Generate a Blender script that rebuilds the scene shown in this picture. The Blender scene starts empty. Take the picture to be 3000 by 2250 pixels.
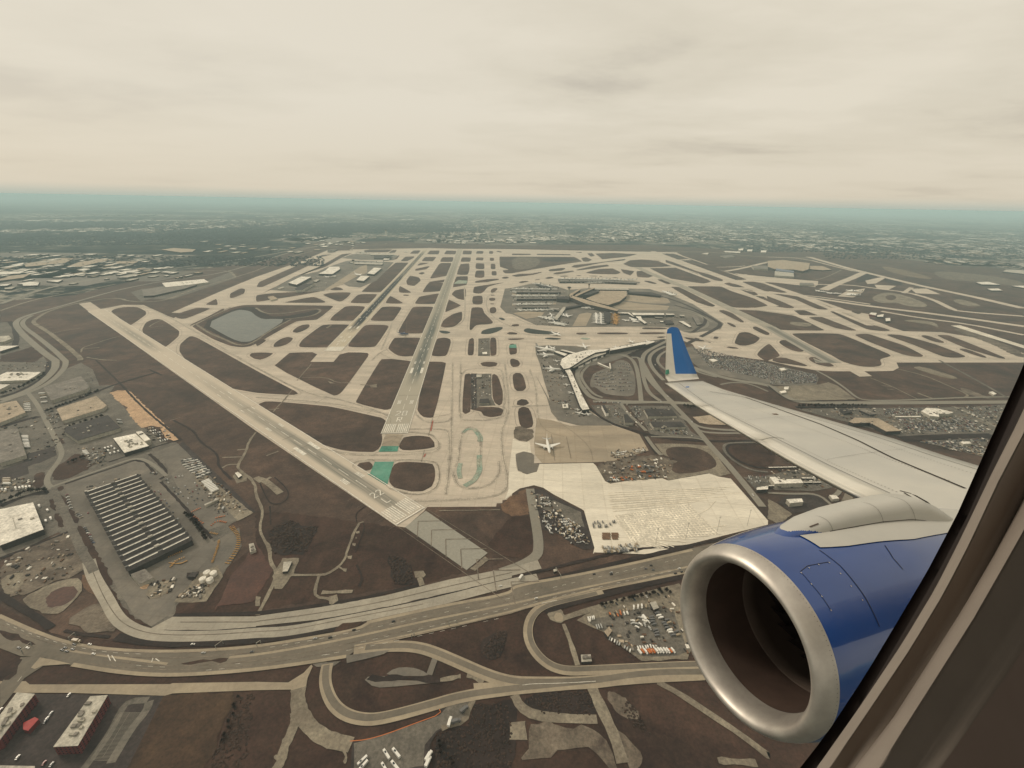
import bpy, bmesh, math, random
from mathutils import Vector, Matrix
random.seed(7)
C = bpy.context.scene.collection
SC = bpy.context.scene

# ---------------------------------------------------------------- camera
H = 505.0
FPX = 1329.0                      # focal length in pixels of the 3000x2250 photo
HOR = 593.0
PITCH = math.atan((1125 - HOR) / FPX)
ROLL = 0.0180
cp, sp, cr, sr = math.cos(PITCH), math.sin(PITCH), math.cos(ROLL), math.sin(ROLL)
FW = Vector((0, cp, -sp)); UP0 = Vector((0, sp, cp)); RT0 = Vector((1, 0, 0))
RT = RT0 * cr + UP0 * sr
UP = UP0 * cr - RT0 * sr
CAMPOS = Vector((0, 0, H))
cd = bpy.data.cameras.new('camera'); cam = bpy.data.objects.new('camera', cd); C.objects.link(cam)
CAMM = Matrix(((RT.x, UP.x, -FW.x, 0), (RT.y, UP.y, -FW.y, 0), (RT.z, UP.z, -FW.z, H), (0, 0, 0, 1)))
cam.matrix_world = CAMM
cd.sensor_width = 36; cd.lens = FPX / 3000 * 36
cd.clip_start = 0.01; cd.clip_end = 400000
SC.camera = cam

# ---------------------------------------------------------------- sky, sun, exposure
SUN_EL, SUN_AZ = math.radians(38), math.radians(-62)      # azimuth from +Y, negative = to the left
w = bpy.data.worlds.new('World'); SC.world = w; w.use_nodes = True
nt = w.node_tree; nt.nodes.clear()
def N(nt, t, **k):
    n = nt.nodes.new(t)
    for a, b in k.items(): setattr(n, a, b)
    return n
def math_node(nt, op, a, b=None, c=None, clamp=False):
    n = N(nt, 'ShaderNodeMath', operation=op); n.use_clamp = clamp
    for i, v in enumerate((a, b, c)):
        if v is None: continue
        if isinstance(v, (int, float)): n.inputs[i].default_value = v
        else: nt.links.new(v, n.inputs[i])
    return n.outputs[0]
out = N(nt, 'ShaderNodeOutputWorld'); bg = N(nt, 'ShaderNodeBackground')
sky = N(nt, 'ShaderNodeTexSky', sky_type='NISHITA'); sky.sun_disc = False
sky.sun_elevation = SUN_EL; sky.sun_rotation = SUN_AZ; sky.dust_density = 4
tc = N(nt, 'ShaderNodeTexCoord'); sep = N(nt, 'ShaderNodeSeparateXYZ')
nt.links.new(tc.outputs['Generated'], sep.inputs[0])
zc = math_node(nt, 'MAXIMUM', sep.outputs[2], 0.0)
den = math_node(nt, 'ADD', zc, 0.085)
px = math_node(nt, 'DIVIDE', sep.outputs[0], den); py = math_node(nt, 'DIVIDE', sep.outputs[1], den)
com = N(nt, 'ShaderNodeCombineXYZ'); nt.links.new(px, com.inputs[0]); nt.links.new(py, com.inputs[1])
n1 = N(nt, 'ShaderNodeTexNoise'); n1.inputs['Scale'].default_value = 0.42; n1.inputs['Detail'].default_value = 12
n1.inputs['Roughness'].default_value = 0.57; n1.inputs['Distortion'].default_value = 0.12
mp = N(nt, 'ShaderNodeMapping'); mp.inputs['Scale'].default_value = (1.0, 1.35, 1); mp.inputs['Location'].default_value = (9.3, 4.2, 0)
nt.links.new(com.outputs[0], mp.inputs[0]); nt.links.new(mp.outputs[0], n1.inputs[0])
cr1 = N(nt, 'ShaderNodeValToRGB'); e = cr1.color_ramp.elements
e[0].position = 0.33; e[0].color = (0.50, 0.455, 0.375, 1)
e[1].position = 0.57; e[1].color = (0.735, 0.675, 0.555, 1)
m_ = cr1.color_ramp.elements.new(0.44); m_.color = (0.66, 0.605, 0.49, 1)
nt.links.new(n1.outputs[0], cr1.inputs[0])
# pinkish veil towards the horizon
hz = N(nt, 'ShaderNodeMapRange'); hz.inputs[1].default_value = 0.0; hz.inputs[2].default_value = 0.16; hz.inputs[3].default_value = 0.8; hz.inputs[4].default_value = 0.0
nt.links.new(sep.outputs[2], hz.inputs[0])
mx = N(nt, 'ShaderNodeMixRGB'); mx.inputs[2].default_value = (0.655, 0.585, 0.46, 1)
# the deck is thick and even towards the left (west-south-west) and more broken to the right
lr = N(nt, 'ShaderNodeMapRange'); lr.interpolation_type = 'SMOOTHSTEP'; lr.inputs[1].default_value = -0.5; lr.inputs[2].default_value = 0.45; lr.inputs[3].default_value = 0.50; lr.inputs[4].default_value = 1.0
nt.links.new(sep.outputs[0], lr.inputs[0])
ev = N(nt, 'ShaderNodeMixRGB'); ev.inputs[1].default_value = (0.71, 0.66, 0.555, 1)
nt.links.new(lr.outputs[0], ev.inputs[0]); nt.links.new(cr1.outputs[0], ev.inputs[2])
nt.links.new(hz.outputs[0], mx.inputs[0]); nt.links.new(ev.outputs[0], mx.inputs[1])
hz2 = N(nt, 'ShaderNodeMapRange'); hz2.interpolation_type = 'SMOOTHSTEP'; hz2.inputs[1].default_value = -0.004; hz2.inputs[2].default_value = 0.020; hz2.inputs[3].default_value = 1.0; hz2.inputs[4].default_value = 0.0
nt.links.new(sep.outputs[2], hz2.inputs[0])
mxh = N(nt, 'ShaderNodeMixRGB'); mxh.inputs[2].default_value = (0.44, 0.485, 0.42, 1)
nt.links.new(hz2.outputs[0], mxh.inputs[0]); nt.links.new(mx.outputs[0], mxh.inputs[1]); mx = mxh
skm = N(nt, 'ShaderNodeMixRGB', blend_type='MULTIPLY'); skm.inputs[0].default_value = 1; skm.inputs[2].default_value = (0.06, 0.06, 0.06, 1)
nt.links.new(sky.outputs[0], skm.inputs[1])
mx2 = N(nt, 'ShaderNodeMixRGB'); mx2.inputs[0].default_value = 0.94
nt.links.new(skm.outputs[0], mx2.inputs[1]); nt.links.new(mx.outputs[0], mx2.inputs[2])
nt.links.new(mx2.outputs[0], bg.inputs[0]); bg.inputs[1].default_value = 1.0
nt.links.new(bg.outputs[0], out.inputs[0])

sd = bpy.data.lights.new('sun', 'SUN'); sd.energy = 1.5; sd.angle = math.radians(12); sd.color = (1, 0.88, 0.72)
sun = bpy.data.objects.new('sun', sd); C.objects.link(sun)
sdir = Vector((math.sin(SUN_AZ) * math.cos(SUN_EL), math.cos(SUN_AZ) * math.cos(SUN_EL), math.sin(SUN_EL)))
sun.rotation_euler = (-sdir).to_track_quat('-Z', 'Y').to_euler(); sun.location = (0, 0, 900)
vs = SC.view_settings; vs.view_transform = 'Standard'; vs.look = 'None'; vs.gamma = 1; vs.exposure = 0.12
vs.use_curve_mapping = False
SC.render.engine = 'CYCLES'
SC.cycles.use_denoising = True
SC.cycles.volume_bounces = 2; SC.cycles.max_bounces = 8; SC.cycles.diffuse_bounces = 3
SC.cycles.use_adaptive_sampling = True

# ---------------------------------------------------------------- survey helpers
TILES = {'F': (0, 0, 1.35624, 1.35624)}
for i in range(4):
    TILES['A%d' % i] = (750 * i, 500, .33906, .33906)
    TILES['B%d' % i] = (750 * i, 1062, .33906, .33906)
    TILES['C%d' % i] = (750 * i, 1624, .37726, .37726)
TILES['T'] = (1500, 740, .27125, .27125)
TILES['L'] = (0, 1380, .34358, .34358)
TILES['R'] = (1950, 700, .27125, .27125)
TILES['W'] = (2100, 1150, .40687, .40687)
TILES['Z'] = (1900, 900, .81361, .81361)
def px_list(s):
    t = None; r = []
    for k in s.split():
        if ',' in k:
            a, b = k.split(','); x0, y0, sx, sy = TILES[t]
            r.append((x0 + float(a) * sx, y0 + float(b) * sy))
        else: t = k
    return r
def G(u, v, z=0.0):
    d = RT * ((u - 1500) / FPX) + UP * (-(v - 1125) / FPX) + FW
    if d.z > -0.0045: d.z = -0.0045
    t = (z - H) / d.z
    return Vector((d.x * t, d.y * t, z))
def pts(s, z=0.0): return [G(u, v, z) for u, v in px_list(s)]

rj = random.Random(21)
ROUGH = {'spoil': 2.6, 'gravel': 1.0, 'soil': 2.0, 'redsoil': 3, 'bank': 2.4, 'field': 2.2, 'olive': 3, 'mud': 1.5, 'asphalt': .5}
def jag(P, amp, closed=True, step=7.0):
    # natural edges: split long sides and push the points about
    R = []; m = len(P); tot = sum((P[i] - P[(i + 1) % m]).length for i in range(m if closed else m - 1)); step = max(step, tot / 260)
    for i in range(m if closed else m - 1):
        a, b = P[i], P[(i + 1) % m]; L = (b - a).length; k = max(1, int(L / step)); t = (b - a) / max(L, .01); n = Vector((-t.y, t.x, 0))
        am = min(amp * max(1, a.length / 1500), L * .3)
        for q in range(k):
            R.append(a.lerp(b, q / k) + (n * rj.uniform(-am, am) if q or closed else Vector()))
    if not closed: R.append(P[-1])
    return R
def rounded(P, d=15.0):
    R = []; m = len(P)
    for i in range(m):
        a, b, c = P[i - 1], P[i], P[(i + 1) % m]
        for q in (a, c):
            L = (q - b).length; R.append(b.lerp(q, min(.42, d / max(L, .01))))
    return chaikin(R, 1)
def chaikin(P, n=2, closed=True, q=0.25):
    for _ in range(n):
        R = []
        m = len(P)
        rng = range(m) if closed else range(m - 1)
        if not closed: R.append(P[0].copy())
        for i in rng:
            a, b = P[i], P[(i + 1) % m]
            R += [a.lerp(b, q), a.lerp(b, 1 - q)]
        if not closed: R.append(P[-1].copy())
        P = R
    return P

# ---------------------------------------------------------------- materials
MATS = {}
SMOOTH = ('highway_surface', 'road_surface', 'concrete_shoulder', 'blast_pad_grey', 'green_blast_pad')
def mat(name, col, col2=None, scale=0.02, detail=6, rough=0.9, metal=0.0, col3=None, scale2=None, pos=(0.35, 0.65), bump=0, spec=0.3, aniso=None, coat=0, dist=0.0, slab=0):
    if name in MATS: return MATS[name]
    m = bpy.data.materials.new(name); m.use_nodes = True; t = m.node_tree
    b = t.nodes['Principled BSDF']; b.inputs['Roughness'].default_value = rough; b.inputs['Metallic'].default_value = metal
    b.inputs['Specular IOR Level'].default_value = spec; b.inputs['Coat Weight'].default_value = coat; b.inputs['Coat Roughness'].default_value = .06
    col2 = col2 or tuple(c * 0.82 for c in col)
    g = N(t, 'ShaderNodeNewGeometry'); mpn = N(t, 'ShaderNodeMapping')
    if aniso: mpn.inputs['Rotation'].default_value = (0, 0, aniso[0]); mpn.inputs['Scale'].default_value = (aniso[1], aniso[2], 1)
    t.links.new(g.outputs['Position'], mpn.inputs[0])
    n = N(t, 'ShaderNodeTexNoise'); n.inputs['Scale'].default_value = scale; n.inputs['Detail'].default_value = detail; n.inputs['Roughness'].default_value = 0.62
    n.inputs['Distortion'].default_value = dist
    t.links.new(mpn.outputs[0], n.inputs[0])
    r = N(t, 'ShaderNodeMapRange'); r.inputs[1].default_value = pos[0]; r.inputs[2].default_value = pos[1]
    t.links.new(n.outputs[0], r.inputs[0])
    x = N(t, 'ShaderNodeMixRGB'); x.inputs[1].default_value = (*col, 1); x.inputs[2].default_value = (*col2, 1)
    t.links.new(r.outputs[0], x.inputs[0]); o = x.outputs[0]
    if col3:
        n2 = N(t, 'ShaderNodeTexNoise'); n2.inputs['Scale'].default_value = scale2 or scale * 5; n2.inputs['Detail'].default_value = 8; n2.inputs['Roughness'].default_value = .7
        t.links.new(g.outputs['Position'], n2.inputs[0])
        r2 = N(t, 'ShaderNodeMapRange'); r2.inputs[1].default_value = 0.42; r2.inputs[2].default_value = 0.72; r2.inputs[4].default_value = 0.8
        t.links.new(n2.outputs[0], r2.inputs[0])
        y = N(t, 'ShaderNodeMixRGB'); y.inputs[2].default_value = (*col3, 1)
        t.links.new(r2.outputs[0], y.inputs[0]); t.links.new(o, y.inputs[1]); o = y.outputs[0]
    if slab:                 # cast slabs: faint joints and slab-to-slab tone
        m2 = N(t, 'ShaderNodeMapping'); m2.inputs['Rotation'].default_value = (0, 0, .085); t.links.new(g.outputs['Position'], m2.inputs[0])
        bk = N(t, 'ShaderNodeTexBrick'); bk.offset = 0; bk.inputs['Scale'].default_value = 1 / slab; bk.inputs['Brick Width'].default_value = 1; bk.inputs['Row Height'].default_value = 1
        bk.inputs['Mortar Size'].default_value = .035; bk.inputs['Color1'].default_value = (1, 1, 1, 1); bk.inputs['Color2'].default_value = (.91, .91, .91, 1); bk.inputs['Mortar'].default_value = (.88, .87, .86, 1)
        t.links.new(m2.outputs[0], bk.inputs[0])
        y = N(t, 'ShaderNodeMixRGB', blend_type='MULTIPLY'); y.inputs[0].default_value = 1; t.links.new(o, y.inputs[1]); t.links.new(bk.outputs[0], y.inputs[2]); o = y.outputs[0]
    if scale <= .1:          # weathering at the scale of a few metres, and broad tonal drift
        for sc_, lo, hi, dt in ((.30, .64, 1.32, 5), (.05, .74, 1.24, 4)) if not (slab or name in SMOOTH) else ((.25, .88, 1.1, 5), (.02, .88, 1.1, 4)):
            n3 = N(t, 'ShaderNodeTexNoise'); n3.inputs['Scale'].default_value = sc_; n3.inputs['Detail'].default_value = dt; n3.inputs['Roughness'].default_value = .7
            t.links.new(mpn.outputs[0] if aniso else g.outputs['Position'], n3.inputs[0])
            r4 = N(t, 'ShaderNodeMapRange'); r4.inputs[1].default_value = .3; r4.inputs[2].default_value = .7; r4.inputs[3].default_value = lo; r4.inputs[4].default_value = hi
            t.links.new(n3.outputs[0], r4.inputs[0])
            y = N(t, 'ShaderNodeVectorMath', operation='SCALE'); t.links.new(o, y.inputs[0]); t.links.new(r4.outputs[0], y.inputs['Scale']); o = y.outputs[0]
    t.links.new(o, b.inputs['Base Color'])
    MATS[name] = m; return m

M = {}
M['grass'] = mat('dormant_grass', (.122, .074, .052), (.046, .029, .022), .007, 10, dist=.9, col3=(.038, .026, .020), scale2=.019)
M['field'] = mat('foreground_grass', (.072, .038, .026), (.024, .012, .009), .011, 10, dist=1.2, col3=(.058, .034, .022), scale2=.03)
M['olive'] = mat('mown_field', (.088, .052, .029), (.036, .020, .013), .016, 10, dist=.8, col3=(.05, .028, .018), scale2=.03)
M['concrete'] = mat('old_concrete', (.64, .545, .435), (.47, .405, .33), .009, 8, slab=30, col3=(.50, .44, .345), scale2=.05, aniso=(-1.65, .35, 1.8))
M['concrete_grey'] = mat('grey_concrete', (.43, .385, .305), (.32, .29, .235), .012, 8, slab=14, col3=(.36, .32, .26), scale2=.06)
M['pale'] = mat('new_concrete', (.80, .73, .60), (.64, .58, .475), .007, 6, slab=38, col3=(.72, .65, .53), scale2=.04, aniso=(.25, .35, 1.6))
M['pale2'] = mat('new_concrete_lines', (.88, .80, .655), (.80, .72, .58), .02)
M['apron'] = mat('stained_apron', (.235, .205, .165), (.13, .115, .096), .012, 8, slab=26, col3=(.15, .135, .115), scale2=.03)
M['apron_tan'] = mat('tan_apron', (.44, .355, .255), (.31, .255, .19), .012, 8, slab=34, col3=(.36, .30, .22), scale2=.03, aniso=(.12, .4, 1.8))
M['asphalt'] = mat('asphalt', (.165, .145, .118), (.085, .076, .064), .02, 9, col3=(.19, .168, .135), scale2=.08)
M['dark_asphalt'] = mat('dark_asphalt', (.062, .048, .043), (.038, .029, .026), .03, 8)
M['road'] = mat('road_surface', (.27, .245, .195), (.205, .19, .158), .01, 8, col3=(.24, .21, .165), scale2=.05)
M['road_fg'] = mat('highway_surface', (.20, .170, .130), (.125, .108, .085), .012, 8, col3=(.19, .158, .118), scale2=.06)
M['shoulder'] = mat('concrete_shoulder', (.37, .305, .215), (.29, .24, .175), .03)
M['gravel'] = mat('gravel', (.33, .285, .21), (.17, .14, .105), .02, 9, col3=(.10, .08, .06), scale2=.05, dist=1.2)
M['spoil'] = mat('churned_ground', (.17, .135, .10), (.06, .043, .034), .012, 10, col3=(.24, .20, .15), scale2=.03, dist=2.5)
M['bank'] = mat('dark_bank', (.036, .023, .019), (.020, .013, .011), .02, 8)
M['soil'] = mat('tan_soil', (.55, .37, .22), (.44, .29, .18), .03, 8)
M['soil2'] = mat('pale_grass', (.20, .15, .10), (.13, .095, .066), .01, 9, dist=.8)
M['redsoil'] = mat('brown_mound', (.20, .12, .07), (.10, .055, .035), .02, 8)
M['teal'] = mat('green_blast_pad', (.075, .26, .185), (.12, .30, .22), .02, 8, col3=(.17, .31, .235), scale2=.05)
M['teal_dark'] = mat('dark_green_paint', (.055, .20, .145), (.09, .25, .18), .03, 8)
M['teal_worn'] = mat('worn_green_paint', (.24, .33, .26), (.36, .35, .27), .03, 8)
M['blast'] = mat('blast_pad_grey', (.335, .315, .26), (.27, .255, .215), .02, 8)
M['wear'] = mat('worn_wheel_track', (.50, .435, .345), (.42, .365, .295), .02, 8)
M['white'] = mat('white_paint', (.80, .76, .66), (.66, .61, .52), .05)
M['mark'] = mat('dark_marking', (.15, .12, .09), (.22, .18, .14), .05)
M['red'] = mat('red_marking', (.42, .10, .06), (.35, .10, .07), .1)
M['water'] = mat('pond_water', (.105, .105, .088), (.135, .13, .108), .01, rough=.3, spec=.3)
M['dwater'] = mat('dark_water', (.022, .027, .022), (.03, .034, .026), .02, rough=.5, spec=.12)
M['mud'] = mat('mud_basin', (.085, .035, .022), (.06, .026, .018), .02, rough=.7)
M['roof_white'] = mat('white_roof', (.82, .77, .67), (.70, .65, .56), .02)
M['roof_pale'] = mat('pale_roof', (.50, .46, .38), (.40, .37, .31), .03)
M['roof_grey'] = mat('grey_roof', (.215, .19, .16), (.155, .137, .118), .03, col3=(.25, .225, .19), scale2=.08)
M['roof_dark'] = mat('dark_roof', (.065, .055, .050), (.045, .038, .035), .03)
M['roof_tan'] = mat('tan_roof', (.43, .345, .25), (.36, .29, .21), .03)
M['wall_pale'] = mat('pale_wall', (.42, .385, .31), (.35, .32, .26), .1)
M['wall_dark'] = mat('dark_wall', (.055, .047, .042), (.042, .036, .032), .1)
M['wall_brick'] = mat('red_brick_wall', (.15, .034, .032), (.10, .026, .024), .15)
M['glass'] = mat('dark_glass', (.03, .035, .04), None, .1, rough=.2, spec=.5)
M['steel'] = mat('steel', (.30, .30, .27), None, .1, rough=.5, metal=.4)
M['yellow'] = mat('yellow_paint', (.50, .27, .06), (.36, .19, .045), .3, rough=.5)
M['orange'] = mat('orange_paint', (.55, .17, .05), None, .3, rough=.6)
M['redpaint'] = mat('red_paint', (.36, .035, .03), None, .3, rough=.6)
M['bark'] = mat('bark', (.05, .036, .03), None, .5)
M['twig'] = mat('bare_twigs', (.065, .040, .028), (.036, .022, .016), .1)
M['wood'] = mat('far_woodland', (.030, .040, .044), (.018, .025, .030), .003, 8, col3=(.014, .020, .026), scale2=.02)  # blue-grey: distance haze tinted into the colour of the bare woods
for nm, c in (('w', (.78, .75, .68)), ('s', (.42, .41, .38)), ('k', (.025, .022, .022)), ('g', (.14, .135, .13)), ('r', (.22, .03, .025)), ('b', (.04, .06, .12)), ('t', (.34, .27, .18))):
    M['car_' + nm] = mat('car_paint_' + nm, c, c, .5, rough=.35, spec=.5)

# far ground: patchwork of woodland, streets and pale commercial areas
def far_ground():
    m = bpy.data.materials.new('suburban_ground'); m.use_nodes = True; t = m.node_tree; b = t.nodes['Principled BSDF']
    b.inputs['Roughness'].default_value = 1; b.inputs['Specular IOR Level'].default_value = 0
    g = N(t, 'ShaderNodeNewGeometry')
    def noise(s, d=6, ds=0, rough=.6):
        n = N(t, 'ShaderNodeTexNoise'); n.inputs['Scale'].default_value = s; n.inputs['Detail'].default_value = d; n.inputs['Distortion'].default_value = ds; n.inputs['Roughness'].default_value = rough
        t.links.new(g.outputs['Position'], n.inputs[0]); return n.outputs[0]
    def rng(v, a, b2, c=0, d=1):
        r = N(t, 'ShaderNodeMapRange'); r.inputs[1].default_value = a; r.inputs[2].default_value = b2; r.inputs[3].default_value = c; r.inputs[4].default_value = d
        t.links.new(v, r.inputs[0]); return r.outputs[0]
    def mix(f, a, c):
        x = N(t, 'ShaderNodeMixRGB')
        for i, v in ((0, f), (1, a), (2, c)):
            if isinstance(v, tuple): x.inputs[i].default_value = (*v, 1)
            else: t.links.new(v, x.inputs[i])
        return x.outputs[0]
    base = mix(rng(noise(.004, 8, 1), .4, .62), (.022, .030, .034), (.050, .055, .052))  # bluish base: part of the haze tint is put into the ground colour
    v = N(t, 'ShaderNodeTexVoronoi'); v.feature = 'F1'; v.distance = 'CHEBYCHEV'; v.inputs['Scale'].default_value = .011
    t.links.new(g.outputs['Position'], v.inputs[0])
    hsv = N(t, 'ShaderNodeSeparateXYZ'); t.links.new(v.outputs['Color'], hsv.inputs[0])
    town = rng(noise(.00035, 5, .6), .46, .56)
    pale = math_node(t, 'MULTIPLY', rng(hsv.outputs[0], .60, .66), town)
    pale = math_node(t, 'MULTIPLY', pale, rng(noise(.02, 4), .42, .55))
    col = mix(pale, base, (.50, .46, .38))
    med = math_node(t, 'MULTIPLY', rng(noise(.0016, 9, 1.5, .7), .52, .64), .55)
    col = mix(med, col, (.15, .135, .105))
    t.links.new(col, b.inputs['Base Color']); return m
M['far'] = far_ground()

def runway_mat(name, base, base2, zones, rubber=(.075, .078, .070), width=.30):
    """UV: u = metres along, v = -0.5..0.5 across; tyre rubber worn into the middle inside the zones"""
    m = bpy.data.materials.new(name); m.use_nodes = True; t = m.node_tree; b = t.nodes['Principled BSDF']
    b.inputs['Roughness'].default_value = .9; b.inputs['Specular IOR Level'].default_value = .2
    uv = N(t, 'ShaderNodeUVMap'); s = N(t, 'ShaderNodeSeparateXYZ'); t.links.new(uv.outputs[0], s.inputs[0])
    g = N(t, 'ShaderNodeNewGeometry')
    n = N(t, 'ShaderNodeTexNoise'); n.inputs['Scale'].default_value = .02; n.inputs['Detail'].default_value = 8; t.links.new(g.outputs['Position'], n.inputs[0])
    x = N(t, 'ShaderNodeMixRGB'); x.inputs[1].default_value = (*base, 1); x.inputs[2].default_value = (*base2, 1)
    t.links.new(n.outputs[0], x.inputs[0])
    # streaky noise along the runway
    cb = N(t, 'ShaderNodeCombineXYZ'); t.links.new(math_node(t, 'MULTIPLY', s.outputs[0], .006), cb.inputs[0]); t.links.new(math_node(t, 'MULTIPLY', s.outputs[1], 16.0), cb.inputs[1])
    n2 = N(t, 'ShaderNodeTexNoise'); n2.inputs['Scale'].default_value = 1.0; n2.inputs['Detail'].default_value = 6; t.links.new(cb.outputs[0], n2.inputs[0])
    av = math_node(t, 'ABSOLUTE', s.outputs[1])
    prof = math_node(t, 'SUBTRACT', 1.0, math_node(t, 'DIVIDE', av, width), clamp=True)
    prof = math_node(t, 'MULTIPLY', prof, 2.0, clamp=True)
    tot = None
    for a, a2, c2, c, k in zones:        # ramp up a..a2, down c2..c, strength k
        r1 = N(t, 'ShaderNodeMapRange'); r1.inputs[1].default_value = a; r1.inputs[2].default_value = a2; t.links.new(s.outputs[0], r1.inputs[0])
        r2 = N(t, 'ShaderNodeMapRange'); r2.inputs[1].default_value = c2; r2.inputs[2].default_value = c; r2.inputs[3].default_value = 1; r2.inputs[4].default_value = 0; t.links.new(s.outputs[0], r2.inputs[0])
        z = math_node(t, 'MULTIPLY', math_node(t, 'MULTIPLY', r1.outputs[0], r2.outputs[0]), k)
        tot = z if tot is None else math_node(t, 'MAXIMUM', tot, z)
    r3 = N(t, 'ShaderNodeMapRange'); r3.inputs[1].default_value = .3; r3.inputs[2].default_value = .6; r3.inputs[3].default_value = .45; t.links.new(n2.outputs[0], r3.inputs[0])
    f = math_node(t, 'MULTIPLY', math_node(t, 'MULTIPLY', prof, tot), r3.outputs[0], clamp=True)
    y = N(t, 'ShaderNodeMixRGB'); y.inputs[2].default_value = (*rubber, 1)
    t.links.new(f, y.inputs[0]); t.links.new(x.outputs[0], y.inputs[1]); t.links.new(y.outputs[0], b.inputs['Base Color'])
    return m

# ---------------------------------------------------------------- mesh helpers
def mesh_obj(name, V, Fc, m, parent=None, mids=None, smooth=False, uv=None):
    me = bpy.data.meshes.new(name); me.from_pydata([tuple(v) for v in V], [], Fc)
    for k in (m if isinstance(m, (list, tuple)) else [m]): me.materials.append(k)
    if mids: me.polygons.foreach_set('material_index', mids)
    if smooth: me.polygons.foreach_set('use_smooth', [True] * len(Fc))
    if uv:
        l = me.uv_layers.new(name='UVMap')
        for lp in me.loops: l.data[lp.index].uv = uv[lp.vertex_index]
    me.update()
    o = bpy.data.objects.new(name, me); C.objects.link(o)
    if parent: o.parent = parent
    return o
def tag(o, label=None, cat=None, group=None, kind=None):
    if label: o['label'] = label
    if cat: o['category'] = cat
    if group: o['group'] = group
    if kind: o['kind'] = kind
    return o
def empty(name, loc=(0, 0, 0), rz=0.0, label=None, cat=None, group=None):
    o = bpy.data.objects.new(name, None); C.objects.link(o); o.location = loc; o.rotation_euler = (0, 0, rz)
    o.empty_display_size = 1
    return tag(o, label, cat, group)
ZC = {}
def lev(level):
    ZC[level] = ZC.get(level, 0) + 1
    return level * .14 + (ZC[level] % 40) * .0034
def ccw(P):
    a = sum(P[i].x * P[(i + 1) % len(P)].y - P[(i + 1) % len(P)].x * P[i].y for i in range(len(P)))
    return P if a > 0 else P[::-1]
def sheet(name, spec, m, level, smooth=0, kind='structure', z=None, label=None, **kw):
    z = lev(level) if z is None else z
    P = pts(spec, z) if isinstance(spec, str) else [Vector((p.x, p.y, z)) for p in spec]
    if smooth == 2 and name == 'grass': P = rounded(P)
    elif smooth: P = chaikin(P, smooth)
    if m in ROUGH and not (name == 'grass' and level == 3): P = jag(P, ROUGH[m])
    P = ccw(P)
    o = mesh_obj(name, P, [list(range(len(P)))], M[m] if isinstance(m, str) else m)
    return tag(o, kind=kind, label=label, **kw)
def strip_pts(P, wd, z, rough=0):
    if rough and sum((b - a).length for a, b in zip(P, P[1:])) > 30: P = jag(P, rough * .4, False, max(9, (wd if not isinstance(wd, tuple) else 9) * 1.3))
    V = []; uv = []; u = 0; F_ = []
    for i, p in enumerate(P):
        a = P[max(i - 1, 0)]; b = P[min(i + 1, len(P) - 1)]
        t = Vector((b.x - a.x, b.y - a.y, 0)); t.normalize(); n = Vector((-t.y, t.x, 0))
        if i: u += (P[i] - P[i - 1]).length
        w_ = wd if not isinstance(wd, tuple) else wd[0] + (wd[1] - wd[0]) * i / (len(P) - 1)
        if rough: w_ *= rj.uniform(.72, 1.25) if w_ < 7 else rj.uniform(.9, 1.1)
        for s in (-.5, .5):
            q = p + n * w_ * s; q.z = z; V.append(q); uv.append((u, s))
        if i: k = 2 * i; F_.append((k - 2, k, k + 1, k - 1)[::-1])
    return V, F_, uv
def strip(name, spec, wd, m, level, smooth=2, kind='structure', z=None, label=None, **kw):
    z = lev(level) if z is None else z
    P = pts(spec, z) if isinstance(spec, str) else spec
    if smooth: P = chaikin(P, smooth, closed=False)
    V, F_, uv = strip_pts(P, wd, z, 1.5 if m == 'gravel' else 0)
    # make faces look up
    o = mesh_obj(name, V, [f[::-1] for f in F_], M[m] if isinstance(m, str) else m, uv=uv)
    return tag(o, kind=kind, label=label, **kw)
def joined_strips(name, items, m, level, kind='structure', parent=None, smooth=1, z=None):
    V = []; Fc = []
    z = lev(level) if z is None else z
    st = min(.004, .12 / max(1, len(items)))
    for spec, wd in items:
        z += st                      # each strip a hair above the last, so crossings never share a plane
        P = pts(spec, z) if isinstance(spec, str) else [Vector((p.x, p.y, z)) for p in spec]
        if smooth and len(P) > 2: P = chaikin(P, smooth, closed=False)
        v, f, _ = strip_pts(P, wd, z, {'gravel': 1.5, 'bank': 1.5, 'spoil': 2}.get(m, 0)); k = len(V); V += v; Fc += [tuple(i + k for i in q[::-1]) for q in f]
    o = mesh_obj(name, V, Fc, M[m]); 
    if kind: o['kind'] = kind
    if parent: o.parent = parent
    return o
def box(V, Fc, cx, cy, cz, sx, sy, sz, rz=0.0, mids=None, mi=0, taper=1.0):
    k = len(V); c, s = math.cos(rz), math.sin(rz)
    for z, tp in ((cz, 1.0), (cz + sz, taper)):
        for x, y in ((-.5, -.5), (.5, -.5), (.5, .5), (-.5, .5)):
            x, y = x * sx * tp, y * sy * tp
            V.append(Vector((cx + x * c - y * s, cy + x * s + y * c, z)))
    f = [(0, 3, 2, 1), (4, 5, 6, 7), (0, 1, 5, 4), (1, 2, 6, 5), (2, 3, 7, 6), (3, 0, 4, 7)]
    Fc += [tuple(k + i for i in q) for q in f]
    if mids is not None: mids += [mi] * 6
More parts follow.
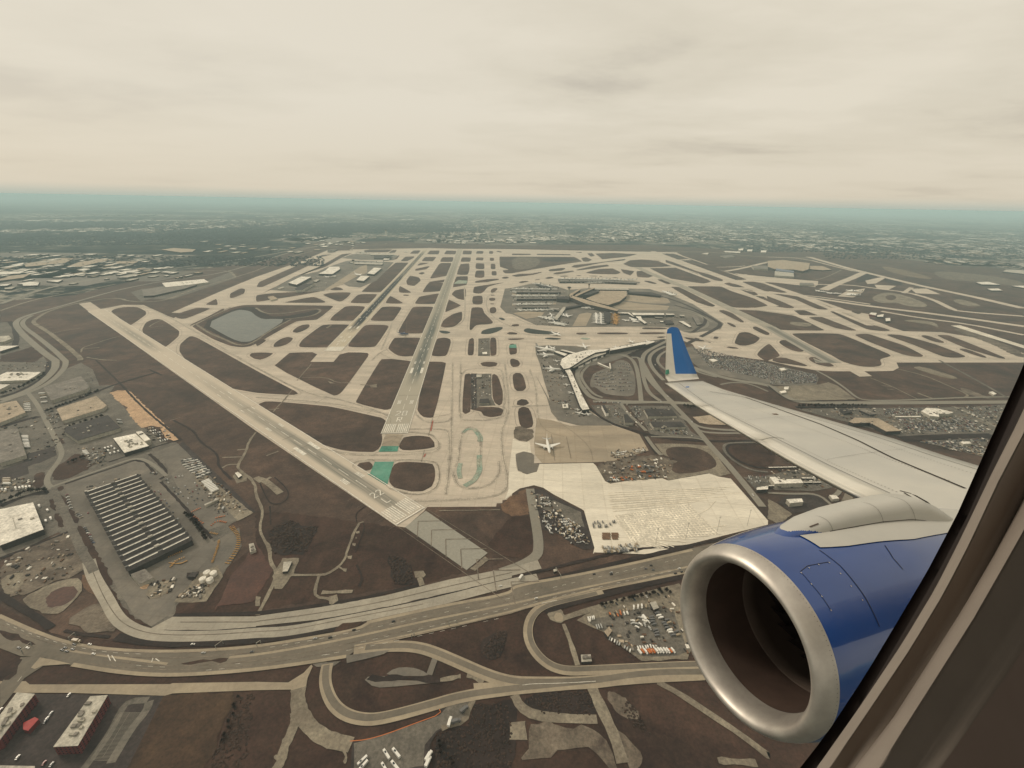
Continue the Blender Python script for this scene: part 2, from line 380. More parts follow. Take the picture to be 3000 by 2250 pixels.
def building(name, spec, h, roof, wall, label, cat='building', group=None, units=0, parapet=0.0, base=.6, seed=0):
    """spec traces the roof outline; the roof is surveyed at height h"""
    P = ccw(pts(spec, h) if isinstance(spec, str) else [Vector((p.x, p.y, h)) for p in spec])
    c = sum(P, Vector()) / len(P)
    root = empty(name, (c.x, c.y, 0), 0, label, cat, group)
    L = [p - Vector((c.x, c.y, 0)) for p in P]; n = len(L)
    V = [Vector((p.x, p.y, 0)) for p in L] + L
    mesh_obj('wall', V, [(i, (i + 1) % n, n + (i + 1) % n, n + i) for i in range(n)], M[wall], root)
    # roof slab slightly proud of the walls
    V = [Vector((p.x * 1.008, p.y * 1.008, h - .3)) for p in L] + [Vector((p.x * 1.008, p.y * 1.008, h + .25)) for p in L]
    r = mesh_obj('roof', V, [list(range(n, 2 * n)), list(range(n))[::-1]] + [(i, (i + 1) % n, n + (i + 1) % n, n + i) for i in range(n)], M[roof], root)
    rd = random.Random(seed or len(label))
    e = L[1] - L[0]; rz = math.atan2(e.y, e.x)
    for k in range(units):
        # a point inside the outline
        i = rd.randrange(n); a, b = rd.random() * .75, rd.random()
        q = (L[i].lerp(L[(i + 1) % n], b)) * a
        V = []; Fc = []; box(V, Fc, 0, 0, 0, rd.uniform(2.5, 6), rd.uniform(2, 4), rd.uniform(1.2, 2.4), rz)
        o = mesh_obj('rooftop_unit', V, Fc, M['roof_grey'] if rd.random() < .6 else M['wall_pale'], root); o.location = (q.x, q.y, h + .25)
    return root
# ================================================================= GROUND
def disc(name, r0, r1, z, m, seg=96):
    V = []; Fc = []
    for i in range(seg):
        a = 2 * math.pi * i / seg
        for r in (r0, r1): V.append(Vector((r * math.cos(a), r * math.sin(a), z)))
    for i in range(seg):
        j = (i + 1) % seg; Fc.append((2 * i, 2 * i + 1, 2 * j + 1, 2 * j))
    return tag(mesh_obj(name, V, Fc, M[m]), kind='structure')
mesh = [Vector((110000 * math.cos(a * math.pi / 48), 110000 * math.sin(a * math.pi / 48), -.3)) for a in range(96)]
tag(mesh_obj('ground', mesh, [list(range(96))], M['far']), kind='structure')
# the airfield and its surroundings: dormant grass
sheet('airfield_grass', 'A0 0,1130 640,1075 A0 1500,870 A1 0,800 500,620 1200,608 1500,628 2212,632 A2 500,640 1200,640 2100,700 A3 300,640 700,640 1100,690 1900,800 2300,850 B3 2300,-100 3000,200 3600,1600 C3 1500,1600 C2 2300,1600 C0 0,1659 0,0 B0 0,0 A0 0,1300', 'grass', 0, z=0)
sheet('meadow', 'C0 0,400 500,640 1988,690 C1 700,600 1988,300 C2 1400,-40 2600,100 3000,1900 C0 -300,1900 -300,300', 'field', .5)
sheet('grass', 'B0 2212,1290 B1 300,1300 700,1350 1200,1420 1640,1658 C1 1600,140 1300,230 700,320 0,440 C0 1500,480 1600,300 1800,80 1988,-60', 'field', .5)

# ----------------------------------------------------------------- pavement
sheet('taxiway_pavement',
 'A0 680,1150 780,1135 870,1195 1060,1160 1240,1160 1400,1235 1500,1275 1570,1230 1480,1228 1900,1045 2212,918 '
 'A1 400,780 620,686 700,683 860,680 1220,674 1440,670 1500,668 1740,675 1790,675 2212,678 A2 560,690 1120,700 1420,706 1530,765 1850,875 2050,925 2212,960 '
 'A3 330,1085 640,1195 870,1240 880,1290 1180,1390 1500,1395 1750,1460 2212,1590 B3 2212,0 1110,0 1130,45 1080,72 900,76 560,76 420,68 200,30 0,-15 '
 'A2 2200,1640 1900,1600 1700,1600 1600,1560 1560,1500 1480,1470 1230,1470 850,1555 700,1640 B2 450,0 560,200 650,400 870,540 1100,620 1180,760 1050,800 880,850 720,862 190,870 160,800 '
 'B2 0,1140 B1 2212,1180 2130,1190 2128,1215 2080,1217 2075,1245 1480,1248 1450,1285 1290,1425 1215,1415 0,590 B0 1380,0 A0 765,1215', 'concrete', 1)
sheet('taxiway_pavement', 'A3 1060,1385 1500,1395 1900,1460 2212,1580 B3 2212,-10 1100,-10', 'concrete', 1.5)

ISL = '''
A0 955,1215 1000,1190 1100,1175 1190,1178 1262,1215 1262,1245 1130,1338 1040,1280
A0 1228,1370 1260,1310 1330,1280 1400,1285 1550,1385 1545,1430 1430,1528 1240,1415
A0 1490,1250 1700,1182 1830,1190 1600,1282 1540,1278
A0 1765,1158 1870,1105 1885,1162
A0 1982,1098 1990,1060 2080,1015 2120,1022 2110,1062 2010,1102
A0 1640,1332 1800,1258 1930,1188 1945,1198 1850,1255 1690,1325 1645,1338
A0 1652,1345 1700,1325 1990,1185 2090,1162 A1 0,1160 640,1165 675,1172 530,1290 350,1298 100,1440 0,1498 A0 2120,1530 1990,1515 1840,1455
A0 1548,1560 1555,1500 1640,1425 1700,1440 B0 2080,-5 B1 0,68 310,232 368,262 355,278 290,280 0,262 B0 1900,205 1740,115 1620,0
A0 2148,1585 2200,1570 A1 140,1572 150,1585 60,1632 10,1634 A0 2170,1612
A1 0,1460 105,1455 30,1510 0,1518
A1 145,1515 170,1480 240,1438 315,1436 320,1460 260,1508 165,1528
A1 312,1385 370,1340 440,1324 470,1332 455,1360 380,1398 325,1402
A1 365,1515 400,1460 560,1340 600,1328 822,1328 665,1520 640,1528 390,1527
A1 792,1512 820,1470 930,1345 960,1330 1135,1332 1150,1348 1040,1512 1010,1527 810,1525
A1 637,1288 670,1250 760,1180 790,1168 932,1170 944,1180 862,1290 840,1298 655,1296
A1 985,1288 1080,1185 1100,1174 1245,1175 1260,1188 1190,1292 1170,1300 1005,1298
A1 812,1138 870,1080 900,1066 1054,1066 985,1142 960,1146 826,1143
A1 1118,1138 1160,1080 1275,1142 1255,1149 1130,1147
A1 570,1072 650,1054 790,1050 825,1056 790,1095 740,1132 700,1128
A1 228,1140 480,1090 520,1094 605,1132 590,1143
A1 638,1024 670,1007 720,1007 758,1026 740,1034 650,1034
A1 903,1047 1200,800 1215,793 1322,795 1080,1052
A1 1252,777 1290,743 1372,740 1360,755 1310,781 1262,783
A1 1328,717 1360,690 1424,688 1400,718
A1 1428,782 1460,746 1560,745 1530,783
A1 1478,717 1505,690 1588,690 1578,722 1490,722
A1 1588,787 1610,748 1708,747 1700,781 1690,788
A1 1623,722 1645,690 1733,692 1722,723
A1 1502,928 1580,810 1600,797 1693,797 1650,908 1520,932
A1 1433,1052 1490,967 1622,968 1600,1042
A1 1373,1143 1410,1088 1583,1058 1583,1080 1550,1152 1380,1152
A1 1228,1387 1345,1190 1370,1174 1538,1175 1533,1190 1465,1387 1440,1408 1245,1406
A1 1298,952 1330,906 1410,922 1424,950 1370,997 1306,988
A1 1233,1022 1243,995 1344,1050 1330,1056 1238,1054
A1 1372,862 1380,848 1490,824 1503,829 1470,852 1388,866
A1 1398,886 1440,875 1462,885 1430,898
A1 1485,962 1640,938 1632,966 1500,969
A1 1263,1071 1310,1069 1334,1080 1280,1083
A1 1393,816 1420,796 1503,796 1400,822
A1 1783,722 1790,690 1866,692 1862,723
A1 1766,787 1780,748 1858,750 1852,787
A1 1732,898 1765,808 1843,800 1845,850 1832,897 1800,902
A1 1697,1010 1730,914 1834,911 1822,987
A1 1688,1068 1720,1033 1813,1016 1815,1080 1802,1120 1740,1107
A1 1632,1225 1665,1112 1778,1165
A1 1596,1343 1620,1290 1700,1238 1783,1215 1780,1290 1720,1347 1660,1357 1603,1352
A1 1137,1537 1190,1448 1210,1442 1434,1442 1427,1460 1372,1592 1340,1606 1228,1604
A1 1517,1594 1560,1458 1580,1442 1672,1444 1686,1480 1652,1592 1620,1606 1528,1602
A1 1898,717 1910,694 1967,695 1962,718
A1 1898,772 1905,749 1967,751 1962,776
A1 1896,847 1900,799 1972,801 1974,847 1950,852
A1 1888,922 1900,863 1972,861 1974,917 1950,927
A1 2013,718 2015,694 2052,696 2047,719
A1 2020,779 2022,751 2057,754 2057,779
A1 2028,847 2028,804 2067,804 2070,847 2050,852
A1 2035,902 2037,867 2077,867 2080,902 2060,907
A1 1888,969 1895,954 2000,937 2092,932 2104,941 2000,963
A1 1873,1057 1883,1003 2155,963 2060,986 2000,1006 1972,1042 1940,1064
A1 1868,1152 1872,1084 1957,1079 1960,1142 1940,1159
A1 1843,1372 1860,1188 1880,1179 1957,1181 1972,1230 2054,1310 2030,1327 1900,1331 1860,1382
A1 2028,1057 2030,1028 2060,1013 2093,1017 2060,1052
A1 2013,1121 2015,1098 2067,1098 2070,1119 2040,1126
A1 2018,1227 2020,1183 2070,1176 2080,1217 2050,1237
A1 2113,926 2160,914 2193,925 2150,936
A1 2020,1075 2040,1070 2075,1076 2040,1081
A1 2015,1150 2040,1145 2068,1151 2040,1157
A1 1826,1592 1838,1470 1850,1446 1885,1446 1882,1592 1850,1598
A1 2022,1440 2076,1442 2080,1590 2050,1600 2024,1600
A1 2165,1400 2212,1390 A2 70,1412 0,1416 A1 2170,1414
A1 2165,1450 A2 130,1448 80,1461 0,1463 A1 2180,1460
A1 2075,700 2090,692 2125,700 2120,708
A1 2102,742 A2 540,744 608,785 480,803 200,850 0,887 A1 2148,887 2128,862 2190,855 2108,832
A2 508,832 540,814 700,799 984,761 970,776 800,791 560,839
A2 313,864 330,851 440,839 467,845 430,863 330,871
A2 548,857 700,824 825,811 842,825 700,846 570,863
A2 348,894 380,879 530,862 538,872 400,896
A2 -10,907 60,892 170,889 255,873 258,880 180,901 40,918
A2 278,927 330,914 368,925 310,936
A2 52,964 100,951 158,955 80,973
A2 190,943 240,935 245,941 200,948
A2 628,882 750,849 870,844 943,880 900,896 700,892
A2 958,806 1020,774 1120,767 1280,779 1394,825 1200,836 1030,833
A2 938,850 1060,868 1022,907 960,882
A2 1075,868 1140,865 1230,905 1180,925 1080,918
A2 718,716 880,711 1084,721 1000,743 780,766 758,746
A2 648,716 690,711 717,735 680,743
A2 598,756 640,747 693,770 660,786 618,786
A2 543,706 600,702 604,712
A2 1268,716 1400,717 1524,760 1440,766 1376,756
A2 1185,842 1440,838 1600,888 1724,960 1650,977 1368,932
A2 1248,940 1300,938 1384,975 1340,981
A2 1128,952 1180,950 1262,975 1220,980
A2 1922,1482 1960,1398 2040,1392 2150,1445 2100,1492 2010,1517 1932,1502
A2 1848,1521 1900,1519 1974,1535 1940,1541 1860,1531
R 0,225 80,250 330,345 480,385 622,440 612,458 470,440 350,370 200,320 0,252
R 0,155 100,165 255,215 140,225 0,178
R 160,230 330,228 480,290 600,340 885,438 760,445 500,352
R 280,205 430,200 560,260 480,280 440,275
R 818,462 950,459 1100,490 1325,580 1180,581 1060,560
R 1038,465 1200,470 1480,500 1640,520 1765,620 1500,611 1330,576
R 738,360 840,335 1000,350 1180,390 1400,410 1640,440 1560,446 1100,406
R 1128,585 1330,590 1450,620 1700,720 1765,766 1640,760 1400,652
R 226,510 600,512 700,560 950,640 1114,720 950,746 728,741 500,640
R 678,468 885,525 740,520 618,486
R 778,530 940,555 1008,606 930,611
R 958,615 1060,620 1205,721 1080,682
R 1088,605 1405,741 1340,750 1200,732 1110,682
R 768,764 960,770 1200,800 1400,830 1725,980 1700,991 1300,986 1190,976 1000,902
R 1348,775 1500,767 1684,826 1420,822
R 1528,845 1700,841 2084,985 2000,993 1830,962
R 1758,780 1900,785 2212,920 A3 1075,1380 1000,1388 850,1372
R 48,515 150,519 544,720 500,736 330,682
R 563,776 620,764 720,800 858,896 820,906
R 928,961 970,939 1134,1020 1100,1046 1000,1002
R 1650,452 1850,350 1950,344 1995,356 1800,472
R 1988,462 2150,370 2250,368 2250,502 2100,496
R 1758,571 1830,520 1900,504 2004,541 1980,562 1850,592
R 1558,640 1700,640 2212,710 2212,746 1880,751 1780,741
R 618,331 700,309 785,310 700,352
R 1988,780 2090,774 2124,796 2080,816
R 650,905 690,900 775,946 735,957
A1 0,1006 30,960 400,800 540,761 572,765 500,800 60,1006
A1 600,713 640,703 700,704 650,712
A1 518,752 570,728 664,722 560,747
A1 55,1060 130,1020 450,880 600,800 740,722 832,712 740,752 600,832 330,917 250,962 120,1032
A1 0,1076 120,1060 300,1050 575,1040 380,1076 150,1112 0,1136
A1 848,706 980,680 1182,680 1140,705
A1 1143,711 1180,685 1218,685 1200,709
A1 1168,777 1210,740 1242,728 1220,762
A1 668,691 760,655 824,690
A2 0,716 160,718 164,728 0,730
A2 213,718 505,722 508,731 215,729
A2 2110,1592 2150,1545 A3 0,1496 22,1500 112,1600 0,1640 A2 2200,1652
A2 1738,1441 1760,1426 1802,1450 1740,1456
A2 1678,1481 1700,1474 1737,1490
A2 733,1406 740,1398 1007,1398 1005,1415 743,1414
A2 548,1405 570,1399 640,1399 652,1410 620,1418 565,1416
A2 1098,1405 1110,1397 1325,1395 1325,1412 1110,1413
A2 1123,1362 1130,1354 1345,1357 1340,1371 1128,1370
A2 -10,1336 20,1324 62,1326 66,1338 40,1346 0,1346
A2 1240,1438 1325,1430 1325,1444 1262,1447
A2 1478,1434 1680,1468 1650,1480 1500,1456
A2 410,910 480,906 495,912 420,917
A2 550,904 590,902 605,907 560,910
A2 662,906 740,908 745,914 670,912
A2 750,910 785,912 780,917 755,915
A2 860,920 920,923 915,928 870,926
A2 985,932 1065,938 1060,943 1000,940
A3 192,1406 400,1403 620,1408 740,1455 1064,1590 1052,1610 985,1619 962,1642 B3 992,10 960,36 820,39 650,-2 A3 560,1600 300,1470
A3 735,1416 860,1406 960,1440 1180,1510 1356,1600 1300,1614 1170,1592 900,1490
A3 1005,1416 1100,1413 1200,1430 1450,1500 1726,1605 1650,1618 1520,1612 1250,1502
A3 1306,1424 1370,1419 1535,1480 1500,1493 1400,1467
A3 1445,1420 1560,1418 2066,1620 2030,1630 1700,1532
A3 1630,1540 1700,1534 1905,1610 1870,1622
A3 87,1482 130,1456 200,1478 329,1560 250,1568 160,1532
A3 338,1612 420,1607 B3 520,0 580,25 560,39 480,32 380,0
A3 22,1626 120,1609 200,1630 B3 350,25 332,36 180,12 60,0
B1 10,375 40,342 120,332 640,378 1000,458 1135,488 1112,600 1075,620 1100,642 1060,770 960,774 750,762 520,692 60,405
B1 878,905 870,880 920,858 1028,857 985,958
B1 1190,853 1500,866 1548,888 1548,1040 1482,1102 1400,1120 1280,1107 1130,1057
B1 1256,662 1300,634 1480,631 1522,658 1554,715 1530,742 1222,767
B1 1802,105 1820,95 1862,93 1857,400 1842,446 1776,441
B1 2036,93 2090,108 2134,250 2130,371 2072,369 2043,300
B1 1845,413 1930,413 1962,440 1966,470 2100,472 2138,440 2133,383 1860,383
A1 1937,1652 2085,1650 B1 2088,20 2060,39 1970,36 1942,20
B2 3,120 15,95 50,84 92,100 123,200 120,235 70,254 18,236
B2 38,350 55,320 105,313 142,330 152,371 45,376
B2 46,384 150,379 193,540 150,572 100,567 63,542
A2 -20,1620 40,1628 66,1650 B2 72,25 35,41 -10,38
A1 2185,1495 A2 35,1495 47,1582 0,1590 A1 2190,1590
'''
rings = []
for ln in ISL.strip().splitlines():
    isl = sheet('grass', ln, 'grass', 3, 2)
    vv = [v.co for v in isl.data.vertices]; m_ = len(vv)
    if sum(v.y for v in vv) / m_ < 2600:          # painted shoulder line round the nearer islands
        R_o = []
        for i in range(m_):
            t = (vv[(i + 1) % m_] - vv[i - 1]).normalized(); R_o.append(vv[i] + Vector((t.y, -t.x, 0)) * 9)
        rings.append((R_o + R_o[:1], .7))
joined_strips('shoulder_line', rings, 'mark', 4.6, smooth=0)
# islands with straight edges where they meet a runway end
sheet('grass', 'A1 190,1660 280,1580 300,1572 548,1567 470,1652 670,1652 740,1569 960,1571 978,1590 A1 930,1658 B1 760,235 712,280 660,287 150,32', 'grass', 3, 1)
sheet('grass', 'A1 1095,1620 1375,1648 B1 1345,0 1192,380 1150,406 1100,409 870,352 862,330 1060,0', 'grass', 3, 1)
sheet('grass', 'A1 1500,1648 1640,1652 B1 1638,30 1542,470 1500,479 1430,467 1383,392 1490,0', 'grass', 3, 1)

# water
tag(sheet('lake', 'A0 1775,1325 1980,1228 2060,1202 2110,1205 2150,1212 2180,1225 2212,1255 A1 60,1284 150,1280 262,1285 100,1390 -5,1456 A0 2150,1480 2060,1477 1940,1420', 'water', 4, 1), label='grey retention lake inside the taxiways')
sheet('lake_bank', 'A0 1720,1330 1990,1205 2090,1180 A1 0,1178 60,1225 140,1265 260,1255 420,1230 520,1198 560,1215 510,1250 380,1275 270,1290 100,1400 0,1466 A0 2140,1492 2040,1488 1900,1430', 'bank', 3.4, 1)
joined_strips('lake_road', [('A0 1690,1325 1800,1400 1950,1460 2030,1500 2120,1510 2212,1470 A1 90,1400 300,1285', 9), ('A1 0,1185 60,1225 150,1240 300,1225 480,1195 545,1195 560,1215 500,1250 380,1270 250,1282', 10), ('A0 1645,1340 1850,1250 1990,1180', 6)], 'gravel', 4.5)
for ln in ('A1 1578,1384 1600,1381 1645,1384 1688,1397 1650,1409 1600,1404', 'A1 2090,1272 2120,1267 2158,1285 2130,1296', 'A1 1942,1402 1962,1374 2100,1347 2143,1355 2100,1387 2020,1412 1950,1412',
           'A2 97,1376 130,1359 180,1369 422,1400 400,1416 200,1413 110,1396', 'A2 266,1451 320,1439 442,1450 380,1463'):
    sheet('pond', ln, 'dwater', 4, 2)

# runways: worn rubber in the touchdown zones
def frame(a, b):
    d = Vector((b.x - a.x, b.y - a.y, 0)); L = d.length; d.normalize(); return a, d, Vector((-d.y, d.x, 0)), L
def runway(name, near, far, wd, m, z=.75):
    P = [pts(near)[0], pts(far)[0]]
    # subdivide for even UV interpolation
    Q = [P[0].lerp(P[1], i / 12) for i in range(13)]
    strip(name, Q, wd, m, 0, smooth=0, z=z)
    return frame(P[0], P[1])
R22 = runway('runway', 'B1 1337,1333', 'A0 832,1208', 62, runway_mat('runway_diagonal', (.60, .515, .41), (.50, .435, .345), [(0, 60, 300, 1150, .8), (1350, 1500, 1700, 2200, .55)], (.12, .125, .11), width=.30), .75)
R28R = runway('runway', 'B1 1196,615', 'A1 1765,680', 62, runway_mat('runway_right', (.42, .375, .295), (.355, .32, .255), [(280, 420, 900, 1900, .9), (1500, 1600, 2600, 3800, .45)], (.07, .085, .08), .36), .80)
R28C = runway('runway', 'A1 665,1557', 'A1 1468,682', 62, runway_mat('runway_centre', (.54, .465, .34), (.47, .40, .30), [(230, 430, 1350, 2600, 1.6), (1500, 1600, 3200, 3700, .95)], (.035, .036, .038), .36), .85)
strip('runway', 'R -140,132 2212,1015', 60, 'concrete', 6, 0)
strip('taxiway', 'R -60,240 280,365 680,510 1190,724', 38, 'concrete', 6, 1)
strip('taxiway', 'R 850,382 1040,466 1440,612 1900,805 2212,935', 34, 'concrete', 6, 1)
strip('taxiway', 'R 0,440 200,460 450,490 620,500 1000,582 1500,602 2212,705', 26, 'concrete', 6, 1)
strip('taxiway', 'R 720,757 960,747 1220,757', 24, 'concrete', 6, 0); strip('taxiway', 'R 960,766 1200,792 1400,822', 12, 'concrete_grey', 6, 0)
strip('taxiway', 'R 1350,770 1420,822 1760,988', 30, 'concrete', 6, 0)
sheet('apron', 'R 740,370 860,385 1100,410 1560,450 1650,456 1640,500 1600,515 1450,490 1040,462 900,430', 'concrete', 6.3)
strip('taxiway', 'R 0,140 500,140 900,185 1300,205 1560,205', 24, 'concrete_grey', 6, 1); strip('taxiway', 'R 100,155 270,215 450,276', 22, 'concrete', 6, 1)
strip('taxiway', 'R 640,350 760,330 900,300 1050,262 1180,235', 40, 'concrete', 6, 1); strip('taxiway', 'R 550,305 780,300 860,290', 20, 'concrete', 6, 1)
strip('road', 'R 1560,450 1700,430 1900,335', 10, 'gravel', 6, 1)
strip('runway', 'A3 0,1345 560,1658 B3 400,-20', 60, runway_mat('runway_north', (.36, .33, .27), (.32, .29, .24), [(0, 10, 3000, 3100, .7)], width=.3), 6, 0)
strip('runway', 'A2 1085,835 1200,890 1500,1010 2212,1345', 58, 'concrete_grey', 6, 0)
strip('runway', 'A3 350,745 700,845 1300,990 1800,1095 2212,1190', 60, 'concrete', 6, 0)
strip('taxiway', 'A3 0,745 300,755 700,860 830,880', 30, 'concrete', 6, 1)
strip('taxiway', 'A3 0,1045 400,1100 900,1175 1500,1245 2212,1345', 50, 'concrete', 6, 1)
strip('taxiway', 'A3 980,1215 1300,1270 1700,1320 2212,1420', 30, 'concrete', 6, 1)
strip('taxiway', 'A3 480,1030 600,975 720,930 830,880', 55, 'concrete', 6, 1)
strip('taxiway', 'A3 0,925 200,960 420,985 700,985 950,1020 1200,1050 1420,1110 1580,1190 1640,1215 2212,1258', 34, 'concrete', 6, 1)
strip('taxiway', 'A3 1170,1058 1240,1010', 26, 'concrete', 6, 0)
strip('taxiway', 'A3 0,980 330,1090 640,1200 1000,1340', 42, 'concrete', 6, 1)
sheet('apron', 'A3 0,925 270,945 420,975 410,1005 270,990 0,960', 'concrete', 6.3)
sheet('apron', 'A3 920,985 1110,995 1040,1030 940,1015', 'concrete', 6.3)
sheet('apron', 'A3 1230,1020 1370,1018 1490,1068 1280,1060', 'concrete', 6.3)
sheet('apron', 'A3 600,1085 680,1040 840,1018 820,1050 740,1095', 'concrete', 6.3)
sheet('apron', 'A3 840,950 1000,915 1010,930 930,975 860,980', 'concrete', 6.3)
sheet('runway_extension', 'A3 1580,1338 1660,1335 2212,1510 2212,1535', 'pale', 6.3)
sheet('runway_end_pad', 'B3 620,25 740,20 900,118 790,122', 'concrete', 6.6)
strip('taxiway', 'B1 1515,475 1700,440', 1, 'mark', 9)

for l, m in (('A3 880,1110 960,1060 1080,1050 1250,1100 1390,1160 1350,1182 1200,1170 1120,1140 1000,1150', 'gravel'), ('A3 1000,1085 1080,1070 1120,1100 1050,1130', 'grass'), ('A3 1580,1120 1660,1108 1780,1140 1860,1175 1700,1170', 'gravel'), ('A3 1150,1290 1300,1290 1450,1310 1480,1365 1420,1330 1250,1310', 'gravel'), ('A3 1570,1370 1700,1360 2212,1560 2212,1640 1900,1480', 'spoil'), ('A3 1000,900 1160,960 1170,1000 1000,960', 'bank'), ('A3 850,880 950,890 930,920 790,975 740,960', 'bank'),
             ('A3 960,820 1150,850 1450,930 1350,940 1050,880', 'soil2'), ('A3 1400,860 1900,900 2212,960 2212,1000 1800,960 1500,940', 'spoil'), ('A2 0,745 250,750 230,830 60,860 0,840', 'spoil'), ('A2 230,755 530,750 570,780 300,790', 'bank'), ('A3 180,1300 390,1320 360,1350 200,1335', 'gravel'), ('B3 1300,60 1500,110 1640,150 1500,130', 'soil2'), ('B3 1650,200 1900,300 2000,330 1700,280', 'spoil')):
    sheet('bare_ground', l, m, 3.9, 2)
# blast pads
sheet('blast_pad', 'B1 1288,1423 1467,1280 2002,1645 C1 1635,122', 'blast', 6)
sheet('blast_pad', 'B1 1085,722 1106,650 1130,615 1268,622 1252,660 1233,722', 'apron_tan', 6)
sheet('blast_pad', 'B1 1058,771 1085,722 1234,722 1221,768', 'teal_dark', 6)
sheet('blast_pad', 'B1 985,958 1027,858 1192,855 1133,1056', 'teal', 6)
sheet('blast_pad', 'B1 960,962 1000,960 1140,1048 1118,1058', 'teal_dark', 7)
sheet('blast_pad', 'A1 470,1652 547,1567 740,1568 670,1652', 'concrete', 6)
sheet('threshold_pad', 'A1 588,1557 650,1520 770,1522 732,1560', 'pale', 7.2)
joined_strips('worn_paint', [('B1 1790,605 1810,585 1830,573 1870,573', 8), ('B1 1885,572 1915,610 1940,645 1935,682', 12), ('B1 1930,800 1928,870 1935,930 1890,1010 1850,1040 1800,1066', 11), ('B1 1768,870 1750,930 1765,1000', 9)], 'teal_worn', 6.8)
sheet('worn_paint', 'A1 1720,965 1750,945 1825,950 1818,975 1712,978', 'teal_worn', 6.8)
sheet('worn_paint', 'A1 2190,1505 A2 35,1500 42,1530 0,1532 A1 2188,1530', 'teal', 6.8)
sheet('worn_paint', 'A2 580,1450 620,1440 690,1450 640,1462', 'teal_worn', 6.8, 2)

# runway markings, laid out in each runway's own frame (u along from threshold, v across)
def marks(fr, quads, name='runway_marking', m='white', z=1.30):
    a, d, n, L = fr; V = []; Fc = []
    for u0, u1, v0, v1 in quads:
        k = len(V)
        for u, v in ((u0, v0), (u1, v0), (u1, v1), (u0, v1)):
            p = a + d * u + n * v; V.append(Vector((p.x, p.y, z)))
        Fc.append((k, k + 1, k + 2, k + 3) if (u1 - u0) * (v1 - v0) > 0 else (k + 3, k + 2, k + 1, k))
    o = mesh_obj(name, V, Fc, M[m]); tag(o, kind='structure'); return o
def glyph(ch):     # strokes on a 4 x 6 grid, upright; returns segments
    return {'2': [((0, 5), (1, 6)), ((1, 6), (3, 6)), ((3, 6), (4, 5)), ((4, 5), (4, 4)), ((4, 4), (0, 0)), ((0, 0), (4, 0))],
            '8': [((0, 0), (4, 0)), ((4, 0), (4, 6)), ((4, 6), (0, 6)), ((0, 6), (0, 0)), ((0, 3), (4, 3))],
            'R': [((0, 0), (0, 6)), ((0, 6), (4, 6)), ((4, 6), (4, 3)), ((4, 3), (0, 3)), ((1.6, 3), (4, 0))],
            'L': [((0, 6), (0, 0)), ((0, 0), (4, 0))],
            'C': [((4, 6), (0, 6)), ((0, 6), (0, 0)), ((0, 0), (4, 0))]}[ch]
def letters(fr, text, u, v0, hgt=18, wd=8, gap=6, th=2.5):
    a, d, n, L = fr; tot = len(text) * wd + (len(text) - 1) * gap; V = []; Fc = []
    r = -n                       # right-hand side when looking along the runway
    for i, ch in enumerate(text):
        x0 = v0 - tot / 2 + i * (wd + gap)
        for p, q in glyph(ch):
            P = [a + d * (u + s[1] / 6 * hgt) + r * (x0 + s[0] / 4 * wd) for s in (p, q)]
            t = (P[1] - P[0]).normalized(); nn = Vector((-t.y, t.x, 0)) * th / 2; k = len(V)
            for w_ in (P[0] - nn - t * th * .5, P[1] - nn + t * th * .5, P[1] + nn + t * th * .5, P[0] + nn - t * th * .5): V.append(Vector((w_.x, w_.y, 1.33 + .006 * len(Fc))))
            Fc.append((k, k + 1, k + 2, k + 3))
    o = mesh_obj('runway_number', V, Fc, M['white']); tag(o, kind='structure', label='white runway designator ' + text)
def std(fr, n=6, W=30, edge=29.5, aim=(330, 375), number=None, L=None, tz=True):
    q = []
    for i in range(n):
        v = 2.6 + i * (W - 4) / n; q += [(6, 48, v, v + 2.5), (6, 48, -v - 2.5, -v)]
    q.append((0, 3, -W, W))
    L = L or fr[3]
    q += [(-2, L, edge, edge + 1.7), (-2, L, -edge - 1.7, -edge)]
    for s in (-1, 1):
        q.append((aim[0], aim[1], s * 12, s * 20))
        for (u, c) in ((165, 3), (490, 2), (640, 1), (790, 1)):
            if tz:
                for k in range(c): q.append((u, u + 24, s * (12 + k * 3.2), s * (14 + k * 3.2)))
    q = [(a_, b_, min(c_, d_), max(c_, d_)) for a_, b_, c_, d_ in q]
    marks(fr, q)
    marks(fr, [(u, u + 36, -.6, .6) for u in range(130, int(L), 61)], z=1.28)
std(R22); std(R28R, aim=(400, 450)); std(R28C, aim=(300, 340))
letters(R22, '22', 90, 0, 17, 7.5, 5, 1.9); letters(R22, 'L', 62, 0, 17, 7.5, 5, 1.9)
letters(R28R, '28', 96, 0, 24, 10); letters(R28R, 'R', 60, 0, 24, 10)
letters(R28C, '28', 110, 0, 26, 10); letters(R28C, 'C', 66, 0, 26, 10)
# yellow-black chevrons on the grey pad show as thin dark lines
ch = []
a, d, n, L = R22
for k in range(1, 8):
    u = -12 - 34 * k
    tip = a + d * (u + 26)
    ch += [([tip, a + d * (u - 4) + n * 27], 1.5), ([tip, a + d * (u - 4) - n * 27], 1.5)]
ch += [([a + d * -8 + n * 31, a + d * -250 + n * 31], .9), ([a + d * -8 - n * 31, a + d * -250 - n * 31], .9)]
joined_strips('chevron_marking', ch, 'mark', 8)
a, d, n, L = R28R
joined_strips('chevron_marking', [([a + d * (-12 - 22 * k), a + d * (-34 - 22 * k) + n * 26], .7) for k in range(2)] + [([a + d * (-12 - 22 * k), a + d * (-34 - 22 * k) - n * 26], .7) for k in range(2)], 'mark', 8)
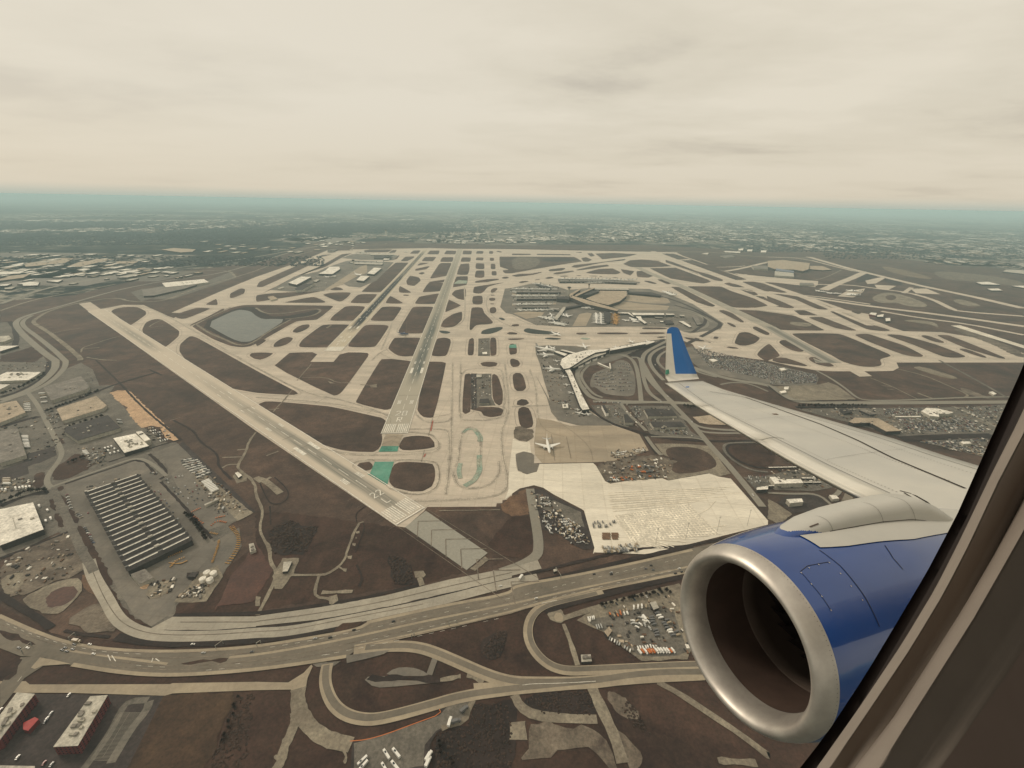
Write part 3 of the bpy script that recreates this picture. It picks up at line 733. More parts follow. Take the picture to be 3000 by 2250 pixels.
# shoulder edge lines and taxiway centrelines
TL = '''
A0 870,1195 1100,1165 1235,1165 1400,1235 1600,1340 A1 0,1700 B1 0,40 430,270 700,310 1000,400 1170,470 1160,520
B1 0,300 640,345 960,410 1180,455
B1 1700,0 1690,470 1690,800 1640,1140
B1 1770,0 1755,480 1800,500 2080,495 2150,440 2140,80 2090,50 1830,50 1775,100
B1 560,740 800,800 1100,800 1450,785 1560,770 1600,710 1540,640 1480,605 1270,600
B1 860,910 830,880 870,850 1000,835 1500,848 1580,880 1585,1060 1490,1130 1350,1140 1150,1085
B1 1360,400 1400,470 1480,520 1650,515 1700,470
B1 2150,0 2195,400 2150,520 2120,600 2130,800 2180,1000 2160,1130 1900,1180 1300,1200
B1 1300,575 1600,570 1680,600 1660,1000
B1 1720,900 1750,860 1770,620 1830,555 1890,560 1950,640 1930,900
B1 2100,850 2110,960 2000,1080 1750,1090 1700,940
B2 0,380 160,375 320,370
B2 150,60 210,200 220,500 300,600 450,640
B2 320,300 380,500 560,620 680,740 700,840
A1 1000,1640 1080,1560 1300,1480 1300,1300
A1 1440,1620 1200,1640 1080,1580
A1 1800,1000 1810,1240 1790,1310 1700,1350 1590,1365
A1 2100,1040 1990,1080 1990,1200 2080,1290 2212,1350
A2 0,1250 120,1320 300,1345 1300,1350
A2 0,1370 100,1420 500,1430 1300,1425 1780,1460
A1 900,1300 1180,1310 1500,1310
A1 1180,1310 1150,1400 1080,1550
A1 560,1290 850,1305
'''
joined_strips('wheel_wear', [(l, 8) for l in TL.strip().splitlines()], 'wear', 2.6, smooth=2)
joined_strips('taxiway_line', [(l, .6) for l in TL.strip().splitlines()], 'mark', 9, smooth=2)
joined_strips('pavement_joint', [(l, .9) for l in ('B1 225,670 345,622', 'B1 300,775 510,690', 'B1 1235,283 1400,283', 'B1 955,445 1030,398', 'B1 1428,857 1455,755', 'B1 1490,632 1525,478', 'B1 510,350 610,300', 'B0 2050,415 2212,370', 'B2 470,640 510,830', 'B2 340,620 370,850')], 'mark', 9, smooth=0)
joined_strips('hold_marking', [(l, 2.4) for l in ('B1 1510,590 1528,502', 'B1 1450,815 1465,788')], 'red', 9, smooth=0)
# joints across the runway shoulder, one every 30 m along both sides near the camera
a, d, n, L = R22
joined_strips('pavement_joint', [([a + d * u + n * s * 32, a + d * u + n * s * (46 if s > 0 else 41)], .5) for u in range(0, 900, 30) for s in (-1, 1) if s > 0 or True][:60], 'mark', 9, smooth=0)
# ================================================================= aprons, roads, lots
S = sheet
S('apron', 'T 250,1010 400,1000 700,1010 850,1060 1060,1030 1300,980 1500,950 1640,930 1680,940 1430,1060 1000,1200 650,1250 640,1300 760,1540 B2 640,390 665,425 870,542 780,562 560,540 400,500 340,430 300,300 200,100 T 420,1620 350,1400 300,1200 260,1100', 'apron', 4)
S('apron', 'B2 215,480 350,500 500,545 870,545 1100,620 1180,760 1050,800 880,850 720,862 260,870 200,800 190,690', 'apron_tan', 4.2)
S('terminal_apron', 'A2 0,1012 200,968 390,1000 480,1030 700,1012 1190,1022 1400,1085 1560,1150 1830,1320 1800,1370 1540,1405 1330,1350 1100,1345 500,1352 200,1330 0,1240 A1 2160,1230 2110,1180 2150,1020', 'apron', 4.4)
S('terminal_apron', 'A2 395,935 700,930 1110,962 1100,975 700,975 400,960', 'apron', 4.4)
S('apron', 'A2 520,1345 580,1240 650,1225 690,1235 640,1340', 'apron_tan', 4.8)
S('apron', 'A2 10,1230 120,1215 280,1225 250,1260 120,1280', 'apron_tan', 4.8)
S('apron', 'A2 0,1060 380,1062 380,1078 0,1082', 'apron_tan', 4.8)
S('apron', 'A2 0,1150 380,1140 380,1155 0,1165', 'apron_tan', 4.8)
S('hangar_apron', 'A1 120,1030 260,960 330,915 540,870 600,840 780,780 830,775 1190,790 1110,880 1040,950 900,1010 800,1000 760,980 580,1040 300,1045', 'apron', 4.4)
S('hangar_apron', 'A1 590,1030 700,960 900,830 960,810 960,880 860,920 740,985 620,1035', 'apron_tan', 4.8)
S('cargo_apron', 'A1 740,755 830,722 1180,725 1230,735 1180,775 900,770', 'apron', 4.4)
S('facility_yard', 'B1 1857,95 1912,95 1915,395 1860,405', 'dark_asphalt', 4.5)
S('facility_yard', 'B1 1905,98 2033,96 2035,300 2070,370 1930,378 1908,395', 'asphalt', 4.7)
S('facility_yard', 'A1 1922,1450 2020,1445 2022,1600 1918,1600', 'asphalt', 4.7)
S('construction_ground', 'B2 8,600 30,560 70,548 110,568 190,580 182,640 130,682 60,675 10,650', 'spoil', 4)
S('construction_ground', 'B2 28,800 60,770 150,768 192,800 190,868 238,880 212,940 130,962 50,932', 'apron', 4)
S('new_pavement', 'B2 8,660 100,690 150,680 167,782 100,768 30,790 38,900 60,960 0,1140 B1 2150,1185 2180,1100 2190,900', 'pale', 4.6)
S('new_pavement', 'B2 -10,1140 38,935 130,966 215,942 238,876 700,868 725,890 805,1025 850,1047 1000,1022 1300,1000 1352,1020 1702,958 1780,985 1890,1003 2212,1365 2212,1400 1180,1657 C2 640,-15 B2 700,1655 712,1600 622,1280 600,1265 360,1140 270,1082 190,1060 68,1088', 'pale', 4.8)
# pale joints of the freshly poured slabs
def lerp_lines(A, B, n, wd):
    """n lines between polyline ends A=(p,q) and B=(p,q) given in pixels"""
    a0, a1 = pts(A); b0, b1 = pts(B)
    return [([a0.lerp(b0, i / (n - 1)), a1.lerp(b1, i / (n - 1))], wd) for i in range(n)]
joined_strips('slab_joint', lerp_lines('B2 885,1330 1040,1560', 'B2 1530,1228 1790,1490', 26, 2.0) + lerp_lines('B2 885,1330 1530,1228', 'B2 1020,1530 1770,1470', 15, 2.0) + lerp_lines('B2 1020,1530 1300,1610', 'B2 1230,1500 1790,1480', 6, 1.3)
              + lerp_lines('B2 830,1130 1880,1080', 'B2 870,1290 1540,1225', 9, 1.3) + lerp_lines('B2 1190,1530 1400,1600', 'B2 1100,1560 1270,1610', 4, 1.4), 'pale2', 9, smooth=0)
joined_strips('slab_joint', lerp_lines('B2 820,1200 2000,1130', 'B2 870,1290 1540,1225', 4, .8) + [('B2 1570,1330 1700,1260 1760,1190', 1.0), ('B2 1730,1420 1850,1405', 1.2)], 'pale2', 9, smooth=0)
S('equipment_yard', 'B2 125,1090 200,1085 270,1095 350,1150 600,1275 620,1300 712,1590 690,1610 620,1615 540,1580 400,1480 250,1440 210,1200', 'dark_asphalt', 4.2)
S('equipment_yard', 'B2 215,1130 360,1190 590,1290 625,1420 540,1400 420,1320 280,1270 240,1250', 'asphalt', 4.5)
S('dirt_field', 'B2 -10,1160 120,1090 135,1100 150,1320 0,1330 B1 2150,1300 2120,1230', 'redsoil', 4)
S('dirt_field', 'B2 0,1330 150,1325 190,1600 100,1700 -100,1660 B1 2000,1560', 'field', 4.4)
strip('service_road', 'B2 155,1090 180,1250 225,1500 230,1600 C2 195,10 90,75 0,110 C1 1900,140', 16, 'road', 5, 2)
S('construction_ground', 'B2 790,865 1050,810 1230,800 1420,850 1340,1000 1100,1020 860,1045 800,1020 720,900', 'spoil', 4.9)
S('dirt_field', 'B2 1230,700 1450,700 1700,720 1890,960 1780,985 1700,955 1350,1017 1300,985 1420,850 1300,790', 'gravel', 4)
S('grass', 'B2 1300,740 1500,720 1690,760 1800,900 1560,960 1360,960 1400,880', 'grass', 4.3, 2)
joined_strips('dark_bank', [('B2 665,390 760,470 880,535 1050,585 1250,640 1500,672 1800,680 2212,672', 9), ('B2 1140,620 1180,690 1250,790', 8), ('C0 -20,1640 0,1640', 1)], 'bank', 6.2, smooth=2)
# landside roads round the near terminal
S('parking_lot', 'T 840,1400 880,1300 1000,1255 1060,1222 1150,1155 1230,1165 1290,1220 1330,1330 1338,1490 1300,1557 1100,1542 980,1520 900,1450 850,1460', 'apron', 5, 1)
for l, wd in (('T 1100,1092 1010,1105 860,1185 730,1245 700,1310 720,1400 790,1500 860,1570 1000,1600 1390,1612 1700,1618 2212,1650', 15), ('T 1060,1100 1180,1100 1290,1140 1345,1230 1375,1400 1395,1605', 13),
              ('T 830,1215 755,1290 745,1350 800,1440 880,1530 980,1565', 9), ('T 1290,1130 1380,1130 1400,1250 1430,1400 1480,1520 1600,1600', 12),
              ('T 1680,950 1560,1010 1430,1080 1400,1180 1430,1290 1520,1420 1640,1530 1760,1640', 15), ('T 1660,1010 1540,1060 1470,1140 1520,1260 1640,1380', 13),
              ('T 1890,980 1780,1020 1620,1080 1560,1160 1610,1230 1700,1290', 10), ('T 2212,1345 2000,1290 1960,1240', 12),
              ('B2 1130,0 1200,130 1290,250 1370,340 1500,470 1600,580 1690,690 1800,810 1900,920 2050,1100 2165,1245', 14),
              ('B2 700,335 940,350 1300,340 1450,345 1700,365 2000,400', 14), ('B2 940,350 1000,440 1090,520 1160,590', 9), ('B2 990,370 1000,345', 4), ('B2 1450,460 1550,520 1650,570 2000,590 2212,600', 10),
              ('B2 1600,580 1700,610 2100,610', 8), ('B2 1700,700 1640,660 1500,645 1200,640', 5), ('B2 1160,640 1230,740 1290,800', 9), ('B2 1560,40 1700,90 1900,150 2212,190 B3 100,250 200,330 400,345 850,350 2212,340', 22),
              ('B2 1800,190 1900,170 2050,180 2212,250', 8), ('B3 420,70 550,140 680,230 760,300 850,330 1200,325 1700,300 2212,295', 8),
              ('B2 560,60 560,120 620,240 700,320 900,335', 9)):
    strip('road', l, wd, 'road', 6.4)
S('embankment', 'T 1240,1100 1390,1040 1640,930 1660,1000 1560,1180 1650,1340 1420,1150 1340,1140', 'bank', 4.9)
for l, wd in (('B3 0,200 100,280 180,325 240,335 750,332 770,318', 5),):
    strip('boundary_wall_bank', l, wd, 'bank', 6.8)
S('parking_lot', 'A2 1490,1530 1560,1515 1640,1580 1800,1620 2000,1625 2212,1660 B3 100,30 400,100 440,130 420,190 200,200 0,190 B2 2212,185 1900,130 1650,70 1560,0', 'apron', 5)
S('parking_lot', 'B3 20,205 230,200 440,190 520,170 600,200 760,318 240,330 180,318', 'gravel', 5)
S('parking_lot', 'B2 680,370 940,360 1060,520 1000,560 880,530 760,460', 'asphalt', 5)
S('parking_lot', 'B2 1000,375 1380,375 1480,490 1550,600 1650,655 1400,650 1200,620 1100,500', 'asphalt', 5)
S('grass', 'B2 1080,495 1130,500 1180,585 1140,590', 'grass', 5.5); S('grass', 'B2 1450,380 1640,395 1760,440 1600,460 1480,440', 'grass', 5.5)
S('building_pad', 'B2 1560,470 1750,450 1850,470 1910,540 1700,535 1620,520', 'roof_tan', 5.6)
joined_strips('pad_marking', [('B2 1790,490 1810,508', 1.2), ('B2 1820,485 1845,510', 1.2), ('B2 1800,498 1830,498', 1.2)], 'white', 9, smooth=0)
S('grass', 'B2 1650,590 1900,590 2200,620 1900,640 1680,630', 'grass', 5.5, 1)
S('basin', 'B2 1850,740 1880,705 2212,705 2300,800 2212,905 2100,900 1980,860 1880,790', 'field', 5.4, 2)
joined_strips('basin_road', [('B2 2212,690 1900,690 1830,710 1830,760 1890,830 2000,900 2100,935 2212,945', 6)], 'asphalt', 5.8, smooth=2)
joined_strips('dark_bank', [('B2 2212,912 2100,905 1980,862 1870,785 1855,740 1880,702 2212,700', 5)], 'bank', 6.0, smooth=2)
S('parking_lot', 'B2 2000,990 2212,975 B3 200,930 520,930 640,1010 660,1060 400,1110 60,1100 0,1060 B2 2120,1110', 'asphalt', 5)
S('parking_lot', 'B3 90,1210 150,1150 420,1130 540,1250 320,1290 210,1300', 'dark_asphalt', 5)
strip('road', 'B3 660,1030 720,1080 690,1180 640,1260', 14, 'road_fg', 6.4)
strip('road', 'B3 560,990 640,1060 610,1130 540,1170', 8, 'road', 6.4)
strip('road', 'B3 0,1125 200,1135 430,1130 560,1240', 6, 'road', 6.4)
S('dirt_field', 'B3 0,1180 80,1220 210,1310 100,1400 0,1350', 'gravel', 5)
strip('canal', 'B3 1150,660 1500,640 1950,632', 24, 'bank', 6)
strip('dark_bank', 'B3 240,385 860,385', 11, 'bank', 6)
S('industrial_ground', 'B3 240,400 1700,385 2100,360 2000,620 1180,650 1000,600 700,520', 'asphalt', 5)
S('industrial_ground', 'B3 1300,680 1900,650 1880,820 1650,760', 'asphalt', 5)
strip('road', 'B3 1600,380 1750,440 1980,560', 10, 'road', 6.4)
S('grass', 'B3 1250,40 1320,30 1620,120 1640,145 1500,120 1300,65', 'gravel', 5, 1)
strip('road', 'B3 1120,55 1350,110 1560,200 1740,280 1700,300', 6, 'gravel', 6.4)
strip('road', 'B3 1480,-20 1800,150 2060,300', 9, 'asphalt', 6.4)
joined_strips('dirt_track', [('B3 880,130 1100,220 1300,320', 4), ('B3 1290,262 1440,318', 9), ('B3 980,200 1060,205', 4), ('B3 1030,230 1090,235', 3)], 'gravel', 6, smooth=0)
# ring road of the main terminal
for l, wd, m in (('A2 1000,1220 1330,1200 1600,1230 1720,1330 1600,1380 1400,1380', 14, 'road'), ('A2 990,1050 1180,1060 1350,1100 1560,1180 1750,1290 1820,1330 1700,1400 1500,1500', 18, 'dark_asphalt'), ('A2 1400,1160 1640,1230 1690,1310 1560,1395', 16, 'dark_asphalt'),
                 ('A2 1430,1385 1600,1440 1800,1480', 30, 'concrete'), ('A2 950,1200 1200,1215 1500,1190 1640,1250 1730,1310', 12, 'road')):
    strip('road', l, wd, m, 6.4)
S('parking_lot', 'A2 985,1062 1200,1060 1340,1100 1370,1140 1330,1150 1130,1142 960,1120', 'apron_tan', 6.6)
S('parking_lot', 'A2 860,1165 950,1128 1120,1150 1360,1170 1340,1202 1000,1206 900,1190', 'apron_tan', 6.6)

# ----------------------------------------------------------------- left side: expressway, works, industrial estate
for l, wd, m in (('B0 0,325 250,240 400,140 480,50 480,-10 A0 480,1640 400,1590 200,1420 130,1330 150,1290 230,1250 600,1150 800,1090 1100,1010 1500,940 1900,890 A1 0,800 300,700 700,620', 19, 'road'),
                 ('B0 0,345 280,250 450,160 560,50 570,-10 A0 560,1640 480,1560 330,1440 190,1340 200,1290 280,1250', 15, 'road'),
                 ('A0 690,1640 700,1620 560,1500 400,1380 290,1320 290,1290 420,1210 640,1150 900,1105 1030,1100 1120,1130 1300,1135 1450,1115 1650,1030 1900,960 2100,900 A1 0,865 330,735 500,690 780,640', 14, 'gravel'),
                 ('A0 0,1150 400,1010 900,920 1300,870 A1 0,750 500,650 900,620', 26, 'road'), ('A0 0,1210 300,1110 700,1040 1000,980', 15, 'gravel'), ('A0 0,1070 500,960 1200,870 1800,830 2212,790', 16, 'asphalt'),
                 ('A0 2040,920 1990,870 1900,860 1600,870', 16, 'gravel'), ('A1 830,690 830,660 900,650 1110,640 1130,628', 14, 'gravel'), ('A1 0,775 350,660 700,628 1100,622 1500,628 2212,632 A2 400,640 1200,640', 30, 'bank'),
                 ('A1 1980,480 2030,628', 22, 'road'), ('A1 1810,600 1808,628', 14, 'road'), ('A1 1750,450 1720,520', 20, 'asphalt'),
                 ('A2 0,632 250,618 370,585 415,530 380,480 290,440 230,395', 34, 'road'), ('A2 290,440 400,465 480,530 440,590 500,625', 22, 'road'), ('A2 230,395 200,385', 60, 'road'),
                 ('A3 400,415 620,455 760,510 740,540 615,580 680,600 900,650 1100,700 1300,750 1800,800', 30, 'gravel'), ('A3 1390,745 1700,790 1860,800', 50, 'gravel'), ('A3 1920,805 2090,812', 30, 'roof_white'), ('A3 760,725 1040,732', 20, 'roof_pale')):
    strip('expressway' if m == 'road' and wd > 17 else 'road', l, wd, m, 6.4 if m != 'bank' else 5)
S('plant_yard', 'A0 1130,1050 1230,1020 1680,990 2010,870 2040,925 1850,990 1490,1110 1290,1110 1220,1130', 'asphalt', 4)
S('grass', 'A0 150,1560 0,1600 0,1650 300,1655 380,1600 280,1520', 'field', 4)
S('industrial_ground', 'A0 -10,1310 110,1310 160,1400 330,1540 400,1640 B0 470,20 380,130 200,240 0,310', 'asphalt', 3)
S('industrial_ground', 'B0 0,330 300,240 560,60 700,0 800,60 860,200 1000,190 950,260 1240,560 1440,690 1520,690 2212,1290 2000,1390 L 1940,470 2050,560 2050,640 1960,780 1860,960 1780,1080 1500,1250 1300,1330 L 1100,1240 700,600 500,520 0,760', 'asphalt', 3)
S('dirt_field', 'B0 950,260 1010,243 1110,238 1560,665 1500,680 1420,650 1380,560 1300,548 1220,565 1100,430 1100,390 1010,330', 'soil', 4)
joined_strips('tree_belt', [('B0 0,300 200,240 400,120 430,-10', 14), ('B0 380,420 650,330 860,240 1050,170 1350,85', 10), ('B0 0,560 300,470 320,480', 16), ('B0 830,-20 1030,170 1240,400 1570,670', 5), ('A0 0,1310 110,1300 A0 160,1520 0,1580', 16),
   ('B0 940,860 1300,740 1570,660', 5), ('B0 560,1050 1000,900 1220,825 1350,970', 4.5), ('B0 1290,790 1360,850 1460,960 1380,1010', 6), ('B0 1390,1030 1620,1270 1830,1520', 4.5), ('B0 0,1240 250,1130 430,1120', 15), ('L 0,620 380,470', 6), ('L 0,745 600,510', 6), ('A0 0,850 600,840 1300,850 1750,850', 40)], 'bank', 5.4, smooth=1)
for l in ('B0 440,985 480,900 570,850 670,770 770,850 800,905 640,980 500,1032', 'B0 290,970 395,935 390,1050 330,1100 290,1080', 'B0 515,1140 560,1150 605,1230 560,1240', 'B0 485,1090 540,1060 545,1100 500,1115', 'B0 415,1185 465,1180 495,1280 460,1280',
          'B0 580,1260 620,1260 690,1385 630,1390', 'B0 465,1300 520,1310 565,1410 520,1430', 'B0 650,1410 720,1420 L 870,760 975,960 905,990 850,900 700,600', 'L 905,1030 965,1010 1060,1180 1270,1330 1150,1290 1010,1190', 'B0 500,645 535,645 570,700 535,700'):
    S('grass', l, 'field', 5.2, 1)
S('grass', 'B0 230,790 420,740 470,720 490,800 340,870 250,880', 'dark_asphalt', 5.2)
S('car_park', 'B0 230,800 450,730 490,790 240,900 250,960 0,1040 0,930 200,860', 'dark_asphalt', 5.3)
S('storage_yard', 'B0 1580,680 2212,1290 2140,1310 1550,710', 'dark_asphalt', 5.2)
S('storage_yard', 'B0 1380,760 1540,700 1640,830 1560,850 2180,1280 2030,1370 1700,1480 1640,1300', 'apron', 4.8)
S('storage_yard', 'B0 1650,870 1760,960 2190,1300 2050,1370 1900,1200 1700,1040', 'gravel', 5.5)
S('factory_forecourt', 'B0 540,1060 1200,840 1350,970 1620,1270 1850,1550 L 2040,480 2060,640 1960,800 1800,940 1500,1100 1480,1200 1290,1325 1150,1240 1000,1000 760,560', 'apron', 4.3)
S('spoil_heap', 'L 0,770 500,530 600,520 660,700 760,800 640,900 400,960 130,1090 0,1000', 'spoil', 4.6, 1)
S('gravel_pad', 'L 10,900 190,850 220,920 180,990 90,1060 20,1030', 'gravel', 5, 1)
S('basin_bank', 'L 190,1080 430,960 640,900 710,960 690,1040 560,1180 470,1230 330,1200 200,1130', 'gravel', 5, 1)
S('mud_basin', 'L 385,1125 400,1060 500,990 620,975 665,1020 640,1080 540,1145 430,1168', 'mud', 5.6, 2)
S('dirt_field', 'L 690,880 760,880 860,1080 800,1085 710,1000', 'redsoil', 5, 1)
S('spoil_heap', 'L 560,1280 700,1180 830,1120 880,1160 950,1270 1010,1310 960,1380 700,1360', 'spoil', 5, 1)
S('mound', 'L 1240,1040 1280,990 1400,930 1500,920 1480,990 1400,1060 1290,1100', 'gravel', 6, 2)
S('mound', 'L 1305,1040 1310,1000 1370,960 1440,970 1420,1020 1340,1050', 'field', 6.4, 2)
S('tarpaulin', 'L 1245,1060 1262,1035 1300,1030 1300,1075 1262,1092', 'bank', 6.5, 1)
S('soil_pile', 'L 1185,1000 1215,968 1285,965 1240,1010', 'soil', 6.4, 1)
S('tank_yard', 'L 1480,1120 1690,880 1860,800 1900,900 1760,1110 1640,1120', 'gravel', 5.8)
S('shed_pad', 'L 1575,910 1600,860 1700,855 1640,940', 'bank', 6.2)
S('retention_basin', 'L 1960,900 2060,790 B0 2212,1560 C1 90,60 140,120 L 2150,1120 2050,1130 1860,1150 1830,1200', 'mud', 4, 0)
S('grass', 'L 1490,1240 1500,1150 1550,1090 1770,1120 1880,960 1960,900 1830,1200 1700,1250', 'field', 4.2)
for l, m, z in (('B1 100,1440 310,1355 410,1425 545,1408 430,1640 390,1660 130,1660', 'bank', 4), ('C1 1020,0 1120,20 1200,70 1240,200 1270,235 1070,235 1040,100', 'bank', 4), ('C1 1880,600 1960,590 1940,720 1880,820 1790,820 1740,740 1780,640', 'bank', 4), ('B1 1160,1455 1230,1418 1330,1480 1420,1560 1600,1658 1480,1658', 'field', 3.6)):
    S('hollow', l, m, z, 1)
joined_strips('dirt_track', [(l, wd) for l, wd in (
  ('B0 2212,600 2150,680 2130,760 2050,890 2070,930 2200,1030 B1 0,1150 40,1230 60,1300 30,1420 50,1500 120,1600 C1 110,60 160,130 150,200 60,380 10,470', 5), ('B0 1920,820 2110,815', 4), ('B0 1920,910 1970,880 2060,880', 4), ('B0 2050,755 2120,750', 4),
  ('C1 150,160 480,160 550,155 650,90 700,20 B1 780,1640 880,1390 930,1375', 4), ('C1 490,165 460,260 460,330 580,345 600,380', 4), ('C1 640,95 690,125', 3), ('C1 510,295 750,288', 6), ('C1 1270,180 1290,240', 7),
  ('A0 700,1570 710,1530 800,1500 950,1450 1030,1432', 5), ('A0 720,1540 860,1528', 5), ('A0 750,1612 880,1635 1010,1638', 5), ('A0 430,1410 560,1380 690,1360', 4), ('A0 1290,1350 1310,1330 1400,1290', 5), ('A0 1300,1355 1410,1340', 5),
  ('B1 355,155 480,10', 3), ('B1 395,130 600,125 700,175 820,175', 3.5), ('B1 900,190 1040,200', 4), ('B1 150,425 190,375 230,340 310,240', 3.5), ('B1 110,410 200,395', 3.5), ('B1 90,805 195,765', 4),
  ('B1 0,1000 60,1010 130,1060 210,1130', 12), ('B1 0,990 50,1030', 10), ('B1 50,1030 130,990', 6), ('B0 1470,500 1560,475', 2.5), ('B1 1580,1280 2110,1272', 2), ('A1 610,1360 650,1335', 9), ('A1 720,1295 820,1290', 3), ('A1 1350,975 1390,980', 5)) +
  tuple(('B1 %d,%d %d,%d' % (430 + k * 14, 110 - k * 29, 520 + k * 14, 112 - k * 29), 1.2) for k in range(4))], 'gravel', 5.2, smooth=1)
joined_strips('ditch', [('B0 1500,500 1680,590 1720,680 1860,770 1890,830 1880,890 2000,1010', 4.5), ('B0 1290,60 1400,110', 6), ('B1 20,1010 80,1150 130,1230 250,1210 290,1130 240,1060 160,990', 2.5), ('B1 120,1240 130,1400', 2.5), ('B1 870,1380 860,1300 950,1240', 2), ('B1 855,1640 940,1440 930,1390', 2), ('C1 800,250 830,180 780,80', 3.5), ('A0 600,1210 640,1212', 10), ('C0 1350,470 1988,460 C1 300,420 700,370 1300,230', 5)], 'bank', 5.3, smooth=2)
for l in ('B1 860,1460 890,1455 895,1475 865,1480', 'B1 832,1560 860,1562 856,1585 830,1580', 'B1 860,1510 872,1510 872,1520 860,1520', 'C1 710,10 745,10 740,35 715,32', 'C1 672,108 705,110 700,135 675,132', 'C1 1225,130 1300,125 1320,160 1300,180 1240,180', 'C1 205,30 340,28 290,150 200,270 150,265 130,170', 'C1 0,325 40,330 30,400 0,400', 'C1 565,330 630,310 635,355 590,390 565,385', 'B0 2010,980 2060,945 2130,990 2130,1020 2050,1045', 'B1 985,195 1045,185 1045,215 990,215', 'B1 620,160 690,180 640,180'):
    S('gravel_pad', l, 'gravel', 5.6)
S('approach_light_pad', 'C1 1660,110 1780,15 1810,40 1700,130', 'gravel', 5.6)

def joined_dashes(name, items, m, level, smooth=2, on=6, off=8):
    out = []
    for spec, wd in items:
        P = chaikin(pts(spec, 0), smooth, closed=False); s = 0
        for a, b in zip(P, P[1:]):
            L = (b - a).length; u = (-s) % (on + off)
            while u + on < L: out.append(([a.lerp(b, u / L), a.lerp(b, (u + on) / L)], .32)); u += on + off
            s += L
    return joined_strips(name, out, m, level, smooth=0)
# ----------------------------------------------------------------- foreground highway
S('service_taxiway', 'C0 1160,580 1340,485 1988,482 C1 0,480 500,410 1000,320 1500,195 1988,100 C2 200,45 230,110 0,165 C1 1988,180 1500,300 1000,412 500,505 0,557 C0 1988,565 1600,592 1300,588', 'concrete_grey', 5)
strip('frontage_road', 'C0 690,50 720,170 830,350 890,470 960,545 1100,612 1300,638 1700,632 1988,608 C1 250,600 700,510 1300,395 1988,215 C2 200,180', 15, 'concrete_grey', 6)
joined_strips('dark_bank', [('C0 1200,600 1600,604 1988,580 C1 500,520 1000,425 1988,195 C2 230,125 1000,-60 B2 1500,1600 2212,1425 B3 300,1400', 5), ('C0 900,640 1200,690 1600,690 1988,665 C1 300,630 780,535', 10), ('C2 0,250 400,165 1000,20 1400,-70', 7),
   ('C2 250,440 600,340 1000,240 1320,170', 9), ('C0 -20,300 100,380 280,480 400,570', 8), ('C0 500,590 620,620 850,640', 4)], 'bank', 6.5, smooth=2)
S('highway', 'C0 -10,460 250,580 500,672 800,725 1200,745 1600,735 1988,705 C1 400,640 780,575 900,505 1300,420 1500,378 1988,290 C2 0,235 500,150 1000,45 1450,-60 2300,-260 C2 2300,60 1340,152 700,280 300,370 0,455 C1 1988,458 1200,640 810,720 700,800 400,850 0,905 C0 1988,905 1500,942 1200,947 900,922 560,862 340,800 160,790 -10,725', 'road_fg', 6)
S('road', 'C0 0,1010 160,800 350,790 330,870 190,960 60,1130 0,1200', 'road_fg', 5.8)
for l in ('C0 -10,580 180,640 275,690 280,705 150,670 -10,625', 'C0 1375,852 1500,835 1775,797 1755,830 1600,845', 'C1 600,600 700,525 860,512 780,575 610,605'):
    S('grass', l, 'field', 7, 1)
strip('median', 'C0 500,740 900,800 1300,850', 3, 'shoulder', 7.2); strip('median', 'C0 1780,800 1988,780 C1 400,715 860,620 1300,520 1988,385 C2 400,290 1000,170 1450,80', 3.2, 'shoulder', 7.2)
joined_strips('highway_shoulder', [('C0 -10,475 250,592 500,684 800,737 1200,757 1600,747 1988,717 C1 400,652 780,587 900,517', 4.5), ('C1 860,530 1300,432 1500,390 1988,302 C2 0,247 500,162 1000,57 1400,-35', 4.5), ('C0 560,855 900,912 1200,937 1500,932 1988,895 C1 400,840 700,792', 4.5),
   ('C1 840,705 1200,628 1988,446 C2 0,443 300,358 700,268 1340,140', 4.5)], 'shoulder', 7.4, smooth=2)
joined_dashes('lane_marking', [('C0 0,520 250,630 500,705 800,765 1200,785 1600,775 1988,745 C1 400,680 800,600 1300,490 1988,345 C2 400,240 1300,40', .5), ('C0 1500,915 1988,870 C1 400,810 800,735 1200,655 1988,480', .5), ('C0 800,840 1300,890 1700,870 1988,840 C1 400,775 800,690 1300,580 1988,420 C2 400,320 1300,120', .5), ('C1 240,835 560,785 760,745', .7), ('C0 60,1090 250,860', .5), ('C0 30,1080 220,870', .5)], 'white', 8, smooth=2)
_q = pts('C0 840,785 860,830 870,790 900,835 1190,810 1180,840 1210,815 1240,835')
joined_strips('lane_marking', [([_q[i], _q[i + 1]], .8) for i in (0, 2, 4, 6)], 'white', 8, smooth=0)
S('gore_area', 'C0 310,800 400,815 550,850 330,865 270,890 240,880', 'shoulder', 7.6)
strip('frontage_road', 'B0 430,1070 470,1120 560,1300 640,1480 L 700,690 760,780 800,860', 11, 'asphalt', 6.0)
strip('works_road', 'B0 240,260 330,370 440,590 540,760 520,840 420,960 400,1040 440,1080', 9, 'road', 6.0)
strip('works_road', 'B0 440,1085 300,1110 0,1210', 9, 'road', 6.0); strip('works_road', 'B0 440,1075 600,1020 1000,880 1180,820 1300,860 1440,980', 7, 'road', 6.0)
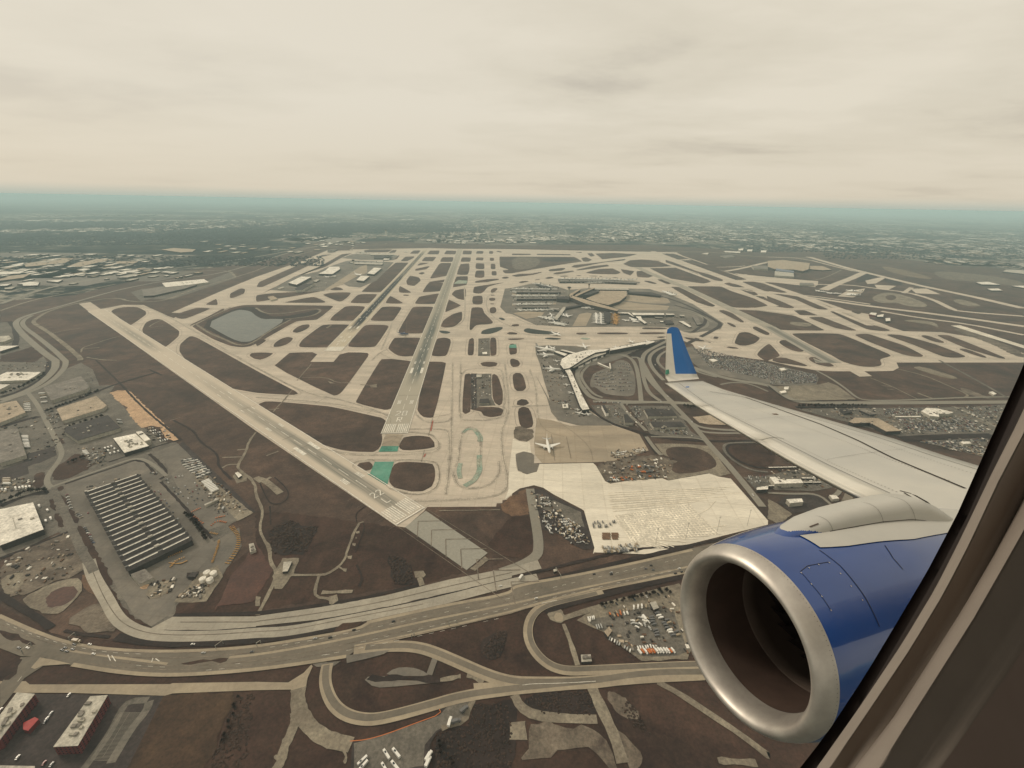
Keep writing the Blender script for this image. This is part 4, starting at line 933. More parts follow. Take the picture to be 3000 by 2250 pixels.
joined_strips('lane_wear', [(l, .9) for l in ('C0 0,500 250,612 500,695 800,748 1200,768 1600,758 1988,728 C1 400,664 800,585 1300,462 1988,322 C2 400,212 1300,10', 'C0 0,540 250,650 500,722 800,785 1200,808 1600,795 1988,762 C1 400,698 800,620 1300,505 1988,362 C2 400,258 1300,62',
   'C0 700,850 1000,880 1300,900 1700,885 1988,858 C1 400,795 800,712 1200,632 1988,455 C2 400,335 1300,132', 'C0 800,825 1300,872 1700,856 1988,825 C1 400,760 800,675 1300,562 1988,405 C2 400,305 1300,105', 'C1 0,520 500,455 1000,365 1500,245 1988,140', 'C0 1400,525 1988,524', 'C0 715,120 790,300 870,440 950,535 1100,602 1300,628 1700,622 1988,598 C1 250,590 700,500 1300,385')], 'mark', 7.7, smooth=2)
# ramps
strip('ramp', 'C1 760,745 900,720 1100,710 1250,718 1380,755 1600,850 1800,940 1988,995 C2 200,1000 600,1000 1050,930 1500,925 2300,915', 15, 'shoulder', 7.0)
strip('ramp', 'C1 555,850 535,950 545,1050 600,1170 700,1250 850,1285 1000,1270 1300,1190 1600,1100 1988,1045 C2 300,1020 700,985 1050,955 1480,935', 13, 'shoulder', 7.05)
strip('ramp', 'C2 700,280 400,350 250,390 160,460 120,560 130,680 200,790 300,870 420,905 600,900 1000,880 1440,862 2300,850', 12, 'shoulder', 7.0)
strip('ramp', 'C2 660,300 400,362 262,398 172,466 132,560 142,675 208,780 305,858 420,892 600,888 1000,868 1440,850 2300,838', 6, 'road_fg', 7.8)
strip('ramp', 'C1 850,722 1100,704 1250,712 1380,748 1600,842 1800,930 1988,985 C2 200,990 600,985 1050,915 1500,910', 7, 'road_fg', 7.8)
strip('ramp', 'C1 548,860 535,950 550,1050 608,1165 705,1240 850,1272 1000,1255 1300,1178 1600,1090 1988,1040 C2 300,1010 700,970', 7, 'road_fg', 7.9)
joined_strips('lane_marking', [('C2 80,1015 150,1005 400,1000 650,985', .5), ('C2 230,380 350,355', .5)], 'white', 8.6, smooth=1)
S('ramp_junction', 'C2 -300,1000 700,960 1060,930 1060,965 700,1000 0,1075 C1 1700,1110', 'shoulder', 6.8)
S('bridge_apron', 'C1 700,785 1000,745 1040,745 990,775 860,810 705,845', 'apron', 7.2, 0)
S('underpass_bank', 'C1 440,850 620,830 660,825 600,870 540,870 470,875', 'asphalt', 5.6)
S('drainage_basin_lining', 'C1 990,945 1080,880 1200,875 1290,900 1340,935 1330,945', 'apron', 5, 1)
S('drainage_basin_lining', 'C1 845,975 870,950 1000,945 1010,975 1410,985 1400,995 1100,1025 960,1035 900,1020', 'apron', 5, 0)
S('drainage_channel', 'C1 860,975 900,945 1340,945 1420,960 1430,985 1000,978', 'bank', 5.8, 0)
joined_strips('drainage_channel', [('C1 1395,795 1345,935', 7)], 'apron', 6, smooth=0); joined_strips('rubble', [('C1 1430,975 1500,965 1590,945', 5), ('C2 400,540 440,640 480,760 510,860', 6)], 'gravel', 5.8, smooth=1)
S('dirt_road', 'C0 0,985 200,985 230,1010 1320,1008 1340,1000 C1 0,990 250,995 370,920 430,855 440,870 400,960 380,1080 375,1200 300,1090 270,1050 0,1055 C0 1340,1080 1280,1098 850,1085 500,1075 0,1075', 'shoulder', 5, 0)
strip('dirt_road', 'C1 330,1040 320,1160 370,1280 450,1370 560,1440 740,1478', 15, 'gravel', 5.2)
strip('dirt_road', 'C1 300,1220 310,1280 260,1420 215,1500 200,1600 150,1680', 9, 'gravel', 5.4)
for l in ('C1 195,1430 250,1410 255,1470 200,1500', 'C1 140,1560 200,1555 190,1600 140,1590', 'C1 270,1240 290,1215 320,1220 310,1270 270,1270', 'C1 650,1505 700,1515 712,1560 700,1625 680,1620 690,1560'):
    S('dirt_road', l, 'gravel', 5.5, 1)
S('bus_yard', 'C1 750,1450 1000,1400 1260,1300 1440,1235 1420,1185 1500,1150 1690,1120 1690,1160 1600,1300 1440,1360 1400,1390 1350,1480 1340,1700 730,1700', 'dark_asphalt', 4.6)
S('bus_yard', 'C1 760,1470 1270,1310 1430,1250 1500,1160 1690,1130 1640,1250 1400,1370 1310,1480 1300,1640 1000,1690 760,1690', 'asphalt', 4.8)
joined_strips('barrier_line', [('C1 730,1450 850,1440 1000,1400 1240,1310 1440,1238 1415,1183', .8)], 'orange', 6, smooth=1)
joined_strips('pavement_edge', [('C1 1690,1130 1650,1200 1630,1290 1440,1350', 5)], 'gravel', 6, smooth=1)
S('contractor_yard', 'C2 500,510 700,400 1000,310 1310,260 1400,700 1360,810 1000,830 940,780 860,720 700,600', 'gravel', 5)
S('contractor_yard', 'C2 560,500 800,480 960,420 1240,390 1330,660 1390,780 1000,800 900,720 640,560', 'asphalt', 5.2, 1)
S('tree_belt', 'C2 690,400 880,355 1130,290 1240,290 1250,330 900,420 760,450', 'bank', 5.4, 1)
joined_strips('dirt_road', [('C2 400,495 600,430 900,345 1310,240', 8)], 'gravel', 5.6, smooth=1)
S('turning_circle', 'C2 270,460 300,415 350,405 390,440 420,490 400,530 340,530 290,500', 'gravel', 5.8, 2)
S('turning_circle', 'C2 325,490 335,455 380,450 400,490 390,520 340,522', 'shoulder', 6.2, 2)
S('cleared_ground', 'C2 30,1600 150,1470 130,1340 220,1300 330,1310 350,1350 600,1330 700,1400 800,1600 830,1700 760,1700 640,1480 450,1480 330,1560 200,1600', 'spoil', 4, 1)
joined_strips('dirt_track', [('C2 620,1030 660,1120 740,1290 800,1420 860,1620', 12), ('C2 20,1090 60,1180 170,1250 420,1275 660,1280', 10), ('C2 1130,990 1300,1080 1540,1240 1780,1400 1988,1560 C3 0,1560', 7), ('C2 1600,1600 1750,1610 1900,1620', 6), ('C1 1640,930 1700,940 1770,985', 9), ('C2 40,1300 50,1400 50,1440', 17)], 'gravel', 4.8, smooth=1)
S('cleared_ground', 'C2 730,1060 800,1070 860,1100 980,1210 1000,1300 850,1260 760,1160', 'spoil', 3.6, 2)
S('cleared_ground', 'C2 740,1310 900,1400 1050,1620 900,1700', 'spoil', 3.6, 2)
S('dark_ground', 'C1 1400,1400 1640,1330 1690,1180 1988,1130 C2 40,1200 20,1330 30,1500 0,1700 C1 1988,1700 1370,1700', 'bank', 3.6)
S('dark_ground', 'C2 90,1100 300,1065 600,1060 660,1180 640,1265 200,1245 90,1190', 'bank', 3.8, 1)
# fields bottom left and the school car park
S('mown_field', 'C0 1260,1090 1800,1065 1830,1130 1740,1280 1690,1480 1560,1700 960,1700', 'olive', 4)
S('dark_ground', 'C0 1840,1090 1988,1060 C1 200,1080 290,1200 250,1400 130,1640 100,1700 0,1700 C0 1600,1700 1700,1480 1760,1290', 'field', 4)
S('mown_field', 'C0 1900,1350 1988,1250 C1 200,1290 260,1280 180,1500 100,1700 0,1700 C0 1840,1700', 'olive', 4.3, 1)
S('parking_lot', 'C0 150,1080 1270,1098 1000,1640 960,1700 -10,1700 -10,1400', 'dark_asphalt', 4.6)
joined_strips('worn_lane', [('C0 1150,1130 1000,1140 940,1210 860,1380 700,1600 640,1680', 7), ('C0 1160,1140 1140,1210 1000,1380 860,1620', 8)], 'asphalt', 5.6, smooth=1)
S('dirt_field', 'C0 -10,760 150,790 170,830 100,960 0,990', 'field', 6, 1)
joined_strips('parking_row_marking', lerp_lines('C0 950,1230 720,1580', 'C0 1010,1230 800,1580', 2, .3) + lerp_lines('C0 930,1230 1130,1235', 'C0 700,1600 900,1610', 40, .35), 'road', 6, smooth=0)
# ================================================================= BUILDINGS
B = building
# --- factory with the ridged roof: every bay is a part with its own skylight strip
def factory():
    h = 10
    a0, a1, b1, b0 = pts('L 725,175 1165,25 1640,590 1095,855', h)     # back-left, back-right, front-right, front-left
    c = (a0 + a1 + b0 + b1) / 4
    root = empty('factory', (c.x, c.y, 0), 0, 'long grey factory with a ridged roof of parallel skylight bays', 'factory')
    o = Vector((c.x, c.y, 0))
    P = ccw([a0, a1, b1, b0]); L = [p - o for p in P]; n = 4
    V = [Vector((p.x, p.y, 0)) for p in L] + [Vector((p.x, p.y, h)) for p in L]
    mesh_obj('wall', V, [(i, (i + 1) % n, n + (i + 1) % n, n + i) for i in range(n)] + [(4, 5, 6, 7)], M['wall_dark'], root)
    nb = 18
    for i in range(nb):
        t0, t1 = (i + .06) / nb, (i + .94) / nb
        l0, l1 = a0.lerp(b0, t0) - o, a0.lerp(b0, t1) - o
        r0, r1 = a1.lerp(b1, t0) - o, a1.lerp(b1, t1) - o
        ex = (r0 - l0).normalized() * 1.5
        l0 -= ex; l1 -= ex; r0 += ex; r1 += ex
        def lift(p, z): return Vector((p.x, p.y, z))
        tt = .42
        V = [lift(l0, h + .1), lift(r0, h + .1), lift(r1, h + .1), lift(l1, h + .1), lift(l0.lerp(l1, tt), h + 3.2), lift(r0.lerp(r1, tt), h + 3.2), lift(l0.lerp(l1, tt + .1), h + 3.2), lift(r0.lerp(r1, tt + .1), h + 3.2)]
        bay = mesh_obj('roof_bay', V, [(0, 4, 5, 1), (4, 6, 7, 5), (6, 3, 2, 7), (0, 3, 6, 4), (1, 5, 7, 2), (0, 1, 2, 3)], [M['roof_ribbed'], M['roof_dark']], root, [0, 0, 1, 1, 1, 1])
        for s0, s1 in ((.05, .47), (.55, .96)):
            V = []; q = [(s0, tt + .07), (s1, tt + .07), (s1, tt + .19), (s0, tt + .19)]
            for s, t in q:
                p = l0.lerp(r0, s).lerp(l1.lerp(r1, s), t); zz = h + 3.2 if t < tt + .1 else h + 3.2 * (1 - (t - tt - .1) / (1 - tt - .1))
                V.append(lift(p, zz + .28))
            mesh_obj('skylight_strip', V, [(0, 1, 2, 3)], M['roof_white'], bay)
        if i % 2 == 0 or i in (3, 7, 11):
            p = l0.lerp(r0, .51).lerp(l1.lerp(r1, .51), .5); V = []; Fc = []
            box(V, Fc, 0, 0, 0, 6, 4.5, 2.2, math.atan2(ex.y, ex.x)); u = mesh_obj('rooftop_unit', V, Fc, M['roof_pale'] if i % 3 else M['roof_grey'], root); u.location = (p.x, p.y, h + 2.2)
M['roof_ribbed'] = mat('ribbed_roof', (.155, .150, .135), (.105, .10, .092), .3, 3, col3=(.19, .18, .16), scale2=.8)
factory()
B('annex', 'L 1115,880 1235,835 1310,910 1190,965', 6, 'roof_grey', 'wall_pale', 'small grey ribbed annex at the near end of the ridged factory')
B('warehouse', 'B0 0,1270 285,1210 375,1440 0,1580', 11, 'roof_white', 'wall_dark', 'large white flat-roofed warehouse at the left edge, with an H-shaped duct line', 'warehouse', units=2)
tagd = joined_strips('roof_duct', [([q for q in pts('B0 80,1345 230,1300', 11.6)], 1), ([q for q in pts('B0 110,1340 140,1440', 11.6)], 1), ([q for q in pts('B0 110,1450 180,1425', 11.6)], 1)], 'roof_pale', 6, kind=None, smooth=0, z=11.6)
_wh = [o for o in C.objects if o.name == 'warehouse'][0]
tagd.parent = _wh; tagd.matrix_parent_inverse = _wh.matrix_world.inverted() if False else Matrix.Translation(-_wh.location)
B('warehouse', 'B0 375,215 700,120 770,205 745,235 440,330 435,300', 9, 'roof_grey', 'wall_pale', 'long grey-roofed warehouse nearest the curved twin expressway', 'warehouse', units=6)
B('warehouse', 'B0 490,400 830,290 920,370 890,395 540,505 530,480', 9, 'roof_tan', 'wall_pale', 'tan-roofed warehouse, second of three beside the strip of bare tan soil', 'warehouse', units=6)
B('warehouse', 'B0 570,560 930,455 1040,565 670,675 560,600', 9, 'roof_dark', 'wall_pale', 'dark-roofed warehouse with a pale dock side, nearest of three beside the tan soil', 'warehouse', units=8)
B('office_block', 'B0 980,655 1170,615 1285,720 1075,780', 9, 'roof_white', 'wall_dark', 'pale square building with many rooftop units at the corner of the tan soil strip', 'office building', units=16)
B('office_wing', 'B0 1175,600 1225,592 1300,665 1250,680', 13, 'roof_white', 'wall_pale', 'bright white raised wing on the pale square building with many rooftop units', 'office building', units=2)
B('warehouse', 'B0 -20,360 140,330 220,430 0,520', 9, 'roof_tan', 'wall_pale', 'tan-roofed warehouse at the left edge above the dark car park', 'warehouse', units=6)
B('warehouse', 'B0 -20,600 150,570 225,800 0,870', 9, 'roof_grey', 'wall_pale', 'grey-roofed warehouse at the left edge beside parked white trailers', 'warehouse', units=4)
B('warehouse', 'B0 0,110 60,82 350,82 330,100 250,150 0,160', 8, 'roof_white', 'wall_pale', 'long white warehouse with dark roof vents inside the bend of the expressway', 'warehouse', units=14)
B('warehouse', 'B0 -20,200 0,190 85,190 0,232', 8, 'roof_white', 'wall_pale', 'small white warehouse at the left edge under the one with dark vents', 'warehouse')
B('warehouse', 'A0 0,1515 160,1512 0,1560', 9, 'roof_white', 'wall_dark', 'white wedge-shaped roof at the left edge above the expressway bend', 'warehouse')
B('warehouse', 'A0 0,1430 75,1425 100,1450 40,1475 0,1480', 9, 'roof_pale', 'wall_pale', 'pale low building at the left edge just outside the twin expressway', 'warehouse')
B('hut', 'B0 2030,955 2055,945 2090,975 2060,995', 5, 'roof_white', 'wall_dark', 'small white hut on a gravel pad beside the diagonal runway', 'hut')
B('hut', 'B0 2150,1570 2190,1560 2212,1620 2160,1640', 5, 'roof_pale', 'wall_pale', 'pale equipment hut beside the track past the ridged factory', 'hut', units=2)
B('hut', 'C1 215,60 280,55 245,130 205,135', 5, 'roof_pale', 'wall_dark', 'grey-roofed hut with a white end on the fork of dirt tracks', 'hut')
B('hut', 'L 1600,900 1640,860 1690,862 1660,905', 4, 'roof_dark', 'wall_dark', 'low dark shed beside the four white tanks', 'shed')
# red brick pair at the bottom left
def brick_block(spec, label, units):
    r = B('apartment_block', spec, 13, 'roof_pale', 'wall_brick', label, 'apartment block', units=units, seed=len(label) + 3)
    return r
r1 = brick_block('C0 700,1105 835,1095 605,1485 415,1495', 'red brick block with a pale roof, standing alone in the dark car park', 12)
r2 = brick_block('C0 130,1075 270,1085 200,1170 0,1440 -120,1500 -60,1330', 'red brick block with a pale roof at the left edge of the photo', 8)
def windows_on(root, edge, h, rows, cols, z0=1.5):
    a, b = edge; d = (b - a); L = d.length; d.normalize(); n = Vector((d.y, -d.x, 0))
    V = []; Fc = []
    for r in range(rows):
        for c in range(cols):
            u = (c + .5) * L / cols; z = z0 + r * 3.0
            p = a + d * u + n * .06; k = len(V)
            for s, t in ((-.75, 0), (.75, 0), (.75, 1.5), (-.75, 1.5)): V.append(Vector((p.x + d.x * s, p.y + d.y * s, z + t)))
            Fc.append((k, k + 1, k + 2, k + 3))
    o = mesh_obj('window_row', V, Fc, M['glass'], root); o['kind'] = 'stuff'
for r_, e_ in ((r1, 'C0 835,1095 605,1485'), (r1, 'C0 605,1485 415,1495'), (r2, 'C0 270,1085 0,1440')):
    q = pts(e_, 13); o_ = Vector((r_.location.x, r_.location.y, 13)); a_, b_ = q[0] - o_, q[1] - o_; a_.z = b_.z = 0
    if (b_ - a_).cross(-a_).z > 0: pass
    windows_on(r_, (a_, b_) if Vector((b_.y - a_.y, a_.x - b_.x, 0)).dot(a_) > 0 else (b_, a_), 13, 4, max(6, int((b_ - a_).length / 4)))
B('canopy_hall', 'C0 180,1310 270,1265 300,1280 220,1370 180,1360', 6, 'redpaint', 'wall_brick', 'low hall with a bright red roof between the two brick blocks', 'hall')
B('warehouse', 'C0 -10,1640 270,1645 270,1680 -10,1700', 5, 'roof_pale', 'wall_dark', 'pale roof cut off at the bottom left edge of the photo', 'building')
# tanks
def tank(x, y, label, r=4.4, h=6):
    root = empty('storage_tank', (x, y, 0), 0, label, 'tank', 'white storage tanks by the factory')
    seg = 28; V = []; Fc = []
    for k in range(seg):
        a = 2 * math.pi * k / seg
        V += [Vector((r * math.cos(a), r * math.sin(a), 0)), Vector((r * math.cos(a), r * math.sin(a), h))]
    for k in range(seg): j = (k + 1) % seg; Fc.append((2 * k, 2 * j, 2 * j + 1, 2 * k + 1))
    mesh_obj('shell', V, Fc, M['roof_white'], root, smooth=True)
    V = [Vector((0, 0, h + 1.4))]; Fc = []
    for k in range(seg): a = 2 * math.pi * k / seg; V.append(Vector((r * 1.02 * math.cos(a), r * 1.02 * math.sin(a), h)))
    for k in range(seg): Fc.append((0, 1 + k, 1 + (k + 1) % seg))
    mesh_obj('roof', V, Fc, M['roof_white'], root, smooth=True)
for s, lb in (('1757,845', 'far left'), ('1812,850', 'far right'), ('1722,900', 'near left'), ('1782,905', 'near right')):
    p = pts('L ' + s, 9)[0]; tank(p.x, p.y, 'white round storage tank, %s of the four beside the ridged factory' % lb)
# left middle distance
B('plant_hall', 'A0 1402,970 1760,937 1802,963 1640,985 1432,1006', 12, 'roof_white', 'wall_pale', 'white-roofed plant hall between the expressway and the far runway', 'plant', units=10)
B('plant_hall', 'A0 1228,1030 1400,1000 1700,985 1590,1020 1330,1078 1240,1082', 10, 'roof_grey', 'wall_dark', 'grey-roofed plant hall in front of the white-roofed one', 'plant')
for i, (s, m_) in enumerate((('575,830 750,765 975,763 690,830', 'roof_tan'), ('205,803 420,772 640,755 560,797 225,830', 'roof_tan'), ('0,876 210,871 170,888 0,898', 'roof_white'), ('195,982 340,965 325,990 200,994', 'roof_white'), ('400,952 540,942 500,962', 'roof_white'), ('520,904 630,896 600,914', 'roof_white'), ('870,888 1010,870 960,892', 'roof_white'),
    ('1395,682 1500,668 1690,680 1660,700 1560,706', 'roof_tan'), ('0,935 120,905 265,890 200,925 0,950', 'roof_tan'), ('0,985 100,975 60,992 0,994', 'roof_white'), ('40,1012 135,1003 100,1020 40,1022', 'roof_pale'), ('660,905 740,895 720,910', 'roof_pale'), ('980,800 1030,783 1200,783 1150,803', 'roof_tan'), ('680,778 770,762 850,760 760,780', 'roof_white'), ('1110,775 1200,765 1280,768 1200,780', 'roof_pale'), ('100,812 200,795 240,797 160,820', 'roof_white'))):
    B('warehouse', 'A0 ' + s, 10, m_, 'wall_dark', ['cream', 'tan', 'white', 'white', 'white', 'small white', 'white', 'hazy tan', 'tan', 'white', 'pale', 'small pale', 'tan', 'white', 'pale', 'white'][i] + ' flat-roofed warehouse in the belt left of the airfield, %s' % ['with the longest cream roof', 'widest of the belt', 'cut by the left edge', 'lowest in the belt', 'lozenge beside the lowest one', 'between two others', 'nearest the expressway bend', 'highest, under the woods', 'second from the left edge down', 'left edge by the road', 'lowest at the left edge', 'beside the lozenge', 'behind the expressway', 'behind the longest cream roof', 'right of the longest cream roof', 'left of the widest'][i], 'warehouse')
# hangar island
for s, h, r, wl, lb in (('A1 540,890 600,862 635,830 720,830 725,850 660,893', 14, 'roof_white', 'wall_dark', 'white hangar with a stepped roof in the far hangar area'),
    ('A1 280,968 390,915 478,918 370,975 350,985', 16, 'roof_white', 'wall_dark', 'long white hangar nearest the left side of the hangar area'),
    ('A1 335,1018 400,985 505,972 400,1030 340,1032', 14, 'roof_dark', 'roof_pale', 'dark-roofed hangar with a pale front beside the long white one'),
    ('A1 868,945 905,908 980,912 930,953', 14, 'roof_white', 'wall_dark', 'white ridged hangar nearest the centre runway'),
    ('A1 960,888 1020,838 1085,842 1020,895', 14, 'roof_white', 'wall_dark', 'white ridged hangar behind the nearest one by the centre runway'),
    ('A1 800,790 940,795 1100,795 1090,812 860,806', 8, 'roof_pale', 'wall_dark', 'long low pale cargo shed behind the control tower'),
    ('A1 1020,738 1170,738 1170,760 1020,757', 8, 'roof_dark', 'wall_dark', 'long dark cargo shed at the far end of the hangar area'),
    ('A1 990,722 1185,722 1185,730 990,730', 8, 'roof_pale', 'wall_dark', 'thin pale cargo shed beside the far taxiway'),
    ('A1 100,1090 150,1082 185,1105 130,1118', 8, 'roof_tan', 'wall_pale', 'tan fuel building beside the lake road'),
    ('A1 185,1018 230,1003 245,1008 200,1022', 6, 'roof_pale', 'wall_pale', 'small pale shed left of the hangars'),
    ('A1 490,955 520,940 550,942 520,960', 8, 'roof_pale', 'wall_dark', 'small pale shed between the two hangar groups'),
    ('A1 1110,750 1160,748 1150,768 1100,770', 8, 'roof_white', 'wall_dark', 'white cargo shed at the right end of the cargo apron'),
    ('A1 880,700 935,690 940,712', 8, 'roof_pale', 'wall_pale', 'pale shed beside the far-left runway end')):
    B('hangar', s, h, r, wl, lb, 'hangar')
# control tower
def tower(spec, h, label, r=5):
    p = pts(spec, 0)[0]; root = empty('control_tower', (p.x, p.y, 0), 0, label, 'control tower')
    def cyl(r0, r1, z0, z1, m, nm, seg=16):
        V = []; Fc = []
        for k in range(seg):
            a = 2 * math.pi * k / seg; V += [Vector((r0 * math.cos(a), r0 * math.sin(a), z0)), Vector((r1 * math.cos(a), r1 * math.sin(a), z1))]
        for k in range(seg): j = (k + 1) % seg; Fc.append((2 * k, 2 * j, 2 * j + 1, 2 * k + 1))
        Fc.append([2 * k + 1 for k in range(seg)]); mesh_obj(nm, V, Fc, M[m], root)
    cyl(r, r * .8, 0, h * .82, 'roof_pale', 'shaft'); cyl(r * .9, r * 1.6, h * .82, h * .88, 'wall_pale', 'gallery'); cyl(r * 1.3, r * 1.6, h * .885, h * .96, 'glass', 'cab'); cyl(r * 1.7, r * 1.2, h * .965, h, 'roof_dark', 'roof')
tower('A1 848,848', 70, 'pale control tower standing over the hangar area', 7)
tower('A2 490,1085', 55, 'control tower at the end of the main terminal concourses', 7)
tower('A2 662,1050', 50, 'control tower beside the round parking garage', 4)
tower('A1 1125,555', 80, 'pale tall block beyond the far airfield fence, left of the warehouses', 18)
# terminals
def terminal(spec, h, r, lb, wl='wall_dark', units=0, cat='terminal'): return B('terminal', spec, h, r, wl, lb, cat, units=units)
terminal('T 1060,1032 1430,965 1445,985 1060,1058', 16, 'roof_white', 'white-roofed right concourse of the near terminal', units=4)
terminal('T 1430,968 1530,955 1540,965 1440,1000', 10, 'roof_white', 'small white hall at the tip of the right concourse')
terminal('T 540,1150 620,1100 800,1055 1055,1042 1000,1065 900,1080 780,1140 700,1195 620,1245 560,1255 522,1205', 17, 'roof_white', 'white curved main hall of the near terminal', units=16)
terminal('T 628,1243 770,1150 900,1090 1020,1068 1010,1092 860,1140 740,1205 680,1240', 11, 'roof_pale', 'pale arched entrance front of the curved terminal hall')
terminal('T 565,1262 620,1250 655,1310 B2 545,150 610,290 668,400 610,408 590,380 540,250 480,100', 12, 'roof_white', 'long white left concourse of the near terminal running towards the camera', units=10)
terminal('T 455,1070 480,1062 600,1095 570,1115', 9, 'roof_white', 'white gate pier beside the two widebody aircraft')
terminal('T 520,1055 545,1047 760,1100 740,1118 650,1085', 9, 'roof_white', 'thin white gate pier left of the curved hall')
for i, s in enumerate(('700,1222 740,1205 775,1190 770,1210 720,1228', '780,1185 815,1165 855,1150 845,1170 800,1190', '865,1148 905,1128 925,1125 910,1145 880,1155', '930,1105 965,1090 1000,1085 985,1112 940,1118')):
    V_ = ccw(pts('T ' + s, 8)); 
    B('canopy', V_, 8, 'roof_dark', 'roof_white', 'dark-topped entrance canopy of the curved terminal, %s from the left' % ['first', 'second', 'third', 'fourth'][i], 'canopy')
B('footbridge', 'T 920,1192 930,1186 1068,1245 1060,1253', 6, 'roof_white', 'wall_pale', 'white covered footbridge over the terminal road', 'footbridge')
B('footbridge_tower', 'T 1050,1195 1060,1192 1072,1250 1060,1256', 8, 'roof_white', 'wall_pale', 'white lift hall at the end of the covered footbridge', 'building')
for s, h, r, lb in (('A2 500,1092 515,1078 920,1200 905,1212 640,1150', 22, 'roof_tan', 'long dark-sided terminal with a tan roof line running down to the right'), ('A2 495,1082 500,1065 580,1022 592,1028 530,1068 515,1090', 22, 'roof_tan', 'left arm of the angled terminal hall'),
    ('A2 540,1080 560,1066 700,1010 715,1014 600,1065 560,1085', 20, 'roof_tan', 'middle arm of the angled terminal hall'), ('A2 385,1090 470,1085 495,1095 490,1112 390,1105', 20, 'roof_dark', 'dark square hall at the elbow of the terminal'),
    ('A2 615,1075 670,1070 750,1045 750,1030 690,1040 640,1060', 28, 'roof_dark', 'dark curved hotel block beside the round garage'),
    ('A2 640,1105 740,1062 760,1038 990,1040 990,1080 930,1128 830,1160 740,1140', 18, 'roof_tan', 'large round-fronted tan parking garage between the terminals'),
    ('A2 700,1015 1000,1018 1010,1030 700,1026', 12, 'roof_pale', 'long pale hall behind the round garage'), ('A2 1000,1045 1200,1050 1290,1075 1280,1082 1000,1055', 12, 'roof_dark', 'dark low terminal hall right of the round garage'),
    ('A2 1035,1228 1310,1232 1315,1245 1050,1248', 14, 'roof_white', 'white sawtooth-roofed heating plant'), ('A2 1330,1235 1400,1237 1405,1244 1330,1245', 12, 'roof_white', 'white hall right of the sawtooth-roofed heating plant'), ('A2 1450,1245 1490,1247 1488,1258 1450,1256', 8, 'roof_pale', 'small pale hall right of the white halls'),
    ('A2 845,1222 1010,1226 1060,1258 1050,1262 1000,1234 845,1228', 8, 'roof_white', 'thin white connecting pier'), ('A2 1068,1258 1110,1252 1125,1285 1165,1315 1145,1320 1095,1285', 8, 'roof_white', 'white angled pier in front of the heating plant'),
    ('A2 360,1278 440,1180 465,1175 460,1195 390,1290', 10, 'roof_pale', 'pale diagonal pier with aircraft at its foot'), ('A2 90,1175 310,1172 410,1195 405,1210 310,1182 90,1182', 10, 'roof_grey', 'long grey pier nearest the left edge of the terminals'),
    ('A2 40,1100 390,1098 390,1106 40,1108', 12, 'roof_grey', 'long grey concourse, second of the parallel row'), ('A2 40,1040 380,1036 420,1046 400,1052 40,1050', 12, 'roof_grey', 'long grey concourse, farthest of the parallel row'),
    ('A2 410,950 700,945 1080,966 1070,972 700,957 410,958', 12, 'roof_grey', 'long thin far concourse behind the garage'), ('A2 460,1178 590,1158 610,1162 470,1190', 10, 'roof_dark', 'dark link between the diagonal pier and the terminal'), ('A2 795,1215 850,1225 850,1300 830,1310 800,1300', 12, 'roof_dark', 'dark pier between rows of parked small jets'),
    ('A2 200,975 290,990 350,1015 340,1022 250,1000', 9, 'roof_dark', 'dark short pier at the far left of the terminals'), ('A2 1230,1262 1300,1264 1305,1275 1240,1272', 6, 'roof_grey', 'grey depot hall in front of the heating plant'), ('A2 1310,1295 1370,1290 1400,1320 1330,1325', 6, 'roof_dark', 'dark depot hall beside the angled ring road'), ('A2 1560,1262 1600,1260 1640,1325 1600,1332', 6, 'roof_grey', 'grey long depot inside the ring road bend'),
    ('A2 1480,1300 1550,1345 1535,1352 1440,1300', 6, 'roof_white', 'narrow white shed row near the winglet tip'), ('A2 1280,1298 1310,1300 1305,1308 1280,1306', 6, 'roof_white', 'small white depot hut in front of the heating plant')):
    terminal(s, h, r, lb)
